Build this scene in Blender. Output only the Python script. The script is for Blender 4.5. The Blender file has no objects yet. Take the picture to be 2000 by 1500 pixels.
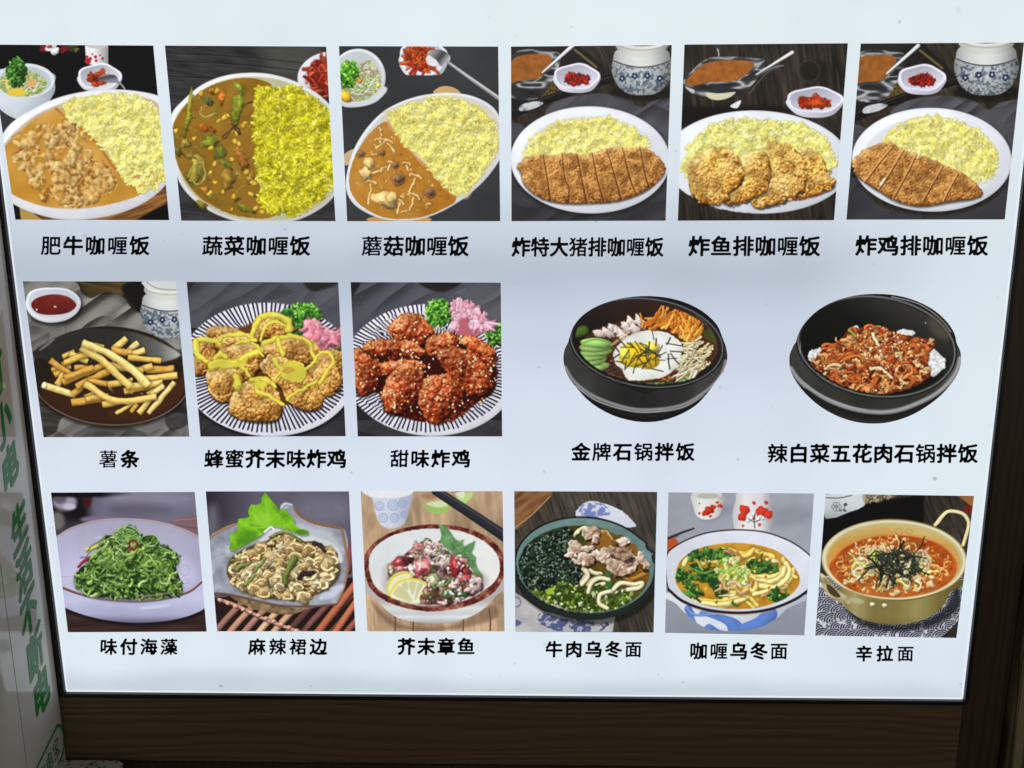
import bpy, math
import numpy as np
from mathutils import Vector, Matrix

sc = bpy.context.scene
# ---------------------------------------------------------------- camera
D, CAMH, F = 1.8, 1.50, 1500.0            # metres to the menu, camera height, focal length in photo pixels
PITCH, YAW, ROLL = 0.18661796, -0.01480854, -0.00086887
_fw = Vector((math.sin(YAW)*math.cos(PITCH), math.cos(YAW)*math.cos(PITCH), -math.sin(PITCH)))
_r0 = Vector((math.cos(YAW), -math.sin(YAW), 0)); _u0 = _r0.cross(_fw)
RT = math.cos(ROLL)*_r0+math.sin(ROLL)*_u0; UP = -math.sin(ROLL)*_r0+math.cos(ROLL)*_u0
EYE = Vector((0, -D, CAMH))
cam_data = bpy.data.cameras.new('camera'); cam = bpy.data.objects.new('camera', cam_data); sc.collection.objects.link(cam)
cam.matrix_world = Matrix.Translation(EYE) @ Matrix((RT, UP, -_fw)).transposed().to_4x4()
cam_data.sensor_width = 36; cam_data.lens = 36*F/2000; cam_data.clip_start = .02; cam_data.clip_end = 100
sc.camera = cam

# ---------------------------------------------------------------- light: a dim passage, lit mostly by the sign itself
W = bpy.data.worlds.new('World'); sc.world = W; W.use_nodes = True
bg = W.node_tree.nodes['Background']; bg.inputs[0].default_value = (.95, .93, .86, 1); bg.inputs[1].default_value = .2
sc.view_settings.view_transform = 'Standard'; sc.view_settings.look = 'None'; sc.view_settings.exposure = 0; sc.view_settings.gamma = 1
lamp_d = bpy.data.lights.new('ceiling_lamp', 'AREA'); lamp_d.shape = 'RECTANGLE'; lamp_d.size = 1.6; lamp_d.size_y = .5
lamp_d.energy = 12; lamp_d.color = (1, .95, .86)  # unseen area light, added overhead to lift the dim surroundings
lamp = bpy.data.objects.new('ceiling_lamp', lamp_d); sc.collection.objects.link(lamp); lamp.location = (.6, -2.6, 3.2)
lamp.rotation_euler = (math.radians(35), 0, 0)

def ray(x, y): return _fw*F+RT*(x-1000)-UP*(y-750)
def wall_pt(x, y, Y=0.):
    """the point of the plane y=Y seen at photo pixel (x, y)"""
    d = ray(x, y); return EYE+d*((Y+D)/d.y)
def side_pt(x, y, X):
    d = ray(x, y); return EYE+d*(X/d.x)
# ---------------------------------------------------------------- helpers
def link(o, parent=None):
    sc.collection.objects.link(o)
    if parent is not None: o.parent = parent
    return o
def mesh_obj(name, verts, faces, mat=None, parent=None, uvs=None, smooth=False):
    me = bpy.data.meshes.new(name); me.from_pydata([tuple(v) for v in verts], [], faces); me.update()
    if mat: me.materials.append(mat)
    if smooth:
        for p in me.polygons: p.use_smooth = True
    if uvs is not None:
        ul = me.uv_layers.new(name='UVMap')
        for p in me.polygons:
            for li in p.loop_indices: ul.data[li].uv = uvs[me.loops[li].vertex_index]
    return link(bpy.data.objects.new(name, me), parent)
def empty(name, loc, label, cat):
    o = bpy.data.objects.new(name, None); o.location = loc; o['label'] = label; o['category'] = cat; o.empty_display_size = .05
    sc.collection.objects.link(o); bpy.context.view_layer.update(); return o
def setp(o, parent):
    o.parent = parent; o.matrix_parent_inverse = Matrix.Translation(-parent.location); return o
def box(name, x0, x1, y0, y1, z0, z1, mat, parent=None, bev=.0015):
    import bmesh
    bm = bmesh.new(); bmesh.ops.create_cube(bm, size=1)
    for v in bm.verts: v.co = Vector(((x0+x1)/2+v.co.x*(x1-x0), (y0+y1)/2+v.co.y*(y1-y0), (z0+z1)/2+v.co.z*(z1-z0)))
    if bev: bmesh.ops.bevel(bm, geom=list(bm.edges), offset=bev, segments=2, affect='EDGES', clamp_overlap=True)
    me = bpy.data.meshes.new(name); bm.to_mesh(me); bm.free(); me.materials.append(mat)
    o = link(bpy.data.objects.new(name, me))
    if parent is not None: setp(o, parent)
    return o
def prism(name, xy, z0, z1, mat, parent=None, smooth=False):
    n = len(xy); v = [(x, y, z0) for x, y in xy]+[(x, y, z1) for x, y in xy]
    f = [(i, (i+1) % n, n+(i+1) % n, n+i) for i in range(n)]+[tuple(range(n))[::-1], tuple(range(n, 2*n))]
    o = mesh_obj(name, v, f, mat); 
    if smooth:
        for p in o.data.polygons[:n]: p.use_smooth = True
    if parent is not None: setp(o, parent)
    return o
def mat(name, col, rough=.5, spec=.5, coat=0.):
    m = bpy.data.materials.new(name); m.use_nodes = True; b = m.node_tree.nodes['Principled BSDF']
    b.inputs['Base Color'].default_value = (*col, 1); b.inputs['Roughness'].default_value = rough; b.inputs['Specular IOR Level'].default_value = spec
    b.inputs['Coat Weight'].default_value = coat
    return m
def N(m, t, **kw):
    n = m.node_tree.nodes.new(t)
    for k, v in kw.items():
        if k in n.inputs.keys(): n.inputs[k].default_value = v
        else: setattr(n, k, v)
    return n
def lk(m, a, b): m.node_tree.links.new(a, b)
def lin(c): return tuple(((v/255+.055)/1.055)**2.4 if v/255 > .04045 else v/255/12.92 for v in c)

def wood_mat(name, dark, mid, light, along='X', scale=1., rough=.42):
    m = mat(name, mid, rough); nt = m.node_tree; b = nt.nodes['Principled BSDF']
    tc = N(m, 'ShaderNodeTexCoord'); mp = N(m, 'ShaderNodeMapping'); lk(m, tc.outputs['Object'], mp.inputs[0])
    mp.inputs['Scale'].default_value = (1.3*scale, 9*scale, 9*scale) if along == 'X' else (9*scale, 9*scale, 1.3*scale)
    wp = N(m, 'ShaderNodeTexNoise', Scale=.9, Detail=2.); lk(m, mp.outputs[0], wp.inputs['Vector'])
    mx = N(m, 'ShaderNodeVectorMath', operation='MULTIPLY_ADD'); lk(m, wp.outputs['Color'], mx.inputs[0]); mx.inputs[1].default_value = (.9, .9, .9); lk(m, mp.outputs[0], mx.inputs[2])
    wv = N(m, 'ShaderNodeTexWave', Scale=1.5, Distortion=2., Detail=3.); wv.bands_direction = 'Z' if along == 'X' else 'X'; lk(m, mx.outputs[0], wv.inputs['Vector'])
    wv.inputs['Detail Scale'].default_value = 1.4
    mp2 = N(m, 'ShaderNodeMapping'); lk(m, tc.outputs['Object'], mp2.inputs[0]); mp2.inputs['Scale'].default_value = (9, 260, 260) if along == 'X' else (260, 260, 9)
    fn = N(m, 'ShaderNodeTexNoise', Scale=1., Detail=3.); lk(m, mp2.outputs[0], fn.inputs['Vector'])
    mu = N(m, 'ShaderNodeMath', operation='MULTIPLY_ADD'); lk(m, fn.outputs['Fac'], mu.inputs[0]); mu.inputs[1].default_value = .55; lk(m, wv.outputs['Fac'], mu.inputs[2])
    rp = N(m, 'ShaderNodeValToRGB'); lk(m, mu.outputs[0], rp.inputs[0]); e = rp.color_ramp.elements
    e[0].position = .25; e[0].color = (*dark, 1); e[1].position = 1.2 if False else 1.; e[1].color = (*light, 1); x = rp.color_ramp.elements.new(.6); x.color = (*mid, 1)
    lk(m, rp.outputs[0], b.inputs['Base Color'])
    bp = N(m, 'ShaderNodeBump', Strength=.25, Distance=.002); lk(m, mu.outputs[0], bp.inputs['Height']); lk(m, bp.outputs[0], b.inputs['Normal'])
    return m

M_wood = wood_mat('oak_veneer', (.098, .06, .029), (.122, .077, .038), (.132, .085, .043))
M_post = wood_mat('oak_veneer_shaded', (.044, .027, .012), (.05, .031, .014), (.056, .035, .017), along='Z')  # the upright's weaker light is put into this darker oak tone
M_trim = wood_mat('light_oak_moulding', (.09, .06, .03), (.2, .15, .08), (.26, .2, .11), along='Z')
M_black = mat('black_anodised_metal', (.012, .012, .014), .38)
M_brown = mat('dark_brown_metal', (.035, .028, .02), .45)
M_dark = mat('dark_groove', (.01, .008, .006), .8)

def wall_material():
    m = mat('painted_wall', (.16, .15, .13), .8); b = m.node_tree.nodes['Principled BSDF']
    n = N(m, 'ShaderNodeTexNoise', Scale=40., Detail=4.); bp = N(m, 'ShaderNodeBump', Strength=.15, Distance=.002); lk(m, n.outputs['Fac'], bp.inputs['Height']); lk(m, bp.outputs[0], b.inputs['Normal']); return m
def floor_material():
    m = mat('dark_floor_tile', (.03, .026, .022), .5); b = m.node_tree.nodes['Principled BSDF']
    n = N(m, 'ShaderNodeTexNoise', Scale=30., Detail=6.); rp = N(m, 'ShaderNodeValToRGB'); lk(m, n.outputs['Fac'], rp.inputs[0])
    rp.color_ramp.elements[0].color = (.015, .012, .01, 1); rp.color_ramp.elements[1].color = (.05, .043, .036, 1); lk(m, rp.outputs[0], b.inputs['Base Color']); return m

# ---------------------------------------------------------------- the setting
o = mesh_obj('floor', [(-5, -5, 0), (5, -5, 0), (5, .6, 0), (-5, .6, 0)], [(0, 1, 2, 3)], floor_material()); o['kind'] = 'structure'
o = box('wall', -5, 5, .12, .25, -.02, 3.2, wall_material(), bev=0); o['kind'] = 'structure'

# key positions measured on the menu's plane
BL = wall_pt(130, 1350); BR = wall_pt(1880, 1365); TL = wall_pt(0, 314); TR = wall_pt(2000, 300)
ZB = BL.z; ZT = ZB+2.15
XL = lambda z: BL.x+(TL.x-BL.x)*(z-BL.z)/(TL.z-BL.z)
XR = lambda z: BR.x+(TR.x-BR.x)*(z-BR.z)/(TR.z-BR.z)
ZBR = BR.z

# ---- the lightbox menu
menu = empty('menu_lightbox', (0, 0, ZB), 'backlit white menu lightbox with printed dish photographs and black captions', 'menu board')
def panel_material():
    m = bpy.data.materials.new('backlit_acrylic'); m.use_nodes = True; b = m.node_tree.nodes['Principled BSDF']
    b.inputs['Base Color'].default_value = (.06, .065, .07, 1); b.inputs['Roughness'].default_value = .35; b.inputs['Specular IOR Level'].default_value = .3
    tc = N(m, 'ShaderNodeTexCoord'); sp = N(m, 'ShaderNodeSeparateXYZ'); lk(m, tc.outputs['Object'], sp.inputs[0])
    # tubes behind the sheet light it unevenly: brightness by height, with a brighter right-hand side
    nz = N(m, 'ShaderNodeTexNoise', Scale=1.3, Detail=2.); lk(m, tc.outputs['Object'], nz.inputs['Vector'])
    ad = N(m, 'ShaderNodeMath', operation='MULTIPLY_ADD'); lk(m, nz.outputs['Fac'], ad.inputs[0]); ad.inputs[1].default_value = .16; lk(m, sp.outputs['Z'], ad.inputs[2])
    zz = lambda y: (wall_pt(1000, y).z+.08-ZB)/2.2
    def tone(stops):
        mr = N(m, 'ShaderNodeMapRange'); lk(m, ad.outputs[0], mr.inputs[0]); mr.inputs[1].default_value = ZB; mr.inputs[2].default_value = ZB+2.2
        rp = N(m, 'ShaderNodeValToRGB'); lk(m, mr.outputs[0], rp.inputs[0]); cr = rp.color_ramp; cr.interpolation = 'EASE'
        st = sorted((min(1., max(0., zz(y))), c) for y, c in stops)
        cr.elements[0].position = st[0][0]; cr.elements[0].color = (*lin(st[0][1]), 1); cr.elements[1].position = st[-1][0]; cr.elements[1].color = (*lin(st[-1][1]), 1)
        for p, c in st[1:-1]: e = cr.elements.new(p); e.color = (*lin(c), 1)
        return rp.outputs[0]
    t_mid = tone([(1352, (201, 213, 220)), (1310, (222, 234, 242)), (1150, (222, 233, 243)), (950, (220, 230, 243)), (820, (214, 224, 238)), (650, (202, 211, 227)), (530, (185, 195, 209)), (430, (202, 213, 226)), (330, (219, 230, 239)), (40, (226, 237, 243)), (-200, (210, 222, 232))])
    t_right = tone([(1352, (203, 213, 223)), (1310, (218, 229, 241)), (1150, (222, 234, 242)), (950, (223, 236, 242)), (530, (215, 227, 234)), (40, (224, 236, 241))])
    rx = N(m, 'ShaderNodeMapRange', interpolation_type='SMOOTHSTEP'); lk(m, sp.outputs['X'], rx.inputs[0]); rx.inputs[1].default_value = .55; rx.inputs[2].default_value = 1.1
    rp = N(m, 'ShaderNodeMix', data_type='RGBA'); lk(m, rx.outputs[0], rp.inputs[0]); lk(m, t_mid, rp.inputs[6]); lk(m, t_right, rp.inputs[7])
    bn = N(m, 'ShaderNodeTexNoise', Scale=5., Detail=1.); bm_ = N(m, 'ShaderNodeMapping'); bm_.inputs['Scale'].default_value = (1, 1, .08); lk(m, tc.outputs['Object'], bm_.inputs[0]); lk(m, bm_.outputs[0], bn.inputs['Vector'])
    # dust and smudges on the sheet
    n2 = N(m, 'ShaderNodeTexNoise', Scale=26., Detail=3.); lk(m, tc.outputs['Object'], n2.inputs['Vector']); r2 = N(m, 'ShaderNodeMapRange'); lk(m, n2.outputs['Fac'], r2.inputs[0]); r2.inputs[1].default_value = .71; r2.inputs[2].default_value = .80; r2.inputs[3].default_value = 0; r2.inputs[4].default_value = .22
    n3 = N(m, 'ShaderNodeTexNoise', Scale=3.5, Detail=4.); lk(m, tc.outputs['Object'], n3.inputs['Vector']); r3 = N(m, 'ShaderNodeMapRange'); lk(m, n3.outputs['Fac'], r3.inputs[0]); r3.inputs[1].default_value = .3; r3.inputs[2].default_value = .7; r3.inputs[3].default_value = 0.; r3.inputs[4].default_value = .07
    sm = N(m, 'ShaderNodeMath', operation='ADD'); lk(m, r2.outputs[0], sm.inputs[0]); lk(m, r3.outputs[0], sm.inputs[1])
    sm2 = N(m, 'ShaderNodeMath', operation='MULTIPLY_ADD'); lk(m, bn.outputs['Fac'], sm2.inputs[0]); sm2.inputs[1].default_value = .14; sm3 = N(m, 'ShaderNodeMath', operation='ADD'); lk(m, sm.outputs[0], sm2.inputs[2]); lk(m, sm2.outputs[0], sm3.inputs[0]); sm3.inputs[1].default_value = -.07; sm3.use_clamp = True; sm = sm3
    # a few specks of dirt, mostly towards the bottom
    v2 = N(m, 'ShaderNodeTexVoronoi', Scale=7.); lk(m, tc.outputs['Object'], v2.inputs['Vector']); r4 = N(m, 'ShaderNodeMapRange'); lk(m, v2.outputs['Distance'], r4.inputs[0]); r4.inputs[1].default_value = .028; r4.inputs[2].default_value = .05; r4.inputs[3].default_value = .55; r4.inputs[4].default_value = 0.
    sm4 = N(m, 'ShaderNodeMath', operation='MAXIMUM'); lk(m, r4.outputs[0], sm4.inputs[0]); lk(m, sm3.outputs[0], sm4.inputs[1]); sm = sm4
    v3 = N(m, 'ShaderNodeTexVoronoi', Scale=17.); lk(m, tc.outputs['Object'], v3.inputs['Vector']); r5 = N(m, 'ShaderNodeMapRange'); lk(m, v3.outputs['Distance'], r5.inputs[0]); r5.inputs[1].default_value = .03; r5.inputs[2].default_value = .09; r5.inputs[3].default_value = .38; r5.inputs[4].default_value = 0.
    pr = N(m, 'ShaderNodeSeparateColor'); lk(m, v3.outputs['Color'], pr.inputs[0]); gt = N(m, 'ShaderNodeMath', operation='GREATER_THAN'); lk(m, pr.outputs[0], gt.inputs[0]); gt.inputs[1].default_value = .6; ml = N(m, 'ShaderNodeMath', operation='MULTIPLY'); lk(m, gt.outputs[0], ml.inputs[0]); lk(m, r5.outputs[0], ml.inputs[1])
    sm5 = N(m, 'ShaderNodeMath', operation='MAXIMUM'); lk(m, ml.outputs[0], sm5.inputs[0]); lk(m, sm.outputs[0], sm5.inputs[1]); sm = sm5
    mx = N(m, 'ShaderNodeMix', data_type='RGBA'); lk(m, sm.outputs[0], mx.inputs[0]); lk(m, rp.outputs[2], mx.inputs[6]); mx.inputs[7].default_value = (*lin((120, 128, 140)), 1)
    lk(m, mx.outputs[2], b.inputs['Emission Color']); b.inputs['Emission Strength'].default_value = 1.0
    return m
M_panel = panel_material()
def quad_box(name, x0b, x1b, x0t, x1t, z0l, z0r, z1, y0, y1, mt, parent):
    v = [(x0b, y0, z0l), (x1b, y0, z0r), (x1t, y0, z1), (x0t, y0, z1), (x0b, y1, z0l), (x1b, y1, z0r), (x1t, y1, z1), (x0t, y1, z1)]
    o = mesh_obj(name, v, [(0, 1, 2, 3), (5, 4, 7, 6), (4, 0, 3, 7), (1, 5, 6, 2), (4, 5, 1, 0), (3, 2, 6, 7)], mt); return setp(o, parent)
quad_box('acrylic_panel', BL.x, BR.x, XL(ZT), XR(ZT), ZB, ZBR, ZT, 0, .006, M_panel, menu)
quad_box('light_housing', BL.x-.004, BR.x+.004, XL(ZT)-.004, XR(ZT)+.004, ZB-.004, ZBR-.004, ZT+.004, .0075, .10, M_black, menu)
# thin bright rim where the sheet's cut edge catches the light
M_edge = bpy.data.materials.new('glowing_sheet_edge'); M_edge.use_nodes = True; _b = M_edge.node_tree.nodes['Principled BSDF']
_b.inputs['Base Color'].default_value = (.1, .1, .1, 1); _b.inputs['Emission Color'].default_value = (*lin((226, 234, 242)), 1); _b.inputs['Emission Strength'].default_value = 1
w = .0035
def strip(name, a, b_, wv, y0, y1, mt):
    """bar from a to b (x,z) with in-plane width vector wv"""
    v = []
    for y in (y0, y1): v += [(a[0], y, a[1]), (b_[0], y, b_[1]), (b_[0]+wv[0], y, b_[1]+wv[1]), (a[0]+wv[0], y, a[1]+wv[1])]
    o = mesh_obj(name, v, [(0, 1, 2, 3), (7, 6, 5, 4), (0, 4, 5, 1), (1, 5, 6, 2), (2, 6, 7, 3), (3, 7, 4, 0)], mt)
    import bmesh
    bm = bmesh.new(); bm.from_mesh(o.data); bmesh.ops.recalc_face_normals(bm, faces=bm.faces); bm.to_mesh(o.data); bm.free()
    return setp(o, menu)
strip('sheet_edge', (BL.x+.001, ZB), (BR.x-.001, ZBR), (0, w), -.002, -.0003, M_edge)
strip('sheet_edge', (BR.x-w, ZBR+w*1.1), (XR(ZT)-w, ZT-.01), (w, 0), -.002, -.0003, M_edge)
strip('sheet_edge', (BL.x, ZB+w*1.1), (XL(ZT), ZT-.01), (w*.8, 0), -.002, -.0003, M_edge)
# black snap frame: left, right and bottom rails, each with an outer step
for nm, a, b_, wv, y0, mt in [
    ('frame_rail', (BL.x, ZB-.001), (XL(ZT), ZT), (-.008, 0), -.010, M_black), ('frame_step', (BL.x-.0083, ZB-.004), (XL(ZT)-.0083, ZT), (-.009, 0), -.006, M_brown), ('frame_lip', (BL.x-.0176, ZB-.3), (XL(ZT)-.0176, ZT), (-.012, 0), -.004, M_black),
    ('frame_rail', (BR.x, ZBR-.001), (XR(ZT), ZT), (.007, 0), -.010, M_black), ('frame_step', (BR.x+.0073, ZBR-.010), (XR(ZT)+.0073, ZT), (.005, 0), -.006, M_black),
    ('frame_rail', (BL.x-.008, ZB-.001), (BR.x+.007, ZBR-.001), (0, -.007), -.0102, M_black), ('frame_step', (BL.x-.008, ZB-.0083), (BR.x+.007, ZBR-.0083), (0, -.006), -.006, M_dark)]:
    strip(nm, a, b_, wv, y0, .05, mt)

# ---- oak surround below and to the right of the menu
ZG = wall_pt(1000, 1492, -.004).z
sur = empty('oak_surround', (0, 0, 0), 'dark oak veneer boarding below and to the right of the lit menu', 'wood panelling')
XJ = wall_pt(1875, 1430, -.005).x
y = -.005
a, b_ = (XL(ZB)-.03, ZB-.0148), (XJ-.001, ZBR-.0148)
v = []
for yy in (-.005, .08): v += [(a[0], yy, ZG+.002), (b_[0], yy, ZG-.004), (b_[0], yy, b_[1]), (a[0], yy, a[1])]
o = mesh_obj('board', v, [(0, 1, 2, 3), (7, 6, 5, 4), (0, 4, 5, 1), (1, 5, 6, 2), (2, 6, 7, 3), (3, 7, 4, 0)], M_wood); setp(o, sur)
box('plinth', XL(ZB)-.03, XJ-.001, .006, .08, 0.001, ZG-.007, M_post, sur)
XP = wall_pt(1950, 1420, -.003).x
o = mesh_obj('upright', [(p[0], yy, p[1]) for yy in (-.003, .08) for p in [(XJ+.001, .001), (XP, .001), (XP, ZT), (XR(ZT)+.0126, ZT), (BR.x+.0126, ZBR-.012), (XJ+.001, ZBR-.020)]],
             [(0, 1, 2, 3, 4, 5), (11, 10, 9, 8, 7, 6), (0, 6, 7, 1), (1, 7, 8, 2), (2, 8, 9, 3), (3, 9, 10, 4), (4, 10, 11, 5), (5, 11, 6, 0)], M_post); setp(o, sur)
XQ = wall_pt(1964, 1420, -.003).x; XS = wall_pt(1984, 1420, -.02).x
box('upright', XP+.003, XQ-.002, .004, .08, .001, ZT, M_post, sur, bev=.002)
n = 8; xy = [(XQ, .08)]+[((XQ+XS)/2-(XS-XQ)/2*math.cos(math.pi*i/n), -.001-.018*math.sin(math.pi*i/n)) for i in range(n+1)]+[(XS, .08)]
prism('moulding', xy[::-1], .001, ZT, M_trim, sur, smooth=True)
box('upright', XS+.004, XS+.22, -.012, .08, .001, ZT, M_trim, sur, bev=.003)

# ---- speckled stone block on the floor
def stone_material():
    m = mat('speckled_stone', (.2, .2, .18), .5); b = m.node_tree.nodes['Principled BSDF']
    tc = N(m, 'ShaderNodeTexCoord'); vo = N(m, 'ShaderNodeTexVoronoi', Scale=70.); lk(m, tc.outputs['Object'], vo.inputs['Vector']); nz = N(m, 'ShaderNodeTexNoise', Scale=30., Detail=5.); lk(m, tc.outputs['Object'], nz.inputs['Vector'])
    mu = N(m, 'ShaderNodeMath', operation='MULTIPLY'); lk(m, vo.outputs['Distance'], mu.inputs[0]); lk(m, nz.outputs['Fac'], mu.inputs[1])
    rp = N(m, 'ShaderNodeValToRGB'); lk(m, mu.outputs[0], rp.inputs[0]); rp.color_ramp.elements[0].position = .08; rp.color_ramp.elements[0].color = (.05, .048, .04, 1); rp.color_ramp.elements[1].position = .2; rp.color_ramp.elements[1].color = (.26, .25, .22, 1); lk(m, rp.outputs[0], b.inputs['Base Color']); return m
q = wall_pt(250, 1492, -.03); qz = wall_pt(200, 1485, -.03).z
xy = []; x1, y1, x0, y0, r = q.x+.002, -.03, q.x-.5, -.34, .035
for cx, cy, a0 in [(x1-r, y1-r, 0), (x0+r, y1-r, 90), (x0+r, y0+r, 180), (x1-r, y0+r, 270)]:
    for i in range(7): t = math.radians(a0+i*15); xy.append((cx+r*math.cos(t), cy+r*math.sin(t)))
o = prism('stone_block', xy, .001, qz, stone_material()); o['label'] = 'speckled grey stone block with rounded corners below the menu'; o['category'] = 'stone block'
# ---------------------------------------------------------------- print painter
# The dish photographs on the menu are flat prints. They are painted here with numpy.
SS = 1.25
LX, LY, LZ = -0.45, -0.68, 0.58
VA = ((0, 60), 2.9412); VB = ((640, 60), 2.9412); VC = ((1300, 60), 2.857)
VD = ((30, 530), 3.0769); VE = ((660, 530), 2.5); VF = ((1450, 530), 3.636)
VG = ((80, 940), 3.2258); VH = ((690, 940), 3.2258); VI = ((1280, 940), 3.125)

def gauss(a, sg):
    if sg < .2: return a
    r = max(1, int(2.5*sg)); k = np.exp(-np.arange(-r, r+1)**2/(2*sg*sg)); k /= k.sum()
    for ax in (0, 1):
        pad = [(0, 0)]*a.ndim; pad[ax] = (r, r)
        p = np.pad(a, pad, mode='edge'); o = np.zeros_like(a)
        for i, w in enumerate(k):
            o += w*(p[i:i+a.shape[0]] if ax == 0 else p[:, i:i+a.shape[1]])
        a = o
    return a

def catmull(p, n=6, closed=True):
    p = np.asarray(p, float)
    if n <= 1 or len(p) < 3: return p
    N = len(p); out = []
    for i in range(N if closed else N-1):
        if closed: a, b, c, d = p[i-1], p[i], p[(i+1) % N], p[(i+2) % N]
        else: a, b, c, d = p[max(i-1, 0)], p[i], p[i+1], p[min(i+2, N-1)]
        for t in np.arange(n)/n:
            out.append(.5*((2*b)+(c-a)*t+(2*a-5*b+4*c-d)*t*t+(3*b-a-3*c+d)*t**3))
    if not closed: out.append(p[-1])
    return np.array(out)

def mixc(a, b, t):
    a = np.asarray(a, float); b = np.asarray(b, float)
    return a*(1-t)+b*t

def ramp(v, cols):
    n = len(cols); xs = [c[0] for c in cols]
    return np.stack([np.interp(v, xs, [c[1][j] for c in cols]) for j in range(3)], -1)

class Cv:
    def __init__(s, box, view, seed=1):
        s.bx = box; s.o, s.k = view; s.u = SS/s.k
        s.W = int(math.ceil((box[2]-box[0])*SS)); s.H = int(math.ceil((box[3]-box[1])*SS))
        s.r = np.random.RandomState(seed); s.a = np.zeros((s.H, s.W, 3)); s.clip = None
        x = ((np.arange(s.W)+.5)/SS+box[0]-s.o[0])*s.k; y = ((np.arange(s.H)+.5)/SS+box[1]-s.o[1])*s.k
        s.PX, s.PY = np.meshgrid(x, y)
    def sl(s, x0, y0, x1, y1):
        f = lambda v, o, b, n: int(np.clip(((v/s.k+o)-b)*SS, 0, n))
        X0 = f(x0, s.o[0], s.bx[0], s.W); X1 = f(x1, s.o[0], s.bx[0], s.W-1)+1
        Y0 = f(y0, s.o[1], s.bx[1], s.H); Y1 = f(y1, s.o[1], s.bx[1], s.H-1)+1
        return (slice(Y0, Y1), slice(X0, X1))
    def put(s, sl, m, rgb):
        if m.size == 0: return
        if s.clip is not None: m = m*s.clip[sl]
        rgb = np.asarray(rgb, float)
        s.a[sl] += m[..., None]*(rgb-s.a[sl])
    def full(s): return (slice(0, s.H), slice(0, s.W))
    def noise(s, sl, sc, octv=3, ax=1., ay=1., ang=0.):
        """smooth noise 0..1; sc in author units"""
        PX, PY = s.PX[sl], s.PY[sl]
        if ang: c, n_ = math.cos(ang), math.sin(ang); PX, PY = PX*c+PY*n_, -PX*n_+PY*c
        out = 0; tot = 0; amp = 1.
        for o in range(octv):
            g = s.r.rand(64, 64)
            x = PX*ax/sc+1000.3; y = PY*ay/sc+1000.7
            xi = np.floor(x).astype(int); yi = np.floor(y).astype(int); fx = x-xi; fy = y-yi
            fx = fx*fx*(3-2*fx); fy = fy*fy*(3-2*fy)
            a = g[yi % 64, xi % 64]; b = g[yi % 64, (xi+1) % 64]; c = g[(yi+1) % 64, xi % 64]; d = g[(yi+1) % 64, (xi+1) % 64]
            out = out+amp*((a*(1-fx)+b*fx)*(1-fy)+(c*(1-fx)+d*fx)*fy); tot += amp; amp *= .5; sc = sc/2.03
        return out/tot
    def worley(s, sl, cell, ax=1., ay=1., ang=0.):
        PX, PY = s.PX[sl], s.PY[sl]
        if ang: c, n_ = math.cos(ang), math.sin(ang); PX, PY = PX*c+PY*n_, -PX*n_+PY*c
        x = PX*ax/cell+500.; y = PY*ay/cell+500.
        xi = np.floor(x).astype(int); yi = np.floor(y).astype(int)
        jx = s.r.rand(64, 64); jy = s.r.rand(64, 64); idt = s.r.rand(64, 64)
        f1 = np.full(x.shape, 9.); f2 = f1.copy(); idd = np.zeros(x.shape)
        for dy in (-1, 0, 1):
            for dx in (-1, 0, 1):
                cx, cy = xi+dx, yi+dy
                d = np.hypot(cx+jx[cy % 64, cx % 64]-x, cy+jy[cy % 64, cx % 64]-y)
                n1 = d < f1
                f2 = np.where(n1, f1, np.minimum(f2, d)); idd = np.where(n1, idt[cy % 64, cx % 64], idd); f1 = np.where(n1, d, f1)
        return f1, f2, idd
    def sdp(s, pts, pad=6):
        pts = np.asarray(pts, float)
        sl = s.sl(pts[:, 0].min()-pad, pts[:, 1].min()-pad, pts[:, 0].max()+pad, pts[:, 1].max()+pad)
        X, Y = s.PX[sl], s.PY[sl]
        if X.size == 0: return sl, X, X, Y
        d = np.full(X.shape, 1e12); sg = np.ones(X.shape)
        N = len(pts)
        for i in range(N):
            ax_, ay_ = pts[i]; bx_, by_ = pts[i-1]
            ex, ey = bx_-ax_, by_-ay_; L = ex*ex+ey*ey
            if L < 1e-9: continue
            wx, wy = X-ax_, Y-ay_
            t = np.clip((wx*ex+wy*ey)/L, 0, 1)
            d = np.minimum(d, (wx-ex*t)**2+(wy-ey*t)**2)
            c1 = Y >= ay_; c2 = Y < by_; c3 = ex*wy > ey*wx
            flip = (c1 & c2 & c3) | (~c1 & ~c2 & ~c3)
            sg = np.where(flip, -sg, sg)
        return sl, sg*np.sqrt(d), X, Y
    def sde(s, cx, cy, rx, ry, ang=0., pad=6):
        R = max(rx, ry)+pad; sl = s.sl(cx-R, cy-R, cx+R, cy+R)
        X, Y = s.PX[sl]-cx, s.PY[sl]-cy; a = math.radians(ang); c, n_ = math.cos(a), math.sin(a)
        u = (X*c+Y*n_)/rx; v = (-X*n_+Y*c)/ry
        q = np.hypot(u, v)+1e-9; g = np.hypot(u/rx, v/ry)/q+1e-12
        return sl, (q-1)/g, u, v
    def _m(s, sd, soft): return np.clip(.5-sd/max(soft, 1.2/s.u), 0, 1)
    def P(s, pts, col, soft=1.5, sm=6, op=1., rough=0., rs=14):
        pts = catmull(pts, sm); sl, sd, X, Y = s.sdp(pts, pad=6+soft+rough*2)
        if sd.size == 0: return sl, sd, X, Y
        if rough: sd = sd+(s.noise(sl, rs, 3)-.5)*2*rough
        c = col(sl, sd, X, Y) if callable(col) else col
        s.put(sl, s._m(sd, soft)*op, c); return sl, sd, X, Y
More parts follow.
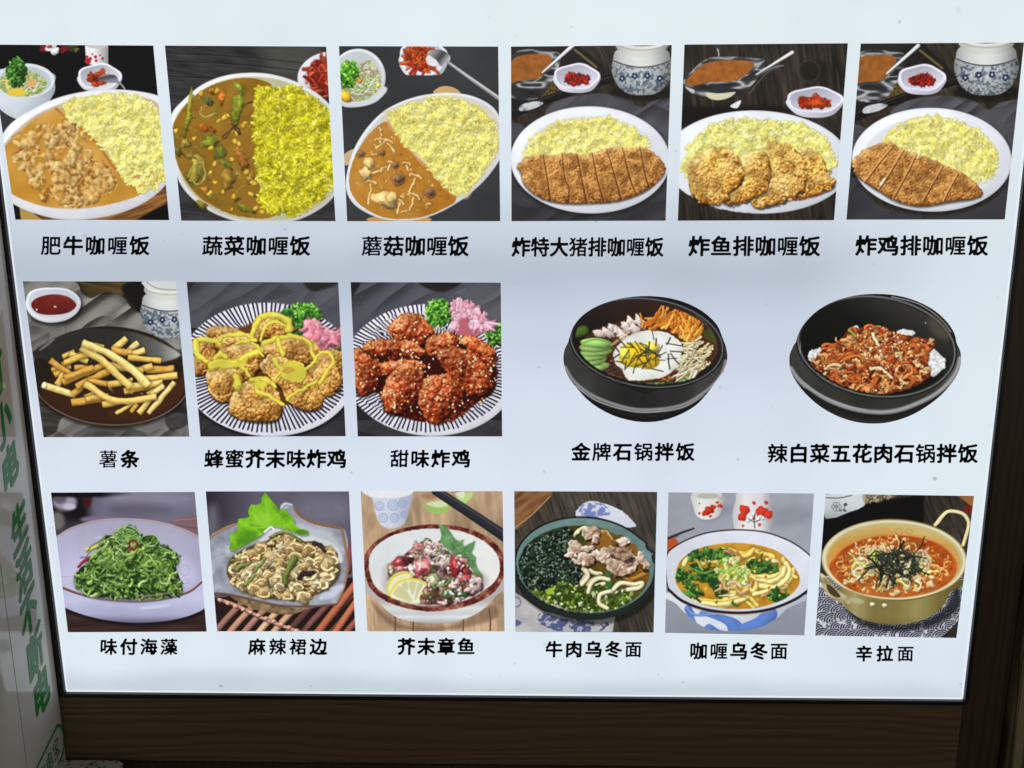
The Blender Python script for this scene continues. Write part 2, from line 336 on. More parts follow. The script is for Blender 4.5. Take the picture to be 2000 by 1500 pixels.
    def E(s, cx, cy, rx, ry, col, ang=0., soft=1.5, op=1.):
        sl, sd, u, v = s.sde(cx, cy, rx, ry, ang, pad=6+soft)
        if sd.size == 0: return
        c = col(sl, sd, u, v) if callable(col) else col
        s.put(sl, s._m(sd, soft)*op, c)
    def ring(s, cx, cy, rx, ry, w, col, ang=0., op=1., soft=1.5):
        sl, sd, u, v = s.sde(cx, cy, rx, ry, ang, pad=w+6)
        s.put(sl, s._m(np.abs(sd)-w/2, soft)*op, col)
    def T(s, pts, w, col, hi=.28, ed=.35, w2=None, op=1., sm=4, soft=1.2, sh=0., spec=0., flat=False):
        """shaded tube along a path"""
        pts = np.asarray(pts, float)
        if len(pts) > 2 and sm > 1: pts = catmull(pts, sm, False)
        w2 = w if w2 is None else w2; W = max(w, w2); pad = W/2+3+sh*W
        sl = s.sl(pts[:, 0].min()-pad, pts[:, 1].min()-pad, pts[:, 0].max()+pad, pts[:, 1].max()+pad)
        X, Y = s.PX[sl], s.PY[sl]
        if X.size == 0: return
        best = np.full(X.shape, 1e9); NX = np.zeros(X.shape); NY = np.zeros(X.shape); N = len(pts)-1
        for i in range(N):
            ax_, ay_ = pts[i]; ex, ey = pts[i+1]-pts[i]; L = ex*ex+ey*ey+1e-9
            t = np.clip(((X-ax_)*ex+(Y-ay_)*ey)/L, 0, 1)
            dx = X-ax_-ex*t; dy = Y-ay_-ey*t; ww = (w+(w2-w)*(i+t)/N)/2
            q = np.sqrt(dx*dx+dy*dy)/ww
            n = q < best; best = np.where(n, q, best); NX = np.where(n, dx/ww, NX); NY = np.where(n, dy/ww, NY)
        sd = (best-1)*W/2
        if flat:
            for (p, q) in ((pts[0], pts[1]), (pts[-1], pts[-2])):
                d = (p-q)/(np.hypot(*(p-q))+1e-9); e = (X-p[0])*d[0]+(Y-p[1])*d[1]; sd = np.maximum(sd, e-W*.16)
        if sh: s.put(sl, np.clip(1-(sd-.1*W)/(sh*W+1e-6), 0, 1)*.34*op, (22, 14, 6) if s.shc is None else s.shc)
        l = NX*LX+NY*LY
        k = 1+hi*l*1.2+ed*.45-ed*best**2
        rgb = np.asarray(col, float)*k[..., None]
        if spec: rgb = rgb+255*spec*np.exp(-((NX-LX*.6)**2+(NY-LY*.6)**2)/.07)[..., None]
        s.put(sl, s._m(sd, soft)*op, np.clip(rgb, 0, 255))
    shc = None
    def L(s, cx, cy, rx, ry, col, ang=0., hi=.4, ed=.4, wob=.15, op=1., sh=0., spec=0., tex=0., soft=1.5):
        """shaded lump"""
        sl, sd, u, v = s.sde(cx, cy, rx, ry, ang, pad=4+soft+(sh+1.1*wob)*max(rx, ry))
        if sd.size == 0: return
        if wob:
            th = np.arctan2(v, u); p = s.r.rand(3)*6.28
            f = 1+wob*(np.sin(2*th+p[0])*.4+np.sin(3*th+p[1])*.4+np.sin(5*th+p[2])*.3)
            u, v = u/f, v/f; sd = (np.hypot(u, v)-1)*min(rx, ry)
        if sh: s.put(sl, np.clip(1-sd/(sh*min(rx, ry)), 0, 1)*.3*op, (22, 14, 6) if s.shc is None else s.shc)
        a = math.radians(ang); c, n_ = math.cos(a), math.sin(a)
        nx, ny = u*c-v*n_, u*n_+v*c
        k = 1+hi*(nx*LX+ny*LY)*1.2+ed*.4-ed*(u*u+v*v)
        if tex: k = k+(s.noise(sl, min(rx, ry)*.5, 3)-.5)*2*tex
        rgb = np.asarray(col, float)*k[..., None]
        if spec: rgb = rgb+255*spec*np.exp(-((nx-LX*.5)**2+(ny-LY*.5)**2)/.05)[..., None]
        s.put(sl, s._m(sd, soft)*op, np.clip(rgb, 0, 255))
    def relief(s, sl, m, h, cols, gain=1., spec=0., sp=18, occ=0.):
        """height field in author units lit from the upper left"""
        gy, gx = np.gradient(h*s.u)
        n = 1/np.sqrt(gx*gx+gy*gy+1); l = (-gx*LX-gy*LY+LZ)*n
        v = .5+gain*(l-LZ)
        if occ:
            v = v-occ*np.clip((gauss(h, 3.5)-h)/6, -.5, 1)
        rgb = ramp(v, cols)
        if spec:
            hz = (LZ+1); hn = math.sqrt(LX*LX+LY*LY+hz*hz); q = np.clip((-gx*LX-gy*LY+hz)*n/hn, 0, 1)**sp
            rgb = rgb+255*spec*q[..., None]
        s.put(sl, m, np.clip(rgb, 0, 255))
    def warp(s, m, amp, sc, blur=0., sl=None):
        """displace the picture inside mask m by smooth noise so that strokes look organic"""
        f = s.full(); dx = (s.noise(f, sc, 2)-.5)*2*amp*s.u*m; dy = (s.noise(f, sc, 2)-.5)*2*amp*s.u*m
        yy, xx = np.mgrid[0:s.H, 0:s.W]; x = np.clip(xx+dx, 0, s.W-1.001); y = np.clip(yy+dy, 0, s.H-1.001)
        xi, yi = x.astype(int), y.astype(int); fx, fy = (x-xi)[..., None], (y-yi)[..., None]; a = s.a
        o = (a[yi, xi]*(1-fx)+a[yi, xi+1]*fx)*(1-fy)+(a[yi+1, xi]*(1-fx)+a[yi+1, xi+1]*fx)*fy
        if blur: o = o+(gauss(o, blur)-o)*m[..., None]
        s.a = o
    def tint(s, m, sc, amt, light=None):
        """mottle brightness inside m"""
        n = s.noise(s.full(), sc, 3); k = 1+(n-.5)*2*amt*m; s.a = np.clip(s.a*k[..., None], 0, 255)
    def mask(s, pts, soft=2., sm=6, rough=0., rs=16):
        sl, sd, X, Y = s.sdp(catmull(pts, sm), pad=8+rough); m = np.zeros((s.H, s.W))
        if rough: sd = sd+(s.noise(sl, rs, 3)-.5)*2*rough
        m[sl] = s._m(sd, soft); return m
    def pick(s, m, n, dens=None, srt=True):
        w = np.argwhere((m if dens is None else m*dens) > .5)
        if len(w) == 0: return []
        q = w[s.r.randint(0, len(w), n)]
        if srt: q = q[np.argsort(q[:, 0])]
        return [(s.PX[0, c], s.PY[r, 0]) for r, c in q]
    def done(s, blur=.75, grain=2.2):
        a = s.a*(1+(s.noise(s.full(), 40*s.k, 3)-.5)[..., None]*.10); g = a.mean(-1, keepdims=True); a = g+(a-g)*1.0
        a = 255*(a/255)**.93; a = gauss(a, blur); a = a+(a-gauss(a, 1.6))*.2
        return np.clip(a+gauss(s.r.randn(s.H, s.W, 1), .7)*grain, 0, 255)

# ---- shared subjects
def rice(c, pts, n, L, W, cols, base, rough=8, shc=(150, 134, 50), jit=.07, hi=.24, sh=.16, flat=.8, lift=1.02):
    m = c.mask(pts, 3, 6, rough, 22)
    sl = c.full(); nz = c.noise(sl, 60, 2)
    c.put(sl, m, np.asarray(base, float)*(.86+.28*nz[..., None]))
    c.shc = shc
    for x, y in c.pick(m, n):
        a = c.r.rand()*math.pi; l = L*(.6+.7*c.r.rand())/2; dx, dy = math.cos(a)*l, math.sin(a)*l*.8
        col = np.asarray(cols[c.r.randint(len(cols))], float)*(1-jit+2*jit*c.r.rand())
        b = (c.r.rand()-.5)*L*.35
        c.T([(x-dx, y-dy), (x+b*.5, y+b), (x+dx, y+dy)], W*(.6+.5*c.r.rand()), col, hi=hi, ed=.16, sm=2, sh=sh, w2=W*(.5+.5*c.r.rand()))
    c.shc = None
    mg = gauss(m, 3.); c.warp(mg, L*.24, L*.45, .3)
    lo = gauss(c.a, 7.); mm = np.clip(mg*1.2+gauss(m, 2), 0, 1)[..., None]*(1-flat); c.a = c.a*(1-mm)+(lo+(c.a-lo)*.0)*mm; c.a = c.a*(1+m[..., None]*(lift-1))
    gr = c.noise(sl, L*.3, 2, ax=.7); c.a = np.clip(c.a*(1+(gr-.5)*.22*m)[..., None], 0, 255)
    n1 = c.noise(sl, L*1.3, 2); gy, gx = np.gradient(n1*L*.9*c.u); k = 1+np.clip((-gx*LX-gy*LY)*.6, -.10, .09)*m+(c.noise(sl, L*4, 2)-.5)*.08*m
    c.a = np.clip(c.a*k[..., None], 0, 255)
YR = [(241, 233, 142), (239, 230, 128), (232, 221, 110), (245, 240, 172), (220, 206, 94), (241, 233, 138)]
YG = [(214, 204, 38), (202, 192, 28), (224, 212, 62), (180, 172, 24), (228, 218, 92), (158, 152, 22)]
GR = [(60, 110, 30), (95, 150, 45), (130, 180, 60), (45, 90, 30)]

def strands(c, m, n, L, W, cols, curl=.5, segs=5, hi=.35, ed=.4, sh=.2, dirs=None, clipm=None, spec=0., srt=True, warp=1.):
    old = c.clip
    if clipm is not None: c.clip = clipm
    for x, y in c.pick(m, n, srt=srt):
        a = c.r.rand()*6.283 if dirs is None else dirs(x, y)+c.r.randn()*.35
        k = (c.r.rand()-.5)*2*curl; p = [(x, y)]; st = L*(.6+.8*c.r.rand())/segs
        for i in range(segs):
            a += k+(c.r.rand()-.5)*curl*.6; x += math.cos(a)*st; y += math.sin(a)*st*.85; p.append((x, y))
        col = np.asarray(cols[c.r.randint(len(cols))], float)*(.85+.3*c.r.rand())
        c.T(p, W*(.6+.6*c.r.rand()), col, hi=hi*.8, ed=ed*.7, sm=3, sh=sh, w2=W*(.35+.6*c.r.rand()), spec=spec if c.r.rand() < .4 else 0)
    c.clip = old
    if warp and n > 12: c.warp(np.clip(gauss(m, 4.)*1.3, 0, 1), W*.45*warp, W*1.3, .3)

def bits(c, m, n, r, cols, hi=.35, ed=.3, sh=.4, spec=0., asp=.7, tex=0., wob=.2, srt=True):
    for x, y in c.pick(m, n, srt=srt):
        q = r*(.6+.8*c.r.rand()); col = np.asarray(cols[c.r.randint(len(cols))], float)*(.88+.24*c.r.rand())
        c.L(x, y, q, q*(asp+(1-asp)*c.r.rand()), col, ang=c.r.rand()*180, hi=hi, ed=ed, sh=sh, spec=spec, wob=wob, tex=tex)

CRUST = [(0, (70, 30, 8)), (.25, (125, 66, 22)), (.5, (172, 106, 42)), (.75, (205, 146, 74)), (1, (236, 196, 128))]
def crust(c, pts, cols=CRUST, dome=26, cell=15, amp=7, gain=1., rough=7, rs=14, occ=.5, spec=0., tone=None, sm=6, shadow=None, sp=18):
    if shadow is not None: c.P([(x+shadow[0], y+shadow[1]) for x, y in pts], (12, 8, 4), soft=shadow[2], sm=sm, op=.75)
    sl, sd, X, Y = c.sdp(catmull(pts, sm), pad=10+rough)
    if sd.size == 0: return
    sd = sd+(c.noise(sl, rs, 3)-.5)*2*rough
    t = np.clip(-sd/(dome*2.2), 0, 1); h = dome*np.sqrt(1-(1-t)**2)
    f1, f2, _ = c.worley(sl, cell); g1, g2, _ = c.worley(sl, cell*.55)
    h = h+amp*(1-f1)+amp*.55*(1-g1)+amp*2.2*c.noise(sl, cell*3.2, 3)
    m = c._m(sd, 2.5); c.relief(sl, m, h, cols, gain=gain, spec=spec, occ=occ, sp=sp)
    k = c.noise(sl, cell*2.6, 3); c.a[sl] = np.clip(c.a[sl]*(1+(m*np.clip((k-.5)*1.4, -.2, .16))[..., None]*np.array((.8, 1., 1.25))), 0, 255)
    if tone is not None:
        n = np.clip((c.noise(sl, cell*5, 2)-.45)*5, 0, 1)*.5
        c.put(sl, c._m(sd, 2.5)*n, c.a[sl]*np.asarray(tone)[None, None, :])

def parsley(c, cx, cy, rx, ry, cols=None, n=170, seed=0, r=9):
    cols = cols or [(40, 95, 25), (70, 140, 35), (105, 180, 55), (30, 75, 22), (130, 200, 75)]
    c.E(cx, cy, rx*.92, ry*.92, (18, 48, 12), soft=6)
    for i in range(n):
        a = c.r.rand()*6.283; q = math.sqrt(c.r.rand()); x = cx+math.cos(a)*rx*q; y = cy+math.sin(a)*ry*q
        l = 1.12-.35*((x-cx)/rx*.5+(y-cy)/ry*.8)
        c.L(x, y, r*(.5+c.r.rand()*.6), r*(.4+c.r.rand()*.5), np.asarray(cols[c.r.randint(len(cols))])*l, ang=c.r.rand()*180, hi=.5, ed=.3, wob=.4, sh=.25)
    pm = c.mask(ellp(cx, cy, rx*1.2, ry*1.2), 8); c.warp(pm, r*1.1, r*1.6, .3)

def cloth(c, pts, col=(92, 92, 98), seed=3, sc=150, amp=60, gain=.42, rough=2, dark=None, ang=.5):
    amp = amp*.8; sc = sc*1.6
    sl, sd, X, Y = c.sdp(catmull(pts, 6), pad=8)
    if sd.size == 0: return
    n1 = c.noise(sl, sc, 1, ax=.6, ay=1.5, ang=ang); n2 = c.noise(sl, sc*.5, 1, ax=.5, ay=1.6, ang=ang-1.1)
    h = amp*(1-np.abs(n1*2-1))+amp*.45*(1-np.abs(n2*2-1))
    w = .5+.5*np.sin((X*.9+Y*.25)*1.1+n1*9); w2 = .5+.5*np.sin((Y*.95-X*.2)*1.15+n2*9)
    col = np.asarray(col, float)
    cols = [(0, col*.28), (.3, col*.62), (.5, col*.95), (.8, col*1.35), (1, col*1.7)]
    h = h+w*.35+w2*.35+1.2*c.noise(sl, 5, 2)
    c.relief(sl, c._m(sd, 3), h, cols, gain=gain, occ=.0)

def wood(c, pts, col=(38, 32, 27), sc=12, ang=0., contrast=.5, ax=.08, sm=1):
    sl, sd, X, Y = c.sdp(catmull(pts, sm), pad=6)
    if sd.size == 0: return
    n = c.noise(sl, sc, 4, ax=ax, ay=1, ang=ang); n2 = c.noise(sl, sc*6, 2, ax=.4, ang=ang)
    k = 1+contrast*(n-.5)*2+.5*(n2-.5)
    c.put(sl, c._m(sd, 2), np.asarray(col, float)*k[..., None])

def kimchi_bowl(c, cx, cy, rx, ry, red=(150, 40, 22), body=.55, tint=(226, 226, 238)):
    t = np.asarray(tint, float)
    c.P([(cx-rx, cy), (cx-rx*.8, cy+ry*.9), (cx-rx*.35, cy+ry*(1+body)), (cx+rx*.4, cy+ry*(1+body)), (cx+rx*.82, cy+ry*.85), (cx+rx, cy-ry*.1), (cx, cy-ry*.6)],
        lambda sl, sd, X, Y: t*(.97-.28*np.clip((X-cx)/rx*.5+(Y-cy)/ry*.35, 0, 1))[..., None])
    pts = [(cx+rx*math.cos(a)*(1+.035*math.cos(5*a+.6)), cy+ry*math.sin(a)*(1+.06*math.cos(5*a+.6))) for a in np.arange(0, 6.28, .3)]
    c.P(pts, t*1.06, soft=2)
    c.P([(cx+(x-cx)*.9, cy+2+(y-cy)*.88) for x, y in pts], lambda sl, sd, X, Y: t*(.80+.16*np.clip((Y-cy)/ry*.7+(X-cx)/rx*.5+.3, -.3, 1))[..., None], soft=4)
    m = c.mask([(cx+rx*.52*math.cos(a), cy+ry*.2+ry*.42*math.sin(a)) for a in np.arange(0, 6.28, .4)], rough=6)
    c.put(c.full(), m*.95, np.asarray(red)*.6); r = np.asarray(red, float)
    bits(c, m, 46, rx*.1, [r, r*1.2, r*.72, r*1.1], tex=.3, asp=.5, wob=.4, spec=.08); c.warp(gauss(m, 2), rx*.06, rx*.12, .3)

def boat(c, x0, y0, x1, y1, h, sauce=(146, 84, 32)):
    """silver gravy boat between two tips"""
    mx = (x0+x1)/2; my = (y0+y1)/2
    c.P([(x0, y0), (x0+(x1-x0)*.1, y0+h*.55), (mx-20, my+h*1.05), (x1-(x1-x0)*.25, my+h*.8), (x1, y1), (mx, my-h*.2)],
        lambda sl, sd, X, Y: ramp(c.noise(sl, 60, 2, ax=.5, ay=1.6), [(0, (15, 15, 17)), (.45, (45, 45, 47)), (.62, (190, 190, 192)), (.7, (50, 50, 52)), (1, (12, 12, 14))]))
    c.P([(x0+4, y0+4), (x0+(x1-x0)*.3, min(y0, y1)-h*.12), (x1-(x1-x0)*.2, y1-h*.12), (x1-8, y1+4), (x1-(x1-x0)*.35, my+h*.42), (mx-(x1-x0)*.2, my+h*.55), (x0+(x1-x0)*.08, y0+h*.32)], lambda sl, sd, X, Y: ramp(c.noise(sl, 45, 2, ax=.6, ay=1.8)-.25*np.clip(-sd/10, 0, 1)+.1, [(0, (22, 22, 23)), (.4, (60, 61, 62)), (.6, (170, 172, 174)), (.75, (90, 91, 92)), (1, (30, 30, 30))]), soft=3)
    c.P([(x0+10, y0+10), (x0+(x1-x0)*.3, min(y0, y1)+h*.04), (x1-(x1-x0)*.16, y1+h*.04), (x1-(x1-x0)*.34, my+h*.36), (mx-(x1-x0)*.2, my+h*.47), (x0+(x1-x0)*.09, y0+h*.27)],
        lambda sl, sd, X, Y: np.asarray(sauce, float)*(.8+.4*c.noise(sl, 25, 4))[..., None], soft=3)

def spoon(c, p0, p1, bowl=(40, 22), col=(190, 190, 194), w=12, w2=9):
    c.T([p0, p1], w, col, hi=.5, ed=.6, w2=w2, sh=.2); c.T([p0, p1], w*.3, (240, 240, 244), hi=0, ed=0, w2=w2*.3, op=.8)
    a = math.degrees(math.atan2(p1[1]-p0[1], p1[0]-p0[0]))
    if bowl: c.E(p0[0], p0[1], bowl[0], bowl[1], lambda sl, sd, u, v: ramp(.5+.5*v+.2*u, [(0, (70, 70, 74)), (.4, (150, 150, 155)), (.7, (225, 225, 230)), (1, (120, 120, 124))]), ang=a)

def jar(c, cx, cy, rx, ry, lid=True, seed=5):
    """white pot with blue floral band"""
    body = [(cx-rx*.72, cy-ry*.62), (cx-rx*.97, cy-ry*.2), (cx-rx, cy+ry*.2), (cx-rx*.8, cy+ry*.68), (cx-rx*.45, cy+ry*.95), (cx, cy+ry), (cx+rx*.45, cy+ry*.95), (cx+rx*.8, cy+ry*.68), (cx+rx, cy+ry*.2), (cx+rx*.97, cy-ry*.2), (cx+rx*.72, cy-ry*.62)]
    sh = lambda X, Y: (1.02-.42*np.clip(np.abs((X-cx)/rx+.12), 0, 1)**2.2-.35*np.clip((Y-cy)/ry-.35, 0, 1))[..., None]
    c.P(body, lambda sl, sd, X, Y: np.array((212, 216, 214.))*sh(X, Y))
    m = c.mask(body)*np.clip((c.PY-(cy-ry*.18+ry*.22*(1-((c.PX-cx)/rx)**2)))/4, 0, 1)
    sl = c.full(); n = c.noise(sl, rx*.075, 2); n2 = np.abs(c.noise(sl, rx*.13, 2)-.5)
    c.put(sl, m*.35, np.array((150, 164, 170.))*sh(c.PX, c.PY))
    c.put(sl, m*np.clip((n-.5)*8, 0, 1)*.75, np.array((74, 88, 104.))*sh(c.PX, c.PY)); c.put(sl, m*np.clip((.035-n2)*30, 0, 1)*.7, np.array((44, 56, 84.))*sh(c.PX, c.PY))
    old = c.clip; c.clip = m
    for k in range(4):
        fx = cx+rx*(-.66+.42*k); fy = cy+ry*(.36+.06*math.cos(k*2.))
        for q in range(5):
            a = q*1.2566+.3; c.E(fx+math.cos(a)*rx*.07, fy+math.sin(a)*rx*.07, rx*.045, rx*.045, (30, 42, 74))
        c.E(fx, fy, rx*.035, rx*.035, (200, 205, 210))
    c.clip = old
    pts = [(cx+rx*.93*t, cy-ry*.18+ry*.2*(1-t*t)*1.1-2) for t in np.arange(-1, 1.01, .2)]
    c.T(pts, rx*.035, (52, 38, 52), hi=0, ed=0, sm=2)
    c.P([(cx-rx*.78, cy-ry*.85), (cx-rx*.72, cy-ry*.5), (cx-rx*.3, cy-ry*.36), (cx+rx*.3, cy-ry*.36), (cx+rx*.72, cy-ry*.5), (cx+rx*.78, cy-ry*.85)], lambda sl, sd, X, Y: np.array((206, 209, 200.))*sh(X, Y))
    c.E(cx, cy-ry*.92, rx*.9, ry*.34, (222, 224, 216)); c.ring(cx, cy-ry*.9, rx*.86, ry*.33, rx*.05, (150, 150, 142), op=.6)
    c.E(cx, cy-ry*.97, rx*.78, ry*.27, (96, 92, 92)); c.E(cx, cy-ry*1.0, rx*.72, ry*.25, (200, 205, 203))
    if lid: c.E(cx, cy-ry*1.1, rx*.2, ry*.13, (235, 236, 232)); c.E(cx, cy-ry*1.18, rx*.17, ry*.1, (50, 25, 32))

def plate(c, pts, col=(222, 226, 236), rim=None, light=(.16, .12)):
    xs = [p[0] for p in pts]; ys = [p[1] for p in pts]; cx, cy = (min(xs)+max(xs))/2, (min(ys)+max(ys))/2; rx, ry = (max(xs)-min(xs))/2, (max(ys)-min(ys))/2
    col = np.asarray(col, float)
    c.P(pts, lambda sl, sd, X, Y: col*(1.0-light[0]*np.clip((Y-cy)/ry, -1, 1)*.5-light[1]*np.clip((X-cx)/rx, -1, 1)*.5-.12*np.exp(-np.clip(-sd, 0, 99)/7))[..., None])
def inset(pts, f, dx=0, dy=0, fy=None):
    xs = [p[0] for p in pts]; ys = [p[1] for p in pts]; cx, cy = (min(xs)+max(xs))/2, (min(ys)+max(ys))/2; fy = f if fy is None else fy
    return [(cx+(x-cx)*f+dx, cy+(y-cy)*fy+dy) for x, y in pts]
def ellp(cx, cy, rx, ry, ang=0, n=28, wob=0.):
    a = np.arange(n)*2*math.pi/n; r = math.radians(ang); q = 1+wob*np.sin(5*a+1)
    x, y = rx*np.cos(a)*q, ry*np.sin(a)*q
    return [(cx+X*math.cos(r)-Y*math.sin(r), cy+X*math.sin(r)+Y*math.cos(r)) for X, Y in zip(x, y)]
# ---------------------------------------------------------------- the seventeen printed dishes
def d_beef(c):
    c.a[:] = (13, 12, 14)
    c.P([(0, 430), (300, 400), (330, 520), (0, 640)], (48, 48, 52), soft=30)
    for x, y, r, col in [(250, 105, 22, (120, 22, 30)), (300, 100, 38, (205, 200, 205)), (320, 115, 20, (235, 232, 235)), (285, 90, 14, (150, 60, 60)), (370, 105, 26, (95, 22, 28)), (420, 95, 30, (52, 50, 30)), (440, 110, 14, (88, 84, 50))]:
        c.L(x, y, r, r*.9, col, wob=.35, hi=.2, ed=.2, soft=5, tex=.4)
    c.P([(488, 84), (495, 190), (560, 200), (622, 195), (622, 84)], lambda sl, sd, X, Y: np.array((222, 222, 224.))*(1.05-.4*np.clip((X-540)/80, 0, 1))[..., None], sm=1)
    c.E(560, 88, 60, 14, (190, 190, 180))
    for x, y, r in [(505, 175, 18), (520, 160, 9), (548, 150, 9), (552, 172, 8), (590, 160, 8), (500, 150, 8), (530, 135, 5), (575, 140, 5)]:
        c.E(x, y, r, r, (172, 34, 40))
    kimchi_bowl(c, 572, 262, 125, 74, red=(160, 52, 22), body=.15)
    c.E(590, 232, 16, 18, (176, 70, 46)); c.T([(610, 280), (680, 296), (716, 334)], 13, (120, 120, 124), hi=.6, ed=.5)
    c.P([(560, 275), (600, 250), (660, 256), (680, 290), (640, 300), (590, 290)], lambda sl, sd, X, Y: ramp((Y-250)/50+(X-560)/300, [(0, (190, 190, 194)), (.5, (60, 60, 64)), (1, (130, 130, 134))]))
    # salad bowl
    c.P([(-60, 290), (-55, 380), (10, 460), (95, 508), (150, 500), (250, 440), (310, 360), (315, 300), (290, 240), (0, 220)], lambda sl, sd, X, Y: np.array((214, 222, 232.))*(1.0-.25*np.clip((X-100)/220, 0, 1)-.1*np.clip((Y-400)/100, 0, 1))[..., None])
    c.E(145, 285, 168, 98, (226, 232, 240)); c.E(142, 292, 152, 88, (190, 200, 208)); m = c.mask(ellp(130, 305, 140, 74))
    c.put(c.full(), m, (150, 168, 110))
    strands(c, m, 130, 70, 8, [(205, 220, 165), (180, 205, 120), (225, 232, 200), (150, 185, 90), (236, 210, 120)], curl=.4, clipm=m)
    c.E(95, 355, 55, 22, (232, 196, 60), soft=8); c.E(45, 300, 14, 40, (235, 215, 120), soft=6); c.E(180, 300, 24, 26, (225, 165, 110), soft=8)
    parsley(c, 95, 240, 58, 84, [(38, 82, 28), (62, 118, 40), (28, 62, 22), (90, 150, 56)], n=190, r=11)
    # board, plate
    c.P([(108, 985), (250, 1090), (120, 1090)], (172, 140, 70), sm=1); c.P([(180, 1030), (250, 1090), (960, 1090), (960, 880)], (96, 58, 28), sm=1)
    c.P([(770, 1090), (975, 985), (975, 1090)], (10, 8, 8), sm=1); wood(c, [(300, 1060), (970, 900), (960, 975), (780, 1090), (300, 1090)], (112, 72, 34), 14, -.3)
    o = [(-10, 640), (60, 535), (180, 455), (330, 385), (500, 346), (650, 336), (800, 348), (920, 378), (1010, 450), (1040, 600), (1000, 800), (948, 890), (850, 975), (700, 1045), (520, 1082), (350, 1084), (200, 1050), (70, 992), (-30, 900), (-50, 760)]
    plate(c, o, (232, 232, 240))
    inn = [(15, 665), (90, 575), (200, 487), (330, 425), (500, 378), (650, 364), (800, 380), (900, 408), (975, 500), (990, 650), (960, 800), (945, 850), (860, 905), (800, 932), (600, 1002), (420, 1026), (250, 1008), (120, 965), (50, 925), (-10, 860), (-20, 740)]
    c.P(inn, (205, 196, 190), soft=8); c.P(inset(inn, .985), (196, 176, 150), soft=10)
    cur = [(20, 675), (120, 575), (215, 495), (322, 448), (345, 480), (400, 510), (480, 575), (560, 640), (640, 755), (720, 850), (812, 928), (700, 980), (520, 1016), (350, 1020), (200, 995), (60, 932), (5, 860), (0, 760)]
    m = c.mask(cur, 3, 4, 4)
    def cc(sl, sd, X, Y): return ramp(c.noise(sl, 140, 2), [(0, (178, 120, 32)), (.5, (200, 144, 54)), (1, (214, 168, 88))])
    c.P(cur, cc, soft=3, rough=3)
    c.T([(322, 448), (400, 512), (480, 578), (560, 650), (640, 765), (725, 860), (810, 930)], 16, (176, 100, 24), hi=.1, ed=.1, op=.8)
    mm = c.mask([(90, 600), (260, 520), (400, 520), (500, 620), (560, 720), (640, 800), (680, 900), (540, 990), (380, 1005), (240, 960), (190, 860), (110, 800), (60, 700)], rough=26, rs=70)
    sl = c.full(); h = 20*(1-c.worley(sl, 58)[0])+16*(1-c.worley(sl, 30)[0])+26*c.noise(sl, 60, 3)
    q = np.clip((c.noise(sl, 85, 3)-.40)*7, 0, 1)
    c.relief(sl, mm*q, h, [(0, (132, 82, 26)), (.28, (170, 116, 44)), (.52, (196, 148, 72)), (.75, (214, 178, 112)), (1, (232, 208, 156))], gain=.9, occ=.5, spec=.05)
    dn = c.mask([(150, 600), (400, 540), (560, 720), (660, 860), (500, 980), (280, 960), (80, 730)], 4)
    c.shc = (110, 66, 16)
    for x, y in c.pick(dn, 120):
        r = 13+18*c.r.rand(); c.L(x, y, r*1.2, r*.7, mixc((198, 150, 76), (226, 192, 128), c.r.rand()), ang=c.r.rand()*180, wob=.5, hi=.35, ed=.22, sh=.22, tex=.25, spec=.05, soft=9, op=.85)
    c.shc = None; c.warp(gauss(dn, 5), 16, 26, .8)
    for x, y in c.pick(dn, 14): c.L(x, y, 18, 8, (134, 78, 30), ang=c.r.rand()*180, wob=.5, hi=.1, ed=.2, soft=7, op=.8)
    for x, y in c.pick(dn, 10): c.E(x, y, 6, 4, (170, 40, 20), soft=3)
    rp = [(362, 470), (400, 400), (500, 388), (610, 368), (760, 378), (850, 420), (912, 480), (945, 600), (965, 720), (950, 840), (900, 895), (815, 925), (740, 870), (680, 790), (620, 700), (560, 630), (470, 560)]
    rice(c, rp, 1500, 38, 16, YR, (206, 188, 92), rough=10)
    for x, y in c.pick(c.mask([(760, 780), (930, 800), (900, 880), (800, 890)]), 22): c.L(x, y, 10, 6, (190, 130, 50), wob=.3, op=.6)

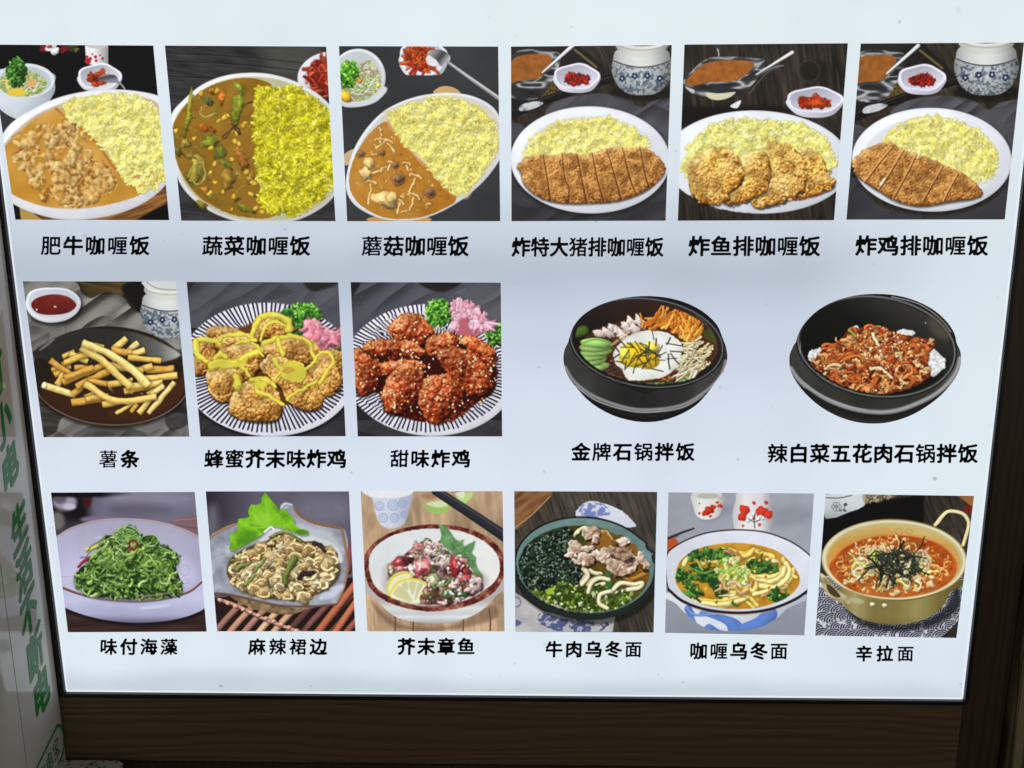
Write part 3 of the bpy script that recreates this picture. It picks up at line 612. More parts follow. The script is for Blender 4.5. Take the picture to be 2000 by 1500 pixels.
def d_veg(c):
    wood(c, [(930, 70), (1960, 70), (1960, 1110), (930, 1110)], (44, 44, 45), 8, .12, .35)
    c.P([(1500, 80), (1800, 80), (1780, 260), (1560, 250)], (88, 90, 78), soft=120, op=.5)
    for y0 in (130, 175, 262): c.T([(960, y0), (1300, y0+14), (1600, y0+40), (1880, y0+70)], 3, (14, 14, 15), hi=0, ed=0); c.T([(960, y0+5), (1300, y0+19), (1600, y0+45)], 2, (84, 86, 86), hi=0, ed=0, op=.6)
    plate(c, ellp(1870, 250, 125, 165, 72, n=24), (226, 224, 232)); c.P(ellp(1885, 260, 100, 145, 75), (206, 200, 206), soft=5)
    m = c.mask([(1770, 250), (1800, 180), (1860, 150), (1900, 180), (1900, 360), (1840, 372), (1790, 330)], rough=6)
    c.put(c.full(), m, (130, 26, 16)); strands(c, m, 80, 60, 24, [(168, 44, 26), (146, 32, 20), (186, 66, 42), (120, 24, 16), (196, 88, 60)], curl=.4, spec=.15, segs=3, warp=1.6)
    o = ellp(1464, 690, 500, 440, 22, n=32); 
    o = [(985, 480), (1050, 400), (1160, 310), (1290, 258), (1430, 241), (1560, 250), (1690, 288), (1800, 345), (1890, 420), (1960, 530), (1990, 680), (1975, 840), (1920, 950), (1830, 1030), (1700, 1090), (1540, 1108), (1380, 1100), (1230, 1050), (1110, 970), (1030, 870), (985, 730), (970, 600)]
    plate(c, o, (226, 227, 224))
    c.P(inset(o, .955, 4, 4), (186, 184, 150), soft=10)
    cur = [(985, 590), (1020, 490), (1100, 390), (1220, 312), (1350, 276), (1470, 275), (1560, 310), (1530, 340), (1480, 380), (1462, 500), (1475, 640), (1480, 800), (1500, 930), (1520, 1030), (1600, 1048), (1530, 1078), (1400, 1070), (1290, 1040), (1150, 960), (1060, 850), (1005, 720)]
    c.P(cur, lambda sl, sd, X, Y: ramp(c.noise(sl, 80, 4), [(0, (122, 84, 18)), (.5, (140, 99, 27)), (1, (152, 112, 38))]), soft=3, rough=3)
    m = c.mask(inset(cur, .95), 4)
    sl = c.full(); f1, f2, i_ = c.worley(sl, 26); c.put(sl, m*np.clip((.45-f1)*4, 0, 1)*(i_ > .78)*.6, (152, 122, 44))
    c.shc = (60, 42, 8)
    strands(c, m, 46, 70, 8, [(150, 130, 60), (110, 120, 40), (80, 60, 20), (160, 140, 70)], curl=.9, segs=5, hi=.3)
    for x, y, rx, ry, a, col in [(1080, 490, 16, 130, 10, (132, 140, 36)), (1365, 440, 34, 95, 8, (112, 128, 34)), (1375, 330, 16, 40, -30, (120, 140, 50)), (1195, 405, 34, 22, 20, (58, 84, 50)), (1275, 385, 20, 42, 5, (196, 100, 34)), (1180, 560, 50, 22, 18, (176, 84, 28)), (1390, 740, 26, 70, -20, (158, 92, 34)), (1205, 640, 60, 30, -15, (104, 122, 36)), (1265, 700, 30, 45, 20, (90, 108, 34)), (1300, 765, 50, 22, 40, (88, 106, 30)), (1130, 800, 52, 80, 10, (140, 130, 52)), (1310, 850, 44, 56, -20, (132, 100, 40)), (1410, 1020, 62, 20, 25, (104, 112, 28)), (1160, 1000, 40, 16, 30, (120, 104, 30)), (1180, 920, 34, 18, 40, (150, 96, 40)), (1020, 690, 22, 30, 0, (84, 92, 36)), (1440, 850, 20, 36, 0, (140, 110, 40)), (1065, 650, 26, 30, 0, (150, 130, 50)), (1215, 350, 22, 18, 0, (150, 110, 36)), (1090, 720, 34, 16, 20, (130, 112, 44))]:
        c.L(x, y, rx, ry, mixc(col, (134, 98, 28), .22), ang=a, wob=.35, hi=.4, ed=.3, sh=.2, tex=.5, spec=.06, soft=5)
    c.T([(1335, 540), (1375, 570), (1380, 600), (1340, 560), (1280, 610)], 9, (62, 34, 24)); c.T([(1470, 395), (1410, 430)], 9, (60, 40, 30)); c.T([(1160, 440), (1150, 480), (1190, 495), (1240, 480)], 9, (165, 150, 80))
    c.T([(1080, 840), (1110, 780), (1160, 760), (1180, 830), (1150, 880), (1090, 860)], 10, (150, 150, 60))
    for x, y in [(1262, 517), (1310, 488), (1412, 530), (1290, 500), (1117, 622), (1358, 600), (1350, 640), (1375, 655), (1210, 673), (1335, 738), (1238, 765), (1213, 815), (1235, 870), (1280, 925), (1205, 935), (1475, 970), (1470, 1022), (1508, 1045), (1440, 940), (1340, 955), (1335, 1020), (1450, 870), (1465, 880), (1155, 360), (1010, 575), (1470, 720), (1420, 810), (1400, 545), (1245, 345)]:
        c.L(x, y, 13, 16, mixc((190, 148, 36), (222, 184, 66), c.r.rand()), ang=c.r.rand()*180, wob=.2, hi=.3, ed=.4, sh=.3)
    c.warp(gauss(m, 4), 10, 26, .5); c.tint(m, 60, .07)
    c.shc = None
    rp = [(1478, 340), (1530, 320), (1600, 330), (1660, 310), (1730, 350), (1800, 390), (1870, 460), (1900, 560), (1915, 700), (1915, 850), (1880, 930), (1800, 990), (1690, 1062), (1600, 1035), (1510, 1025), (1495, 900), (1480, 780), (1470, 640), (1462, 480)]
    rice(c, rp, 1900, 40, 14, YG, (160, 150, 16), rough=12, shc=(104, 96, 8), jit=.16, flat=.85, lift=1.02)

def d_mush(c):
    c.a[:] = (42, 43, 46); sl = c.full(); c.put(sl, np.clip(c.noise(sl, 400, 2)-.2, 0, 1), (58, 60, 62))
    plate(c, ellp(175, 268, 158, 165, 0, wob=.0), (226, 232, 238)); c.P([(60, 340), (330, 320), (290, 400), (190, 436), (80, 430)], (208, 214, 222), soft=8)
    c.P(ellp(170, 258, 142, 140), (196, 204, 206), soft=4); m = c.mask(ellp(165, 290, 138, 116), rough=6)
    c.put(sl, m*np.clip((c.PY-190)/40+(c.PX-120)/160, 0, 1), (170, 184, 130))
    m2 = c.mask([(80, 290), (150, 250), (200, 180), (260, 180), (300, 250), (305, 310), (250, 370), (160, 405), (80, 400)])
    strands(c, m2, 170, 70, 8, [(220, 228, 190), (186, 206, 120), (232, 236, 214), (160, 190, 90), (176, 120, 150)], curl=.5, clipm=m2)
    c.L(100, 378, 46, 26, (236, 184, 50), ang=30); c.T([(190, 235), (240, 222), (270, 250)], 7, (168, 96, 130)); c.L(290, 315, 14, 14, (220, 206, 80)); c.L(180, 290, 18, 14, (220, 140, 60))
    parsley(c, 118, 250, 58, 76, [(64, 128, 30), (96, 170, 40), (44, 96, 26), (128, 200, 60)], n=190, r=12)
    kimchi_bowl(c, 550, 150, 138, 105, red=(176, 54, 18), body=.0)
    m = c.mask([(455, 140), (510, 95), (580, 95), (600, 160), (618, 205), (540, 235), (480, 210)], rough=5); c.put(sl, m, (150, 40, 14))
    strands(c, m, 80, 46, 20, [(180, 58, 20), (206, 84, 30), (150, 34, 16), (190, 70, 24)], curl=.4, segs=3, spec=.15, warp=1.6)
    c.E(610, 165, 46, 40, (228, 228, 234), soft=6)
    c.P([(570, 125), (620, 108), (670, 118), (705, 150), (690, 190), (650, 205), (625, 170)], lambda sl, sd, X, Y: ramp((X-560)/150+(Y-150)/200, [(0, (170, 170, 172)), (.35, (110, 110, 114)), (.6, (60, 60, 64)), (1, (190, 190, 196))]))
    c.T([(690, 180), (800, 260), (985, 390)], 17, (136, 134, 134), hi=.4, ed=.4, w2=26); c.T([(700, 184), (800, 256), (985, 382)], 5, (214, 212, 210), hi=0, ed=0, w2=7)
    c.P([(610, 360), (640, 325), (690, 318), (740, 335), (755, 365)], (200, 160, 104)); c.P([(95, 710), (160, 680), (130, 760), (98, 770)], (196, 170, 130)); c.P([(260, 1070), (560, 1070), (560, 1100), (260, 1100)], (190, 140, 80))
    o = [(104, 900), (118, 780), (160, 660), (240, 540), (340, 450), (470, 390), (600, 362), (740, 358), (860, 385), (960, 450), (1010, 560), (1010, 690), (950, 800), (860, 900), (750, 985), (620, 1055), (480, 1092), (330, 1085), (220, 1045), (140, 985)]
    plate(c, o, (230, 232, 240)); inn = inset(o, .955, 4, -4)
    c.P(inn, (208, 208, 208), soft=7)
    c.P([(330, 520), (440, 430), (600, 385), (740, 385), (860, 420), (960, 500), (985, 600), (960, 740), (860, 860), (740, 950)], (214, 208, 180), soft=20)
    cur = [(122, 870), (140, 760), (190, 660), (260, 570), (330, 522), (350, 560), (400, 610), (440, 665), (480, 700), (540, 770), (590, 800), (640, 870), (700, 930), (735, 945), (728, 985), (640, 1035), (540, 1070), (420, 1082), (300, 1066), (200, 1010), (145, 950)]
    c.P(cur, lambda sl, sd, X, Y: ramp(c.noise(sl, 100, 4)*.6+.4*np.clip((X-150)/450, 0, 1), [(0, (182, 132, 62)), (.5, (182, 122, 42)), (1, (160, 96, 20))]), soft=3, rough=3)
    c.T([(340, 530), (400, 612), (480, 705), (590, 805), (700, 932)], 18, (196, 112, 40), op=.7, hi=.1, ed=.1)
    m = c.mask(inset(cur, .9)); bits(c, m, 60, 6, [(214, 160, 90), (160, 92, 30), (220, 176, 110)], sh=0, hi=.2)
    c.shc = (96, 56, 14)
    for x, y, rx, ry, a in [(222, 820, 36, 46, -20), (330, 970, 70, 48, 10), (240, 760, 30, 34, 10), (370, 955, 30, 34, 0)]: c.L(x, y, rx, ry, (206, 172, 108), ang=a, wob=.3, hi=.4, tex=.25, spec=.1, sh=.25)
    def mushr(x, y, x2, y2, cw, a, cap=True):
        c.T([(x, y), (x2, y2)], 9, (226, 194, 128), w2=13, hi=.3, sh=.4)
        if cap:
            q = math.radians(a); p = [(x+math.cos(t)*cw*math.cos(q)-math.sin(t)*cw*.55*math.sin(q), y+math.cos(t)*cw*math.sin(q)+math.sin(t)*cw*.55*math.cos(q)) for t in np.linspace(math.pi, 2*math.pi, 6)]
            c.T(p, 13, (206, 160, 86), hi=.4, sh=.4); c.T([(px_, py_-3) for px_, py_ in p], 4, (240, 214, 156), hi=0, ed=0)
    for q in [(335, 640, 275, 670, 26, 10), (345, 645, 380, 690, 24, 0), (290, 628, 300, 640, 16, 0), (262, 712, 300, 706, 6, 0), (300, 570, 310, 600, 12, 60), (320, 800, 262, 822, 20, -40), (455, 770, 462, 800, 22, 5), (505, 845, 470, 925, 34, 15), (250, 880, 232, 995, 28, 5), (495, 955, 470, 1035, 34, 20), (420, 985, 400, 1050, 18, 60), (360, 760, 345, 800, 16, 0), (580, 1000, 570, 1012, 10, 0), (440, 1040, 450, 1045, 12, 0), (430, 955, 440, 960, 8, 0)]: mushr(*q)
    for x, y, r in [(388, 775, 22), (405, 855, 40), (588, 930, 36), (192, 710, 26), (310, 700, 22)]:
        c.L(x, y, r, r*.88, (150, 104, 62), wob=.1, hi=.3, sh=.3); c.L(x+r*.1, y-r*.05, r*.62, r*.5, (106, 78, 54), wob=.1, hi=.5, spec=.2)
    c.warp(gauss(m, 4), 9, 22, .5); c.tint(m, 26, .10)
    c.shc = None
    rp = [(350, 500), (400, 460), (450, 430), (560, 400), (680, 388), (790, 410), (880, 460), (950, 540), (975, 620), (950, 720), (900, 800), (860, 860), (790, 920), (735, 945), (690, 910), (640, 850), (590, 790), (560, 740), (500, 690), (440, 640), (390, 560)]
    rice(c, rp, 1900, 34, 14, YR+[(236, 226, 120)], (200, 184, 84), rough=10, shc=(130, 112, 20))

def katsu_bg(c, dx=0., dy=0., jarpos=(1805, 205, 172, 165), lid=False, mirror=0):
    f = lambda l: [(x+dx, y+dy) for x, y in l]
    wood(c, [(900, 0), (2100, 0), (2100, 1200), (900, 1200)], (44, 38, 30), 10, 1.2, .6)
    c.P(f([(1000, 60), (1400, 60), (1330, 150), (1040, 200)]), (34, 32, 30), soft=30)
    c.P(f([(1050, 190), (1420, 60), (1560, 180), (1640, 290), (1240, 420), (1050, 520)]), (26, 24, 22), soft=4, sm=1)
    m = c.mask(f([(1190, 330), (1300, 220), (1400, 330), (1290, 400), (1180, 400)]), sm=1); sl = c.full(); w = c.worley(sl, 14, ay=1.3)[0]
    c.put(sl, m, ramp(w, [(0, (120, 100, 44)), (.5, (72, 60, 30)), (.9, (24, 20, 14))]))
    c.T(f([(1420, 110), (1545, 210)]), 14, (96, 80, 46)); c.T(f([(1050, 480), (1250, 400), (1450, 330), (1650, 270)]), 46, (18, 16, 15), hi=.2, ed=.2); c.T(f([(1060, 462), (1260, 384), (1460, 312), (1640, 262)]), 4, (62, 56, 50), hi=0, ed=0)
    boat(c, 985+dx, 260+dy, 1340+dx, 140+dy, 190)
    c.P(f([(1100, 440), (1130, 418), (1200, 405), (1240, 418), (1180, 450), (1110, 462)]), lambda sl, sd, X, Y: ramp(c.noise(sl, 30, 2), [(0, (60, 60, 60)), (.5, (180, 184, 186)), (1, (235, 238, 240))]))
    spoon(c, f([(1235, 240)])[0], f([(1410, 85)])[0], bowl=None, w=13, w2=26, col=(176, 178, 178))
    kimchi_bowl(c, 1430+dx, 262+dy, 132, 74, red=(140, 24, 18), body=.25, tint=(228, 226, 244))
    cloth(c, f([(1250, 470), (1330, 400), (1480, 366), (1600, 364), (1720, 390), (1800, 440), (1870, 400), (1960, 385), (2100, 400), (2100, 900), (1700, 800), (1300, 600)]), (74, 74, 80), amp=46)
    cloth(c, f([(1020, 540), (1080, 528), (1130, 560), (1080, 620), (1020, 680)]), (66, 66, 72), amp=30)
    cloth(c, f([(1000, 840), (1100, 850), (1200, 980), (1500, 1030), (1800, 960), (1960, 800), (2000, 1200), (1000, 1200)]), (52, 52, 57), amp=50, sc=190)
    x, y, rx, ry = jarpos; c.P(ellp(x+dx+10, y+dy+ry*.9, rx*1.1, ry*.3), (14, 12, 10), soft=30, op=.8); jar(c, x+dx, y+dy, rx, ry, lid=lid)

def d_pork(c):
    katsu_bg(c)
    o = ellp(1508, 742, 458, 308, 1, n=30); c.P(inset(o, 1.02, 4, 12), (16, 16, 18), soft=30, op=.6); plate(c, o, (228, 231, 240)); c.P(inset(o, .86, 0, 6, .84), (220, 223, 230), soft=20)
    rp = [(1130, 730), (1150, 680), (1180, 620), (1260, 560), (1370, 522), (1500, 512), (1610, 500), (1700, 540), (1780, 580), (1830, 620), (1830, 670), (1700, 720), (1400, 760), (1200, 760)]
    rice(c, rp, 1000, 36, 15, YR, (214, 204, 104), rough=10)
    k = [(1088, 775), (1130, 735), (1200, 712), (1300, 712), (1400, 702), (1480, 715), (1560, 690), (1640, 668), (1740, 672), (1820, 670), (1880, 705), (1930, 760), (1938, 810), (1900, 860), (1840, 910), (1760, 950), (1650, 980), (1520, 990), (1400, 992), (1280, 978), (1190, 940), (1130, 880), (1110, 820)]
    K = [(0, (104, 54, 18)), (.25, (148, 92, 38)), (.5, (180, 122, 58)), (.75, (200, 146, 80)), (1, (222, 180, 118))]
    crust(c, k, K, dome=22, cell=13, amp=4.5, gain=1.0, rough=7, shadow=(0, 10, 16))
    fm = c.mask(k); c.warp(gauss(fm, 5), 10, 20, .3)
    for p in [[(1240, 712), (1262, 850), (1278, 975)], [(1345, 706), (1362, 850), (1378, 900), (1385, 990)], [(1437, 712), (1460, 850), (1490, 990)], [(1518, 702), (1550, 860), (1585, 985)], [(1600, 680), (1650, 850), (1685, 965)], [(1695, 674), (1735, 840), (1765, 945)], [(1795, 672), (1830, 850), (1850, 905)]]:
        c.T([(x+9, y) for x, y in p], 9, (214, 156, 88), hi=0, ed=.2, op=.4); c.T([(x+c.r.randn()*3, y) for x, y in p], 4, (80, 38, 14), hi=0, ed=.2, w2=9, soft=3, op=.9)

def d_fish(c):
    wood(c, [(0, 0), (1100, 0), (1100, 1100), (0, 1100)], (40, 34, 29), 12, 1.45, .75)
    c.E(830, 220, 80, 60, (26, 22, 18), soft=30); c.ring(800, 225, 60, 60, 8, (66, 62, 58), op=.5, soft=8); c.T([(290, 100), (297, 130), (292, 155), (278, 160)], 5, (222, 224, 226), hi=0, ed=0)
    c.P([(90, 430), (700, 430), (500, 480), (90, 520)], (14, 12, 10), soft=40)
    boat(c, 108, 265, 560, 170, 150, sauce=(152, 86, 32))
    c.P([(225, 345), (300, 350), (390, 342), (350, 375), (290, 388), (240, 375)], (206, 206, 170), soft=5); c.P([(360, 420), (420, 388), (400, 432)], (226, 230, 236)); c.P([(110, 315), (160, 330), (150, 350)], (190, 192, 194)); c.T([(510, 250), (600, 205), (655, 195)], 8, (110, 112, 116)); spoon(c, (505, 245), (708, 122), bowl=None, w=9, w2=24, col=(170, 172, 172))
    c.T([(470, 350), (560, 240), (640, 200)], 7, (70, 72, 76))
    kimchi_bowl(c, 833, 385, 157, 72, red=(170, 44, 14), body=.35, tint=(222, 222, 240)); c.T([(748, 372), (752, 400), (780, 415)], 8, (150, 24, 14)); c.L(850, 405, 52, 22, (176, 62, 24), tex=.3, spec=.1, wob=.4)
    o = ellp(512, 733, 520, 288, 2, n=32)
    plate(c, o, (226, 231, 240))
    rp = [(95, 790), (110, 700), (160, 620), (230, 560), (330, 515), (470, 505), (600, 515), (740, 530), (840, 570), (890, 630), (930, 700), (940, 760), (800, 780), (400, 760), (200, 800)]
    rice(c, rp, 1200, 40, 20, YR+[(226, 226, 150)], (206, 202, 120), rough=12, shc=(140, 132, 50))
    F = [(0, (134, 74, 18)), (.25, (182, 124, 46)), (.5, (210, 166, 84)), (.75, (224, 194, 118)), (1, (238, 216, 150))]
    kw = dict(dome=30, cell=20, amp=7, gain=.95, rough=13, rs=20, shadow=(6, 12, 12), tone=(1.03, 1.02, .82))
    crust(c, [(700, 700), (740, 660), (830, 668), (880, 720), (920, 800), (948, 850), (900, 890), (800, 920), (700, 900)], F, **kw)
    crust(c, [(560, 660), (600, 615), (690, 640), (760, 700), (790, 800), (760, 890), (700, 940), (600, 970), (520, 985), (470, 940), (560, 860), (580, 780)], F, **kw)
    crust(c, [(420, 730), (470, 680), (540, 668), (575, 740), (580, 840), (540, 900), (450, 950), (370, 975), (320, 950), (400, 860)], F, **kw)
    crust(c, [(120, 760), (160, 700), (230, 660), (320, 645), (390, 690), (425, 780), (420, 850), (370, 890), (330, 950), (230, 968), (160, 940), (125, 860)], F, **kw)
    fm = c.mask([(110, 720), (300, 630), (600, 600), (860, 680), (960, 860), (600, 1000), (230, 985), (110, 860)]); c.warp(gauss(fm, 3), 14, 26, .3)
    c.T([(640, 930), (750, 940), (870, 905)], 16, (140, 54, 14), op=.6, soft=8); bits(c, c.mask([(640, 870), (720, 890), (720, 940), (640, 940)]), 20, 8, [(240, 196, 120)])

def d_chick(c):
    c2 = c.o, c.k
    # background authored in the pork print's coordinates, shifted
    s_ = 1.0
    katsu_bg(c, -8, 6, jarpos=(1797, 196, 178, 170), lid=True)
def d_chicken(c):
    wood(c, [(1000, 0), (2100, 0), (2100, 1100), (1000, 1100)], (44, 38, 32), 10, 1.2, .6)
    katsu_bg(c, 0, 0, jarpos=(1790, 190, 178, 170), lid=True)
    o = ellp(1485, 720, 446, 290, 1, n=30); c.P(inset(o, 1.02, 4, 12), (16, 16, 18), soft=30, op=.6); plate(c, o, (228, 231, 240)); c.P(inset(o, .86, 0, 6, .84), (220, 223, 230), soft=20)
    rp = [(1220, 615), (1260, 570), (1310, 530), (1400, 495), (1500, 485), (1600, 505), (1700, 545), (1780, 590), (1830, 650), (1840, 720), (1830, 790), (1780, 835), (1700, 820), (1560, 760), (1400, 690), (1280, 640)]
    rice(c, rp, 1200, 38, 17, YR, (214, 204, 104), rough=10)
    k = [(1040, 735), (1080, 680), (1150, 645), (1250, 618), (1300, 650), (1380, 680), (1480, 715), (1560, 750), (1650, 790), (1720, 840), (1770, 905), (1720, 935), (1620, 950), (1520, 968), (1420, 978), (1300, 955), (1200, 900), (1120, 850), (1060, 800)]
    K = [(0, (104, 54, 16)), (.25, (150, 92, 36)), (.5, (184, 124, 58)), (.75, (206, 152, 84)), (1, (228, 186, 124))]
    crust(c, k, K, dome=20, cell=13, amp=4.5, rough=6, shadow=(0, 10, 16))
    fm = c.mask(k); c.warp(gauss(fm, 5), 10, 20, .3)
    for p in [[(1270, 648), (1180, 760), (1110, 850)], [(1325, 668), (1262, 780), (1195, 885)], [(1400, 690), (1350, 800), (1280, 932)], [(1405, 700), (1400, 705)], [(1550, 755), (1500, 850), (1440, 950)], [(1632, 800), (1590, 880), (1556, 950)]]:
        c.T([(x-8, y) for x, y in p], 10, (222, 172, 106), hi=0, ed=.2, op=.7); c.T([(x+c.r.randn()*3, y) for x, y in p], 4, (84, 40, 14), hi=0, ed=.2, w2=8, soft=3, op=.9)
    c.T([(1222, 828), (1200, 860)], 14, (232, 216, 190)); c.T([(1415, 690), (1405, 712)], 12, (226, 206, 168))

def d_fries(c):
    wood(c, [(0, 0), (1100, 0), (1100, 1050), (0, 1050)], (50, 47, 43), 12, .1, .4)
    c.P([(360, 60), (760, 60), (760, 260), (640, 250), (560, 130), (420, 150)], (42, 32, 16), soft=30); wood(c, [(380, 60), (700, 60), (640, 150), (440, 150)], (64, 50, 26), 16, .2, .7)
    c.P([(640, 90), (780, 60), (800, 300), (700, 200)], (16, 15, 15), soft=20)
    cl = (112, 110, 104)
    cloth(c, [(50, 60), (340, 55), (400, 130), (460, 160), (540, 125), (640, 150), (700, 220), (800, 280), (900, 350), (1010, 400), (1040, 560), (900, 600), (200, 560), (60, 400)], cl, amp=70, sc=170, gain=.85)
    cloth(c, [(80, 340), (200, 360), (180, 480), (100, 500)], (96, 94, 90), amp=60, sc=120)
    cloth(c, [(250, 960), (300, 870), (500, 900), (800, 890), (950, 850), (1050, 880), (1050, 1010), (240, 1010)], (108, 106, 102), amp=70, sc=140)
    c.P([(360, 1000), (420, 940), (520, 920), (700, 940), (780, 1000)], (30, 29, 28), soft=12, op=.45); c.P([(900, 870), (1000, 800), (1050, 900), (940, 960)], (26, 25, 25), soft=10, op=.6)
    # ketchup bowl
    kb = [(62, 190), (80, 130), (140, 102), (230, 97), (310, 105), (370, 140), (395, 190), (370, 250), (300, 295), (200, 308), (120, 285), (75, 240)]
    c.P(inset(kb, 1.05, 6, 14), (20, 20, 20), soft=20, op=.7); plate(c, kb, (226, 230, 238)); c.P(inset(kb, .9, 0, -8, .82), (196, 200, 212), soft=6)
    c.P([(95, 200), (130, 160), (220, 138), (310, 150), (358, 185), (362, 215), (310, 250), (210, 262), (130, 248)], lambda sl, sd, X, Y: ramp(c.noise(sl, 60, 2)*.5+(Y-140)/260, [(0, (134, 50, 36)), (.5, (98, 26, 20)), (1, (78, 16, 14))]), soft=3)
    for x, y, r in [(128, 230, 6), (236, 212, 5), (244, 214, 4)]: c.E(x, y, r, r, (240, 220, 214), soft=2)
    jar(c, 925, 235, 172, 168, lid=False)
    c.P([(770, 60), (1010, 60), (1010, 112), (900, 118), (800, 100)], (206, 210, 204)); c.T([(790, 66), (860, 104), (1000, 112)], 7, (150, 152, 146), hi=0, ed=0)
    # plate
    o = ellp(572, 629, 482, 297, 3, n=32)
    c.P(inset(o, 1.02, 0, 14), (12, 12, 12), soft=24, op=.7); c.P(o, (146, 118, 100)); c.P(inset(o, .99, 1, -4), (30, 22, 17))
    c.P([(112, 520), (200, 420), (400, 350), (540, 345), (700, 365), (900, 440), (995, 515), (560, 560)], (38, 36, 34), soft=10, sm=3)
    c.P([(640, 360), (760, 380), (900, 440), (990, 505), (850, 540), (700, 430)], lambda sl, sd, X, Y: ramp((X-650)/350, [(0, (44, 42, 40)), (.6, (96, 95, 92)), (1, (190, 188, 182))]), soft=14)
    c.P([(150, 740), (300, 620), (900, 700), (1010, 600), (1000, 740), (800, 890), (560, 915), (360, 880), (220, 810)], (50, 28, 16), soft=40); c.P([(560, 850), (980, 640), (1000, 760), (800, 880)], (66, 34, 18), soft=40, op=.7)
    c.E(190, 440, 60, 9, (120, 122, 124), ang=-38, soft=8, op=.7)
    c.shc = (30, 16, 5)
    FC = [(236, 206, 112), (226, 188, 88), (242, 218, 138), (212, 160, 66), (238, 210, 120)]
    def fry(x0, y0, x1, y1, w=44, k=None, bend=0.):
        w *= .86; col = np.array(FC[c.r.randint(5)] if k is None else FC[k], float); mx, my = (x0+x1)/2+bend*(y0-y1)/200, (y0+y1)/2+bend*(x1-x0)/200
        c.T([(x0, y0), (mx, my), (x1, y1)], w, col*(.92, .88, .8), hi=.3, ed=.22, sh=.3, sm=5, flat=True)
        nx, ny = (y0-y1), (x1-x0); L = math.hypot(nx, ny)+1e-6; nx, ny = nx/L, ny/L
        if ny > 0: nx, ny = -nx, -ny
        o_ = w*.16; c.T([(x0+nx*o_, y0+ny*o_), (mx+nx*o_, my+ny*o_), (x1+nx*o_, y1+ny*o_)], w*.55, col*1.08, hi=.04, ed=.06, sm=5, soft=9, op=.85, flat=True)
        for i in range(7):
            t = c.r.rand(); c.E(x0+(x1-x0)*t+c.r.randn()*w*.15, y0+(y1-y0)*t+c.r.randn()*w*.15, w*.22, w*.1, (196, 140, 60) if i % 2 else (250, 230, 165), ang=math.degrees(math.atan2(y1-y0, x1-x0)), soft=6, op=.45)
    for q in [(225, 590, 330, 570, 40, 3), (240, 620, 300, 600), (250, 680, 290, 620, 44, 1), (590, 470, 665, 405, 46, 0), (680, 480, 735, 435, 42, 2), (700, 500, 775, 475, 40, 4), (285, 510, 350, 485, 36, 1), (290, 560, 400, 500, 44, 3), (330, 500, 430, 540, 44, 0), (480, 440, 530, 450, 30, 1), (580, 475, 690, 490, 44, 3), (680, 520, 870, 535, 40, 1), (360, 580, 500, 590, 40, 3), (300, 545, 440, 500, 40, 1), (215, 535, 340, 625, 40, 3), (170, 685, 360, 745, 46, 2), (355, 735, 450, 640, 46, 3), (285, 665, 530, 565, 44, 3), (300, 640, 460, 580, 38, 3), (790, 590, 945, 590, 52, 3), (700, 610, 820, 570, 42, 1), (560, 560, 760, 600, 40, 1), (740, 650, 970, 628, 46, 0), (370, 690, 560, 600, 48, 3), (440, 660, 560, 675, 40, 3), (560, 680, 700, 660, 46, 1), (660, 720, 820, 690, 44, 3), (700, 690, 880, 670, 44, 0), (420, 760, 470, 740, 40, 1), (345, 790, 560, 760, 50, 3), (430, 770, 560, 745, 40, 1), (530, 800, 660, 780, 44, 1), (610, 850, 720, 790, 24, 0), (700, 845, 730, 800, 30, 3), (800, 740, 890, 690, 44, 1), (745, 850, 800, 780, 40, 0), (820, 740, 890, 690, 38, 2), (800, 850, 955, 670, 34, 2)]: fry(*q)
    fry(420, 680, 840, 755, 46, 0, 30); fry(400, 460, 690, 690, 50, 0, -8); fry(410, 430, 795, 680, 52, 2, -14)
    c.L(172, 685, 18, 20, (240, 226, 170), wob=.1)
    fm = c.mask([(150, 680), (220, 510), (400, 400), (660, 390), (900, 520), (990, 620), (900, 780), (760, 870), (600, 860), (340, 820)]); c.warp(fm, 6, 60, .5); c.tint(fm, 26, .08)

def stripes(c, o, cx, cy, n, r0, seed=0, w=6):
    m = c.mask(o); old = c.clip; c.clip = m
    rx = (max(p[0] for p in o)-min(p[0] for p in o))/2; ry = (max(p[1] for p in o)-min(p[1] for p in o))/2
    for i in range(n):
        a = 2*math.pi*(i+.25*(c.r.rand()-.5))/n; q0 = r0*(.95+.12*c.r.rand()); q1 = .955+.03*c.r.rand()
        c.T([(cx+rx*q0*math.cos(a), cy+ry*q0*math.sin(a)), (cx+rx*q1*math.cos(a), cy+ry*q1*math.sin(a))], w*(.7+.3*c.r.rand()), (30, 28, 44), hi=0, ed=0, w2=w*1.2)
    c.clip = old

def ginger(c, pts, cols=[(224, 172, 184), (206, 138, 152), (234, 198, 206), (190, 112, 124)], n=50, L=90, W=24):
    m = c.mask(pts, rough=6); c.put(c.full(), m, (176, 96, 112)); c.shc = (120, 50, 64)
    for x, y in c.pick(m, n):
        col = mixc(cols[c.r.randint(4)], cols[c.r.randint(4)], .5)
        c.L(x, y, L*.42*(.5+c.r.rand()*.6), W*.7*(.5+c.r.rand()*.6), col, ang=-60+c.r.randn()*35, wob=.45, hi=.4, ed=.25, tex=.22, sh=.3, spec=.05)
    c.warp(gauss(m, 3), W*.5, W, .4); c.shc = None

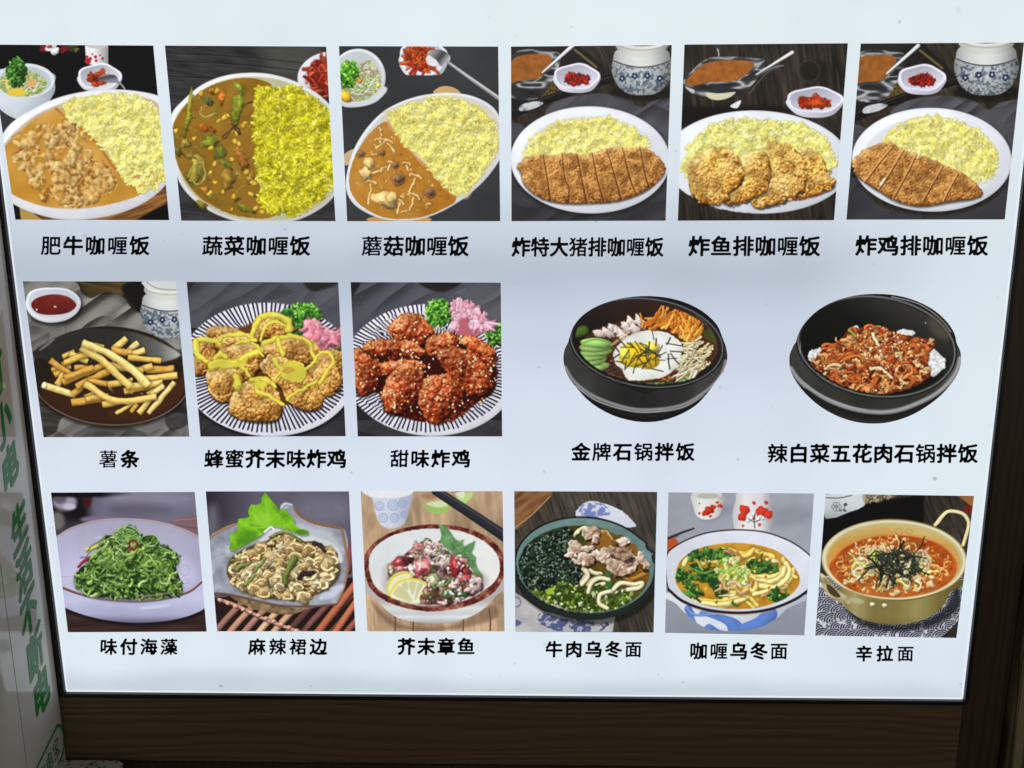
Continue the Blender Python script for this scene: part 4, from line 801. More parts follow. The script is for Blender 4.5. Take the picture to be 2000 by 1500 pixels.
def d_honey(c):
    c.a[:] = (36, 36, 40)
    cloth(c, [(1020, 60), (1990, 60), (1990, 330), (1020, 330)], (72, 74, 82), amp=45, sc=200); cloth(c, [(1500, 200), (1650, 140), (1800, 100), (1960, 70), (1990, 330), (1500, 330)], (78, 80, 88), amp=30, sc=160); c.P([(1740, 60), (1960, 60), (1800, 120)], (32, 28, 26), soft=20)
    c.P([(1020, 56), (1090, 60), (1040, 130), (1040, 260), (1020, 300)], (34, 34, 38), soft=12)
    cloth(c, [(1100, 900), (1250, 990), (1990, 1000), (1990, 900)], (44, 44, 48), amp=30)
    o = ellp(1522, 590, 530, 402, 3, n=36); c.P(inset(o, 1.01, 0, 12), (10, 10, 12), soft=20, op=.8); plate(c, o, (228, 228, 240), light=(.1, .08))
    stripes(c, o, 1510, 575, 112, .5, w=9); c.E(1505, 575, 330, 240, (200, 200, 212), soft=40, op=.35)
    c.P([(1090, 440), (1250, 380), (1460, 300), (1620, 300), (1760, 440), (1930, 520), (1900, 700), (1740, 780), (1560, 700), (1400, 780), (1190, 700), (1120, 560)], (92, 52, 18), soft=20); c.P([(1560, 640), (1640, 680), (1680, 780), (1600, 800), (1540, 720)], (80, 46, 18), soft=10)
    parsley(c, 1735, 255, 105, 62, n=260, r=12); parsley(c, 1690, 350, 60, 36, [(28, 70, 22), (44, 100, 30), (70, 130, 40)], n=60, r=11); parsley(c, 1945, 440, 34, 34, n=40, r=10); parsley(c, 1630, 250, 36, 22, [(28, 80, 26), (44, 110, 34)], n=30, r=10)
    ginger(c, [(1740, 290), (1780, 300), (1850, 350), (1950, 370), (1945, 420), (1880, 450), (1850, 470), (1790, 440), (1740, 400)], [(226, 150, 166), (206, 116, 136), (180, 90, 104), (234, 174, 186)], 34, 120, 34)
    H = [(0, (104, 58, 16)), (.25, (162, 104, 38)), (.5, (198, 144, 66)), (.75, (218, 174, 98)), (1, (236, 206, 146))]
    kw = dict(dome=44, cell=24, amp=8, gain=.85, rough=9, rs=26, shadow=(4, 14, 14), occ=.6)
    N = [[(1150, 345), (1220, 325), (1330, 350), (1340, 400), (1260, 430), (1160, 390)], [(1070, 430), (1120, 400), (1200, 440), (1180, 560), (1130, 600), (1080, 610)], [(1075, 500), (1140, 520), (1150, 610), (1080, 612)],
         [(1210, 400), (1300, 370), (1420, 390), (1440, 440), (1380, 480), (1230, 480)], [(1425, 320), (1470, 262), (1560, 245), (1640, 280), (1680, 350), (1600, 390), (1500, 400), (1440, 420)],
         [(1480, 440), (1560, 395), (1680, 385), (1800, 430), (1830, 500), (1760, 550), (1600, 540), (1500, 500)], [(1160, 540), (1220, 480), (1320, 440), (1420, 430), (1470, 480), (1470, 560), (1420, 640), (1320, 690), (1200, 680), (1150, 600)],
         [(1145, 640), (1200, 600), (1340, 590), (1370, 650), (1330, 740), (1250, 785), (1180, 750)], [(1830, 480), (1960, 490), (1960, 700), (1900, 690), (1820, 560)], [(1770, 560), (1860, 500), (1940, 580), (1950, 680), (1900, 740), (1840, 740), (1790, 660)],
         [(1470, 560), (1530, 505), (1620, 520), (1740, 580), (1800, 660), (1850, 740), (1840, 810), (1760, 838), (1660, 800), (1590, 700), (1490, 620)], [(1275, 830), (1310, 730), (1400, 650), (1490, 640), (1560, 700), (1610, 790), (1580, 885), (1480, 905), (1350, 885)]]
    for k in N: crust(c, k, H, **kw)
    c.shc = (110, 80, 10)
    MU = (216, 202, 66)
    def mus(p, w, w2=None): c.T(p, w*(.95+.35*c.r.rand()), MU, hi=.2, ed=.2, sh=.14, w2=w*(.8+.5*c.r.rand()), sm=6, soft=4); c.T([(x-w*.1, y-w*.12) for x, y in p], w*.22, (236, 228, 120), hi=0, ed=0, sm=6, soft=6, op=.5)
    for p, w in [([(1480, 410), (1500, 340), (1560, 300), (1640, 340)], 20), ([(1440, 340), (1470, 280), (1560, 262), (1620, 285), (1650, 320), (1640, 360)], 36), ([(1430, 400), (1430, 350), (1470, 290)], 26), ([(1500, 430), (1560, 405), (1680, 395), (1760, 430), (1790, 500), (1800, 530)], 26), ([(1580, 410), (1590, 460), (1610, 500)], 26), ([(1080, 430), (1130, 410), (1210, 420), (1230, 440)], 30), ([(1085, 430), (1090, 490), (1130, 520), (1160, 545)], 34), ([(1230, 420), (1260, 385), (1350, 375), (1430, 390)], 18), ([(1330, 435), (1400, 410), (1450, 410)], 20), ([(1170, 565), (1250, 540), (1340, 545), (1410, 500), (1480, 470)], 40), ([(1200, 540), (1230, 490), (1260, 520)], 30), ([(1420, 430), (1460, 450), (1485, 510)], 16), ([(1180, 570), (1230, 555), (1330, 560)], 46), ([(1340, 560), (1380, 590), (1410, 630)], 18), ([(1290, 600), (1330, 650), (1350, 690)], 10), ([(1560, 530), (1600, 600), (1620, 630), (1700, 650), (1740, 620), (1720, 580), (1680, 550)], 30), ([(1560, 650), (1600, 610), (1660, 600)], 16), ([(1640, 770), (1690, 720), (1760, 690), (1810, 665)], 18), ([(1740, 590), (1790, 550), (1830, 490), (1890, 490), (1910, 540), (1870, 600), (1830, 670)], 22), ([(1420, 650), (1480, 645), (1550, 680)], 24), ([(1450, 660), (1460, 720), (1520, 740), (1560, 770), (1610, 800)], 24), ([(1330, 640), (1330, 690)], 40), ([(1545, 680), (1560, 700)], 26)]:
        mus(p, w)
    for pl in [[(1160, 572), (1230, 535), (1340, 545), (1400, 520), (1370, 570), (1240, 575)]]: c.P(pl, MU, soft=4, rough=5)
    c.P([(1590, 590), (1650, 540), (1730, 570), (1750, 630), (1690, 665), (1620, 640)], MU, soft=3, rough=4); c.P([(1600, 600), (1640, 575), (1680, 590), (1660, 610), (1620, 615)], (200, 158, 60), soft=4)
    c.P([(1435, 665), (1490, 660), (1515, 690), (1470, 700)], MU, soft=3)
    fm = c.mask([(1070, 430), (1160, 350), (1440, 300), (1560, 240), (1690, 290), (1950, 480), (1960, 700), (1800, 840), (1620, 790), (1570, 870), (1480, 890), (1290, 830), (1140, 640)]); c.warp(gauss(fm, 4), 12, 34, .3); c.tint(fm, 60, .12)
    c.shc = None

def d_sweet(c):
    c.a[:] = (30, 30, 34)
    cloth(c, [(50, 50), (810, 50), (810, 320), (50, 320)], (74, 74, 84), amp=45, sc=170); cloth(c, [(500, 150), (620, 80), (810, 50), (810, 250), (500, 200)], (84, 84, 94), amp=26, sc=140); c.P([(400, 50), (600, 50), (520, 100), (440, 85)], (30, 26, 26), soft=14)
    c.P([(50, 50), (110, 50), (80, 110), (60, 130)], (26, 26, 30), soft=10)
    cloth(c, [(80, 730), (200, 800), (810, 810), (810, 730)], (50, 50, 54), amp=24)
    o = ellp(452, 482, 425, 322, 3, n=36); plate(c, o, (230, 230, 240), light=(.1, .08)); stripes(c, o, 430, 470, 112, .52, w=6.5)
    parsley(c, 492, 205, 66, 68, n=260, r=9); parsley(c, 770, 310, 48, 56, n=110, r=9)
    ginger(c, [(565, 155), (610, 150), (690, 180), (730, 240), (780, 260), (710, 300), (640, 330), (590, 310), (560, 240)], [(226, 180, 196), (212, 150, 170), (236, 204, 216), (196, 122, 140)], 80, 80, 20)
    c.P([(590, 250), (620, 230), (650, 300), (620, 330), (595, 310)], (180, 92, 104), soft=8)
    c.T([(720, 250), (780, 258)], 12, (236, 180, 204)); c.T([(600, 180), (604, 138)], 10, (226, 170, 190)); c.T([(570, 190), (568, 150)], 12, (190, 120, 150))
    S = [(0, (44, 9, 4)), (.25, (98, 26, 9)), (.5, (142, 48, 17)), (.72, (172, 76, 30)), (1, (208, 128, 74))]
    kw = dict(dome=44, cell=30, amp=6.5, gain=.85, rough=9, rs=24, shadow=(2, 10, 12), occ=.8, spec=.22, sp=14)
    c.P([(90, 560), (200, 600), (250, 690), (420, 735), (560, 730), (660, 660), (770, 570), (740, 400), (500, 300), (150, 380)], (48, 10, 6), soft=10)
    N = [[(245, 290), (270, 240), (330, 200), (400, 215), (460, 270), (460, 330), (400, 370), (300, 340)], [(430, 340), (480, 300), (560, 300), (600, 340), (560, 400), (480, 430), (430, 400)], [(600, 340), (660, 310), (740, 360), (775, 400), (770, 460), (710, 470), (640, 400)],
         [(75, 400), (130, 380), (210, 430), (220, 520), (170, 590), (90, 595)], [(130, 350), (230, 330), (350, 340), (425, 380), (400, 420), (250, 430), (140, 400)], [(200, 440), (300, 430), (400, 440), (430, 480), (330, 520), (220, 510)],
         [(485, 390), (560, 365), (650, 390), (720, 450), (755, 530), (740, 590), (680, 612), (600, 570), (500, 460)], [(210, 620), (230, 540), (280, 470), (350, 450), (420, 500), (410, 590), (370, 650), (300, 695), (240, 690)], [(395, 640), (400, 560), (450, 510), (530, 500), (600, 550), (612, 610), (580, 690), (500, 742), (430, 720)]]
    for k in N: crust(c, k, S, **kw)
    fm = c.mask([(75, 400), (150, 330), (250, 220), (400, 205), (600, 300), (775, 390), (760, 590), (600, 720), (480, 745), (230, 690), (90, 590)]); c.warp(fm, 10, 26, .5)
    c.shc = (60, 20, 10)
    al = c.mask([(90, 400), (250, 220), (400, 210), (560, 300), (760, 390), (760, 580), (640, 680), (500, 735), (380, 700), (240, 690), (200, 580), (90, 580)])
    bits(c, al, 330, 5.2, [(238, 214, 160), (226, 190, 124), (246, 232, 196), (208, 150, 80)], asp=.55, sh=.3)
    bits(c, c.mask([(200, 660), (420, 725), (560, 735), (660, 650), (640, 640), (500, 730), (250, 670)]), 60, 4, [(150, 50, 20), (110, 30, 14)])
    c.shc = None

def pot(c, cx, cy, rx, ry, ang, depth, shoulder):
    """black stone bowl: rim ellipse, shoulder ring and base"""
    pass

def d_bibim(c):
    c.a[:] = (16, 16, 16)
    sl = c.full(); X, Y = c.PX, c.PY
    c.put(sl, c.mask([(1100, 330), (1900, 330), (1900, 480), (1840, 600), (1700, 700), (1540, 740), (1400, 730), (1250, 670), (1130, 520), (1100, 430)]), (22, 22, 22))
    out = [(1102, 440), (1108, 380), (1130, 340), (1500, 600), (1870, 340), (1895, 380), (1900, 430), (1870, 500), (1800, 580), (1690, 645), (1560, 680), (1420, 675), (1290, 630), (1180, 560), (1120, 500)]
    c.P(out, lambda sl, sd, X, Y: ramp(c.noise(sl, 120, 2)*.4+.4*np.exp(-((X-1150)/120)**2)+.4*np.exp(-((X-1800)/110)**2), [(0, (26, 26, 26)), (.5, (44, 44, 43)), (1, (92, 92, 92))]), soft=3, sm=4)
    arc = lambda x0, y0, x1, y1, b, n=12: [(x0+(x1-x0)*t, y0+(y1-y0)*t+b*4*t*(1-t)) for t in np.linspace(0, 1, n)]
    c.T([(1112, 470), (1160, 545), (1260, 615), (1400, 665), (1520, 678), (1680, 655), (1800, 585), (1870, 510), (1895, 440)], 22, (92, 92, 94), hi=.5, ed=.9, soft=8); c.T([(1160, 560), (1260, 630), (1400, 676), (1520, 688), (1680, 666), (1790, 605)], 8, (128, 128, 130), hi=.1, ed=.6, soft=4)
    c.T([(1170, 600), (1300, 690), (1500, 736), (1680, 705), (1800, 620)], 34, (14, 14, 14), soft=14, hi=0)
    E = (1508, 348, 380, 222, 7)
    c.E(*E[:4], (28, 28, 28), ang=E[4]); c.ring(E[0], E[1]+1, E[2]-7, E[3]-7, 7, (118, 120, 122), ang=E[4], soft=4, op=.8); c.ring(E[0], E[1], E[2]-1, E[3]-1, 6, (14, 14, 14), ang=E[4])
    c.E(1508, 350, 362, 204, lambda sl, sd, u, v: ramp(.5-.5*v+.25*u, [(0, (12, 12, 12)), (.5, (26, 20, 18)), (1, (46, 26, 20))]), ang=7)
    c.T([(1750, 210), (1820, 290), (1848, 380), (1820, 440)], 16, (70, 66, 60), op=.6, soft=10, hi=0)
    inn = c.mask(ellp(1508, 352, 350, 196, 7)); c.clip = inn
    c.P([(1160, 420), (1200, 330), (1300, 270), (1480, 225), (1700, 250), (1820, 330), (1840, 400), (1760, 500), (1560, 590), (1350, 560), (1220, 480)], (70, 34, 16), soft=8, rough=6)
    m = c.mask([(1250, 470), (1400, 500), (1600, 540), (1760, 480), (1700, 350), (1380, 300), (1330, 400)]); bits(c, m, 240, 10, [(110, 56, 26), (140, 76, 38), (80, 36, 18), (160, 96, 50)], tex=.2)
    m = c.mask([(1500, 550), (1640, 540), (1740, 480), (1700, 540), (1580, 580), (1460, 580), (1350, 555)]); bits(c, m, 120, 12, [(36, 70, 40), (60, 100, 50), (22, 44, 28), (120, 150, 90)], spec=.2)
    strands(c, c.mask([(1250, 480), (1380, 440), (1400, 520), (1340, 540)]), 70, 110, 9, [(72, 46, 40), (96, 64, 54), (50, 32, 30)], curl=.1, dirs=lambda x, y: 2.7)
    c.T([(1165, 300), (1200, 290)], 50, (60, 84, 30), soft=10)
    for x, y, a in [(1250, 470, -12), (1235, 440, -10), (1240, 415, -8), (1262, 392, -4), (1255, 370, 0), (1262, 350, 5)]:
        c.L(x, y, 78, 24, (150, 196, 104), ang=a, hi=.35, ed=.35, wob=.06, sh=.3); c.T([(x-70, y+2), (x-10, y-17), (x+66, y-4)], 6, (104, 160, 60), hi=0, ed=0, soft=3)
    for x, y, a in [(1280, 305, 20), (1320, 300, 40), (1350, 280, 30), (1375, 300, 50), (1410, 275, 50), (1435, 255, 55), (1450, 285, 60), (1475, 250, 60), (1390, 320, 60)]: c.L(x, y, 40, 17, (196, 180, 170), ang=a, wob=.25, hi=.4, ed=.3, sh=.35, tex=.2); c.T([(x-26, y-4), (x, y-16), (x+24, y-2)], 8, (232, 222, 214), hi=.2, ed=.2, soft=3)
    strands(c, c.mask([(1490, 280), (1500, 240), (1600, 240), (1720, 250), (1760, 300), (1740, 370), (1690, 370), (1640, 300)]), 110, 80, 13, [(226, 138, 44), (206, 110, 30), (240, 164, 70), (190, 96, 24)], curl=.12, dirs=lambda x, y: -1.0+(1620-x)/400)
    c.T([(1680, 222), (1700, 260), (1720, 300)], 10, (240, 150, 50)); c.T([(1500, 230), (1540, 228)], 8, (236, 150, 50))
    strands(c, c.mask([(1740, 340), (1790, 320), (1840, 390), (1800, 470), (1720, 500), (1680, 440)]), 70, 90, 11, [(222, 214, 170), (200, 188, 136), (236, 232, 204), (186, 160, 100)], curl=.12, dirs=lambda x, y: 2.5)
    c.P([(1780, 290), (1840, 290), (1846, 350), (1800, 330)], (70, 80, 30), soft=14, op=.7)
    c.T([(1340, 360), (1390, 320), (1420, 300)], 16, (196, 170, 130), op=.6)
    c.P([(1350, 430), (1345, 400), (1380, 350), (1430, 310), (1500, 290), (1590, 295), (1650, 325), (1682, 370), (1670, 430), (1640, 480), (1590, 515), (1520, 530), (1440, 533), (1405, 520), (1390, 480), (1360, 460)], lambda sl, sd, X, Y: ramp(c.noise(sl, 50, 3)+np.clip(-sd/120, 0, .4)-.1, [(0, (196, 194, 186)), (.4, (226, 226, 220)), (1, (240, 240, 236))]), soft=3, rough=5)
    c.ring(1512, 412, 160, 114, 5, (206, 190, 150), op=.35, soft=6)
    c.L(1445, 410, 76, 62, (232, 196, 30), wob=.08, hi=.2, ed=.25, soft=4); c.L(1510, 420, 60, 60, (226, 176, 24), wob=.1, hi=.2, ed=.2, soft=6); c.L(1530, 370, 40, 26, (236, 214, 80), soft=10, wob=.1); c.L(1400, 400, 26, 30, (244, 226, 90), soft=8, wob=.2)
    c.clip = c.mask(ellp(1508, 352, 362, 204, 7)); c.shc = (120, 110, 60)
    for i in range(46):
        a = c.r.rand()*6.28; q = c.r.rand()**.75; x = 1505+math.cos(a)*150*q; y = 398+math.sin(a)*92*q; b = a+(c.r.rand()-.5)*2.0; l = 34+44*c.r.rand()
        c.T([(x-math.cos(b)*l*.5, y-math.sin(b)*l*.45), (x+math.cos(b+.4)*l*.1, y+math.sin(b)*l*.1), (x+math.cos(b)*l*.6, y+math.sin(b)*l*.55)], 4+3*c.r.rand(), mixc((34, 38, 28), (78, 76, 50), c.r.rand()), sm=3, hi=.3)
    c.shc = None; c.clip = None

def d_kimchi(c):
    c.a[:] = (18, 18, 17)
    out = [(335, 640), (340, 570), (370, 520), (950, 800), (1530, 520), (1552, 600), (1545, 680), (1480, 790), (1370, 890), (1200, 980), (1050, 1020), (880, 1010), (700, 960), (520, 870), (400, 760), (350, 700)]
    c.P(out, lambda sl, sd, X, Y: ramp(c.noise(sl, 150, 2)*.3+.35*np.exp(-((X-430)/160)**2)+.5*np.exp(-((X-1480)/90)**2), [(0, (36, 36, 32)), (.5, (52, 52, 48)), (1, (104, 104, 102))]), soft=3, sm=4)
    c.T([(345, 690), (420, 790), (560, 890), (740, 965), (920, 1000), (1100, 990), (1300, 915), (1430, 830), (1520, 720), (1548, 620)], 42, (104, 104, 106), hi=.45, ed=.95, soft=12)
    c.T([(400, 760), (560, 880), (740, 955), (880, 985)], 12, (150, 150, 156), hi=0, ed=.4, soft=8, op=.7); c.T([(1440, 860), (1520, 750)], 14, (136, 138, 140), hi=0, soft=10, op=.6)
    c.T([(450, 860), (640, 980), (900, 1050), (1100, 1045), (1300, 970)], 50, (22, 22, 20), soft=14, hi=0); c.T([(560, 975), (700, 1030), (900, 1066), (1080, 1060)], 24, (34, 33, 30), soft=10, hi=0)
    c.E(952, 532, 575, 366, (30, 30, 28), ang=8); c.ring(952, 534, 560, 352, 12, (128, 130, 130), ang=8, soft=7, op=.75); c.ring(952, 532, 572, 363, 9, (16, 16, 15), ang=8)
    c.T([(1060, 180), (1250, 230), (1400, 330), (1480, 430)], 8, (206, 208, 208), op=.7, soft=5, hi=0); c.T([(410, 580), (420, 470), (480, 370), (540, 320)], 7, (190, 190, 190), op=.6, soft=5, hi=0)
    c.E(950, 536, 540, 338, lambda sl, sd, u, v: ramp(.5-.4*v+.3*u, [(0, (8, 8, 8)), (.6, (14, 14, 12)), (.85, (34, 34, 32)), (1, (48, 46, 42))]), ang=8)
    c.E(1400, 400, 100, 60, (84, 74, 62), ang=50, soft=50, op=.6); c.E(1300, 366, 5, 5, (210, 210, 200), soft=3)
    c.clip = c.mask(ellp(950, 536, 532, 330, 8))
    w = [(232, 234, 232), (214, 218, 220), (244, 246, 244)]
    for p in [[(470, 600), (500, 560), (600, 545), (640, 600), (560, 660), (480, 640)], [(1310, 610), (1360, 555), (1440, 640), (1400, 720), (1350, 740), (1310, 700)], [(770, 430), (800, 398), (830, 420), (800, 460)], [(450, 690), (480, 660), (530, 690), (480, 720)], [(1100, 440), (1150, 420), (1220, 440), (1150, 470)]]:
        m = c.mask(p, rough=5); c.put(c.full(), m, (206, 210, 210)); bits(c, m, 120, 11, w, asp=.6, sh=.1, hi=.2, ed=.15)
    pile = [(480, 700), (530, 600), (620, 520), (700, 480), (760, 420), (880, 384), (1010, 395), (1100, 440), (1200, 460), (1340, 480), (1365, 530), (1300, 600), (1330, 680), (1340, 740), (1260, 800), (1120, 850), (950, 876), (800, 868), (660, 820), (540, 750)]
    c.P(pile, (96, 36, 14), soft=3, rough=12, rs=30); m = c.mask(inset(pile, .96), rough=10)
    sl = c.full(); h = 26*(1-c.worley(sl, 66)[0])+14*(1-c.worley(sl, 30)[0])+34*c.noise(sl, 70, 3)
    c.relief(sl, m*.95, h, [(0, (66, 20, 8)), (.3, (128, 52, 18)), (.55, (172, 88, 34)), (.8, (206, 134, 66)), (1, (236, 190, 124))], gain=1., spec=.2, occ=.8)
    for x, y in c.pick(m, 150):
        r = 18+30*c.r.rand(); k = c.r.rand(); col = (176, 84, 34) if k < .45 else ((140, 50, 22) if k < .65 else ((206, 140, 76) if k < .9 else (222, 186, 132)))
        a = c.r.rand()*6.28; p = [(x+math.cos(a+t)*r*(1+.3*t/3), y+math.sin(a+t)*r*.7) for t in np.linspace(0, 2.6, 5)]
        c.T(p, 14+18*c.r.rand(), col, hi=.45, ed=.35, sh=.3, sm=3, spec=.1, w2=8)
        if c.r.rand() < .6: c.L(x+r, y, r*.9, r*.55, mixc(col, (150, 64, 24), .4), ang=c.r.rand()*180, wob=.5, hi=.4, ed=.3, tex=.35, sh=.3, spec=.12)
    c.warp(gauss(m, 4)*c.clip, 24, 44, .4)
    for p, col in [([(930, 445), (950, 490), (970, 530)], (222, 206, 160)), ([(590, 690), (650, 660), (700, 670)], (206, 180, 140)), ([(760, 420), (800, 460)], (130, 140, 60)), ([(910, 690), (980, 690), (1060, 760)], (226, 200, 160)), ([(700, 640), (800, 600), (900, 620), (970, 640)], (176, 96, 40)), ([(1150, 760), (1200, 720), (1200, 680)], (204, 120, 60)), ([(860, 510), (830, 550)], (216, 110, 30))]:
        c.T(p, 26, col, hi=.4, ed=.4, sh=.3, w2=16)
    c.warp(gauss(m, 3), 10, 24); m = c.mask([(850, 440), (1000, 400), (1180, 500), (1150, 640), (950, 640), (800, 640)]); bits(c, m, 60, 8, [(240, 214, 160), (226, 180, 110), (250, 236, 200)], asp=.55); bits(c, c.mask(inset(pile, .9)), 70, 7, [(236, 200, 140), (214, 160, 96)], asp=.55)
    c.clip = None

def d_seaweed(c):
    c.a[:] = (106, 102, 122); sl = c.full()
    c.put(sl, np.clip((400-c.PX)/260, 0, 1)*.75, (34, 28, 34)); c.put(sl, np.clip((330-c.PX)/60, 0, 1)*np.clip((300-c.PY)/80, 0, 1), (14, 12, 16))
    c.E(150, 130, 75, 55, (150, 140, 160), soft=30); c.E(120, 110, 40, 30, (90, 80, 96), soft=20); c.E(180, 160, 40, 20, (190, 184, 200), soft=16); c.E(290, 110, 30, 60, (56, 20, 22), soft=20); c.E(100, 250, 50, 60, (100, 98, 94), soft=30); c.E(260, 80, 300, 20, (10, 8, 10), soft=20)
    c.E(700, 110, 260, 60, (128, 124, 144), soft=90); c.E(620, 180, 200, 40, (92, 88, 106), soft=60); c.E(330, 240, 80, 18, (120, 100, 134), soft=20); c.P([(820, 260), (900, 228), (1000, 225), (1000, 330), (900, 300)], (120, 92, 96), soft=16)
    c.T([(830, 250), (990, 235)], 6, (150, 116, 116), soft=6); c.T([(850, 275), (1000, 300)], 5, (90, 66, 72), soft=6)
    wood(c, [(140, 800), (1050, 700), (1060, 960), (150, 960)], (52, 34, 34), 18, -.05, .35)
    o = [(95, 345), (180, 295), (300, 255), (440, 235), (580, 235), (720, 250), (860, 285), (990, 345), (1060, 430), (1080, 560), (1040, 700), (1100, 740), (1000, 820), (840, 872), (640, 892), (460, 882), (290, 848), (150, 795), (40, 720), (-40, 620), (-60, 500), (0, 400)]
    c.P(inset(o, 1.01, 0, 16), (14, 8, 10), soft=24, op=.8)
    c.P(o, lambda sl, sd, X, Y: ramp((Y-230)/660, [(0, (186, 184, 204)), (.5, (180, 178, 206)), (.78, (188, 190, 222)), (.93, (164, 164, 196)), (1, (96, 92, 118))]))
    inn = [(95, 352), (180, 302), (300, 262), (440, 242), (580, 242), (720, 257), (860, 292), (985, 350), (1060, 440), (1080, 540), (1016, 630), (940, 690), (820, 730), (660, 752), (500, 750), (340, 732), (220, 700), (136, 668), (20, 600), (-20, 480), (20, 400)]
    c.P(inn, lambda sl, sd, X, Y: ramp(c.noise(sl, 300, 2)*.3+np.clip(.7-(Y-250)/700+(X-500)/1600, 0, 1)*.8, [(0, (196, 194, 222)), (.5, (172, 170, 198)), (1, (158, 156, 180))]), soft=2)
    c.T(inn[:9], 7, (170, 138, 128), hi=.2, ed=.2, sm=5); c.T(inn[10:18], 10, (128, 78, 66), hi=.2, ed=.2, sm=5); c.T([(x, y+7) for x, y in inn[10:18]], 5, (72, 30, 34), hi=0, ed=0, sm=5)
    c.E(800, 570, 170, 110, (206, 204, 232), soft=60, op=.6); c.E(720, 790, 100, 12, (222, 224, 246), ang=-6, soft=12, op=.6); c.E(420, 355, 80, 10, (200, 200, 224), soft=10, op=.6); c.T([(60, 600), (280, 600)], 3, (150, 148, 170), hi=0, op=.6)
    c.T([(290, 430), (340, 415), (372, 402)], 24, (206, 180, 84)); c.T([(235, 540), (270, 505), (315, 480)], 14, (120, 30, 50), w2=24); c.T([(250, 480), (290, 478)], 12, (140, 100, 150)); c.ring(905, 560, 30, 32, 5, (170, 150, 196), op=.8); c.ring(910, 630, 22, 14, 5, (170, 150, 190), op=.7)
    pile = [(210, 620), (240, 560), (330, 470), (380, 390), (420, 345), (470, 330), (520, 284), (590, 288), (640, 340), (700, 345), (745, 390), (820, 430), (870, 480), (850, 560), (890, 650), (880, 700), (760, 730), (600, 745), (440, 738), (310, 715), (250, 680)]
    c.P(inset(pile, 1.02, 0, 14), (110, 108, 132), soft=26, op=.7)
    c.P(pile, (24, 46, 18), soft=3, rough=14, rs=26); m = c.mask(inset(pile, .95), rough=8)
    cols = [(74, 108, 44), (98, 136, 60), (54, 84, 34), (124, 160, 80), (84, 122, 48), (146, 180, 102)]
    c.shc = (10, 24, 8)
    cm = c.mask(inset(pile, 1.04), rough=16, rs=24); strands(c, m, 240, 110, 19, cols, curl=.55, segs=6, hi=.6, spec=.2, srt=False, sh=.35, clipm=cm)
    sw = c.mask([(560, 560), (600, 440), (700, 410), (800, 450), (850, 560), (860, 640)])
    for i in range(34):
        q = i/34.; r = .35+.65*c.r.rand(); a0 = 3.3+c.r.rand()*.5; p = [(710+math.cos(a)*150*r, 560+math.sin(a)*150*r) for a in np.linspace(a0, a0+1.5+1.2*c.r.rand(), 7)]
        c.T(p, 10+6*c.r.rand(), cols[c.r.randint(6)], hi=.5, ed=.5, sh=.3, sm=4, w2=6)
    for i in range(30):
        x = 330+c.r.rand()*240; y = 380+c.r.rand()*160; c.T([(x+60, y-46), (x+20, y-10), (x-30, y+20), (x-60, y+60)], 10+8*c.r.rand(), cols[c.r.randint(6)], hi=.5, ed=.5, sh=.3, sm=4, w2=6, spec=.2)
    strands(c, m, 70, 80, 13, [(134, 170, 76), (104, 146, 60), (160, 190, 110)], curl=.5, segs=5, hi=.5, spec=.4, srt=False, clipm=cm)
    for x, y in c.pick(m, 60): c.L(x, y, 16, 9, (24, 40, 18), ang=c.r.rand()*180, wob=.5, soft=6, op=.75)
    for x, y in c.pick(m, 26): c.L(x, y, 11, 8, (140, 180, 50), ang=c.r.rand()*180, wob=.4, op=.85)
    c.warp(gauss(m, 3), 12, 30)
    for q in range(8): c.T([(500+q*50+c.r.randn()*30, 690+c.r.randn()*16), (520+q*50, 730)], 12, (20, 40, 16), soft=5)
    c.ring(545, 345, 78, 60, 7, (170, 200, 150), op=.85, soft=2); c.E(545, 345, 70, 52, (120, 160, 90), soft=6, op=.35); c.ring(685, 370, 56, 36, 6, (150, 190, 130), op=.8)
    strands(c, c.mask(ellp(545, 340, 60, 40)), 30, 40, 9, [(150, 190, 100), (110, 160, 70)], curl=.9)
    c.ring(582, 402, 24, 28, 13, (110, 24, 22), soft=2); c.ring(582, 402, 20, 24, 3, (200, 120, 80), op=.6); c.E(580, 404, 10, 12, (150, 160, 90)); c.T([(565, 425), (545, 440)], 8, (120, 40, 30))
    c.T([(610, 720), (680, 722), (800, 705)], 14, (150, 120, 124), op=.6, soft=8); c.shc = None

def leafshape(c, pts, col, vein, mid=None, veins=()):
    c.P(pts, lambda sl, sd, X, Y: ramp(c.noise(sl, 50, 3)*.7+.3*c.noise(sl, 16, 2), [(0, np.asarray(col)*.62), (.5, np.asarray(col, float)), (1, np.asarray(col)*1.3)]), soft=2, sm=1)
    for v in veins: c.T(v, 5, vein, hi=0, ed=0, w2=2, op=.6, soft=2.5)

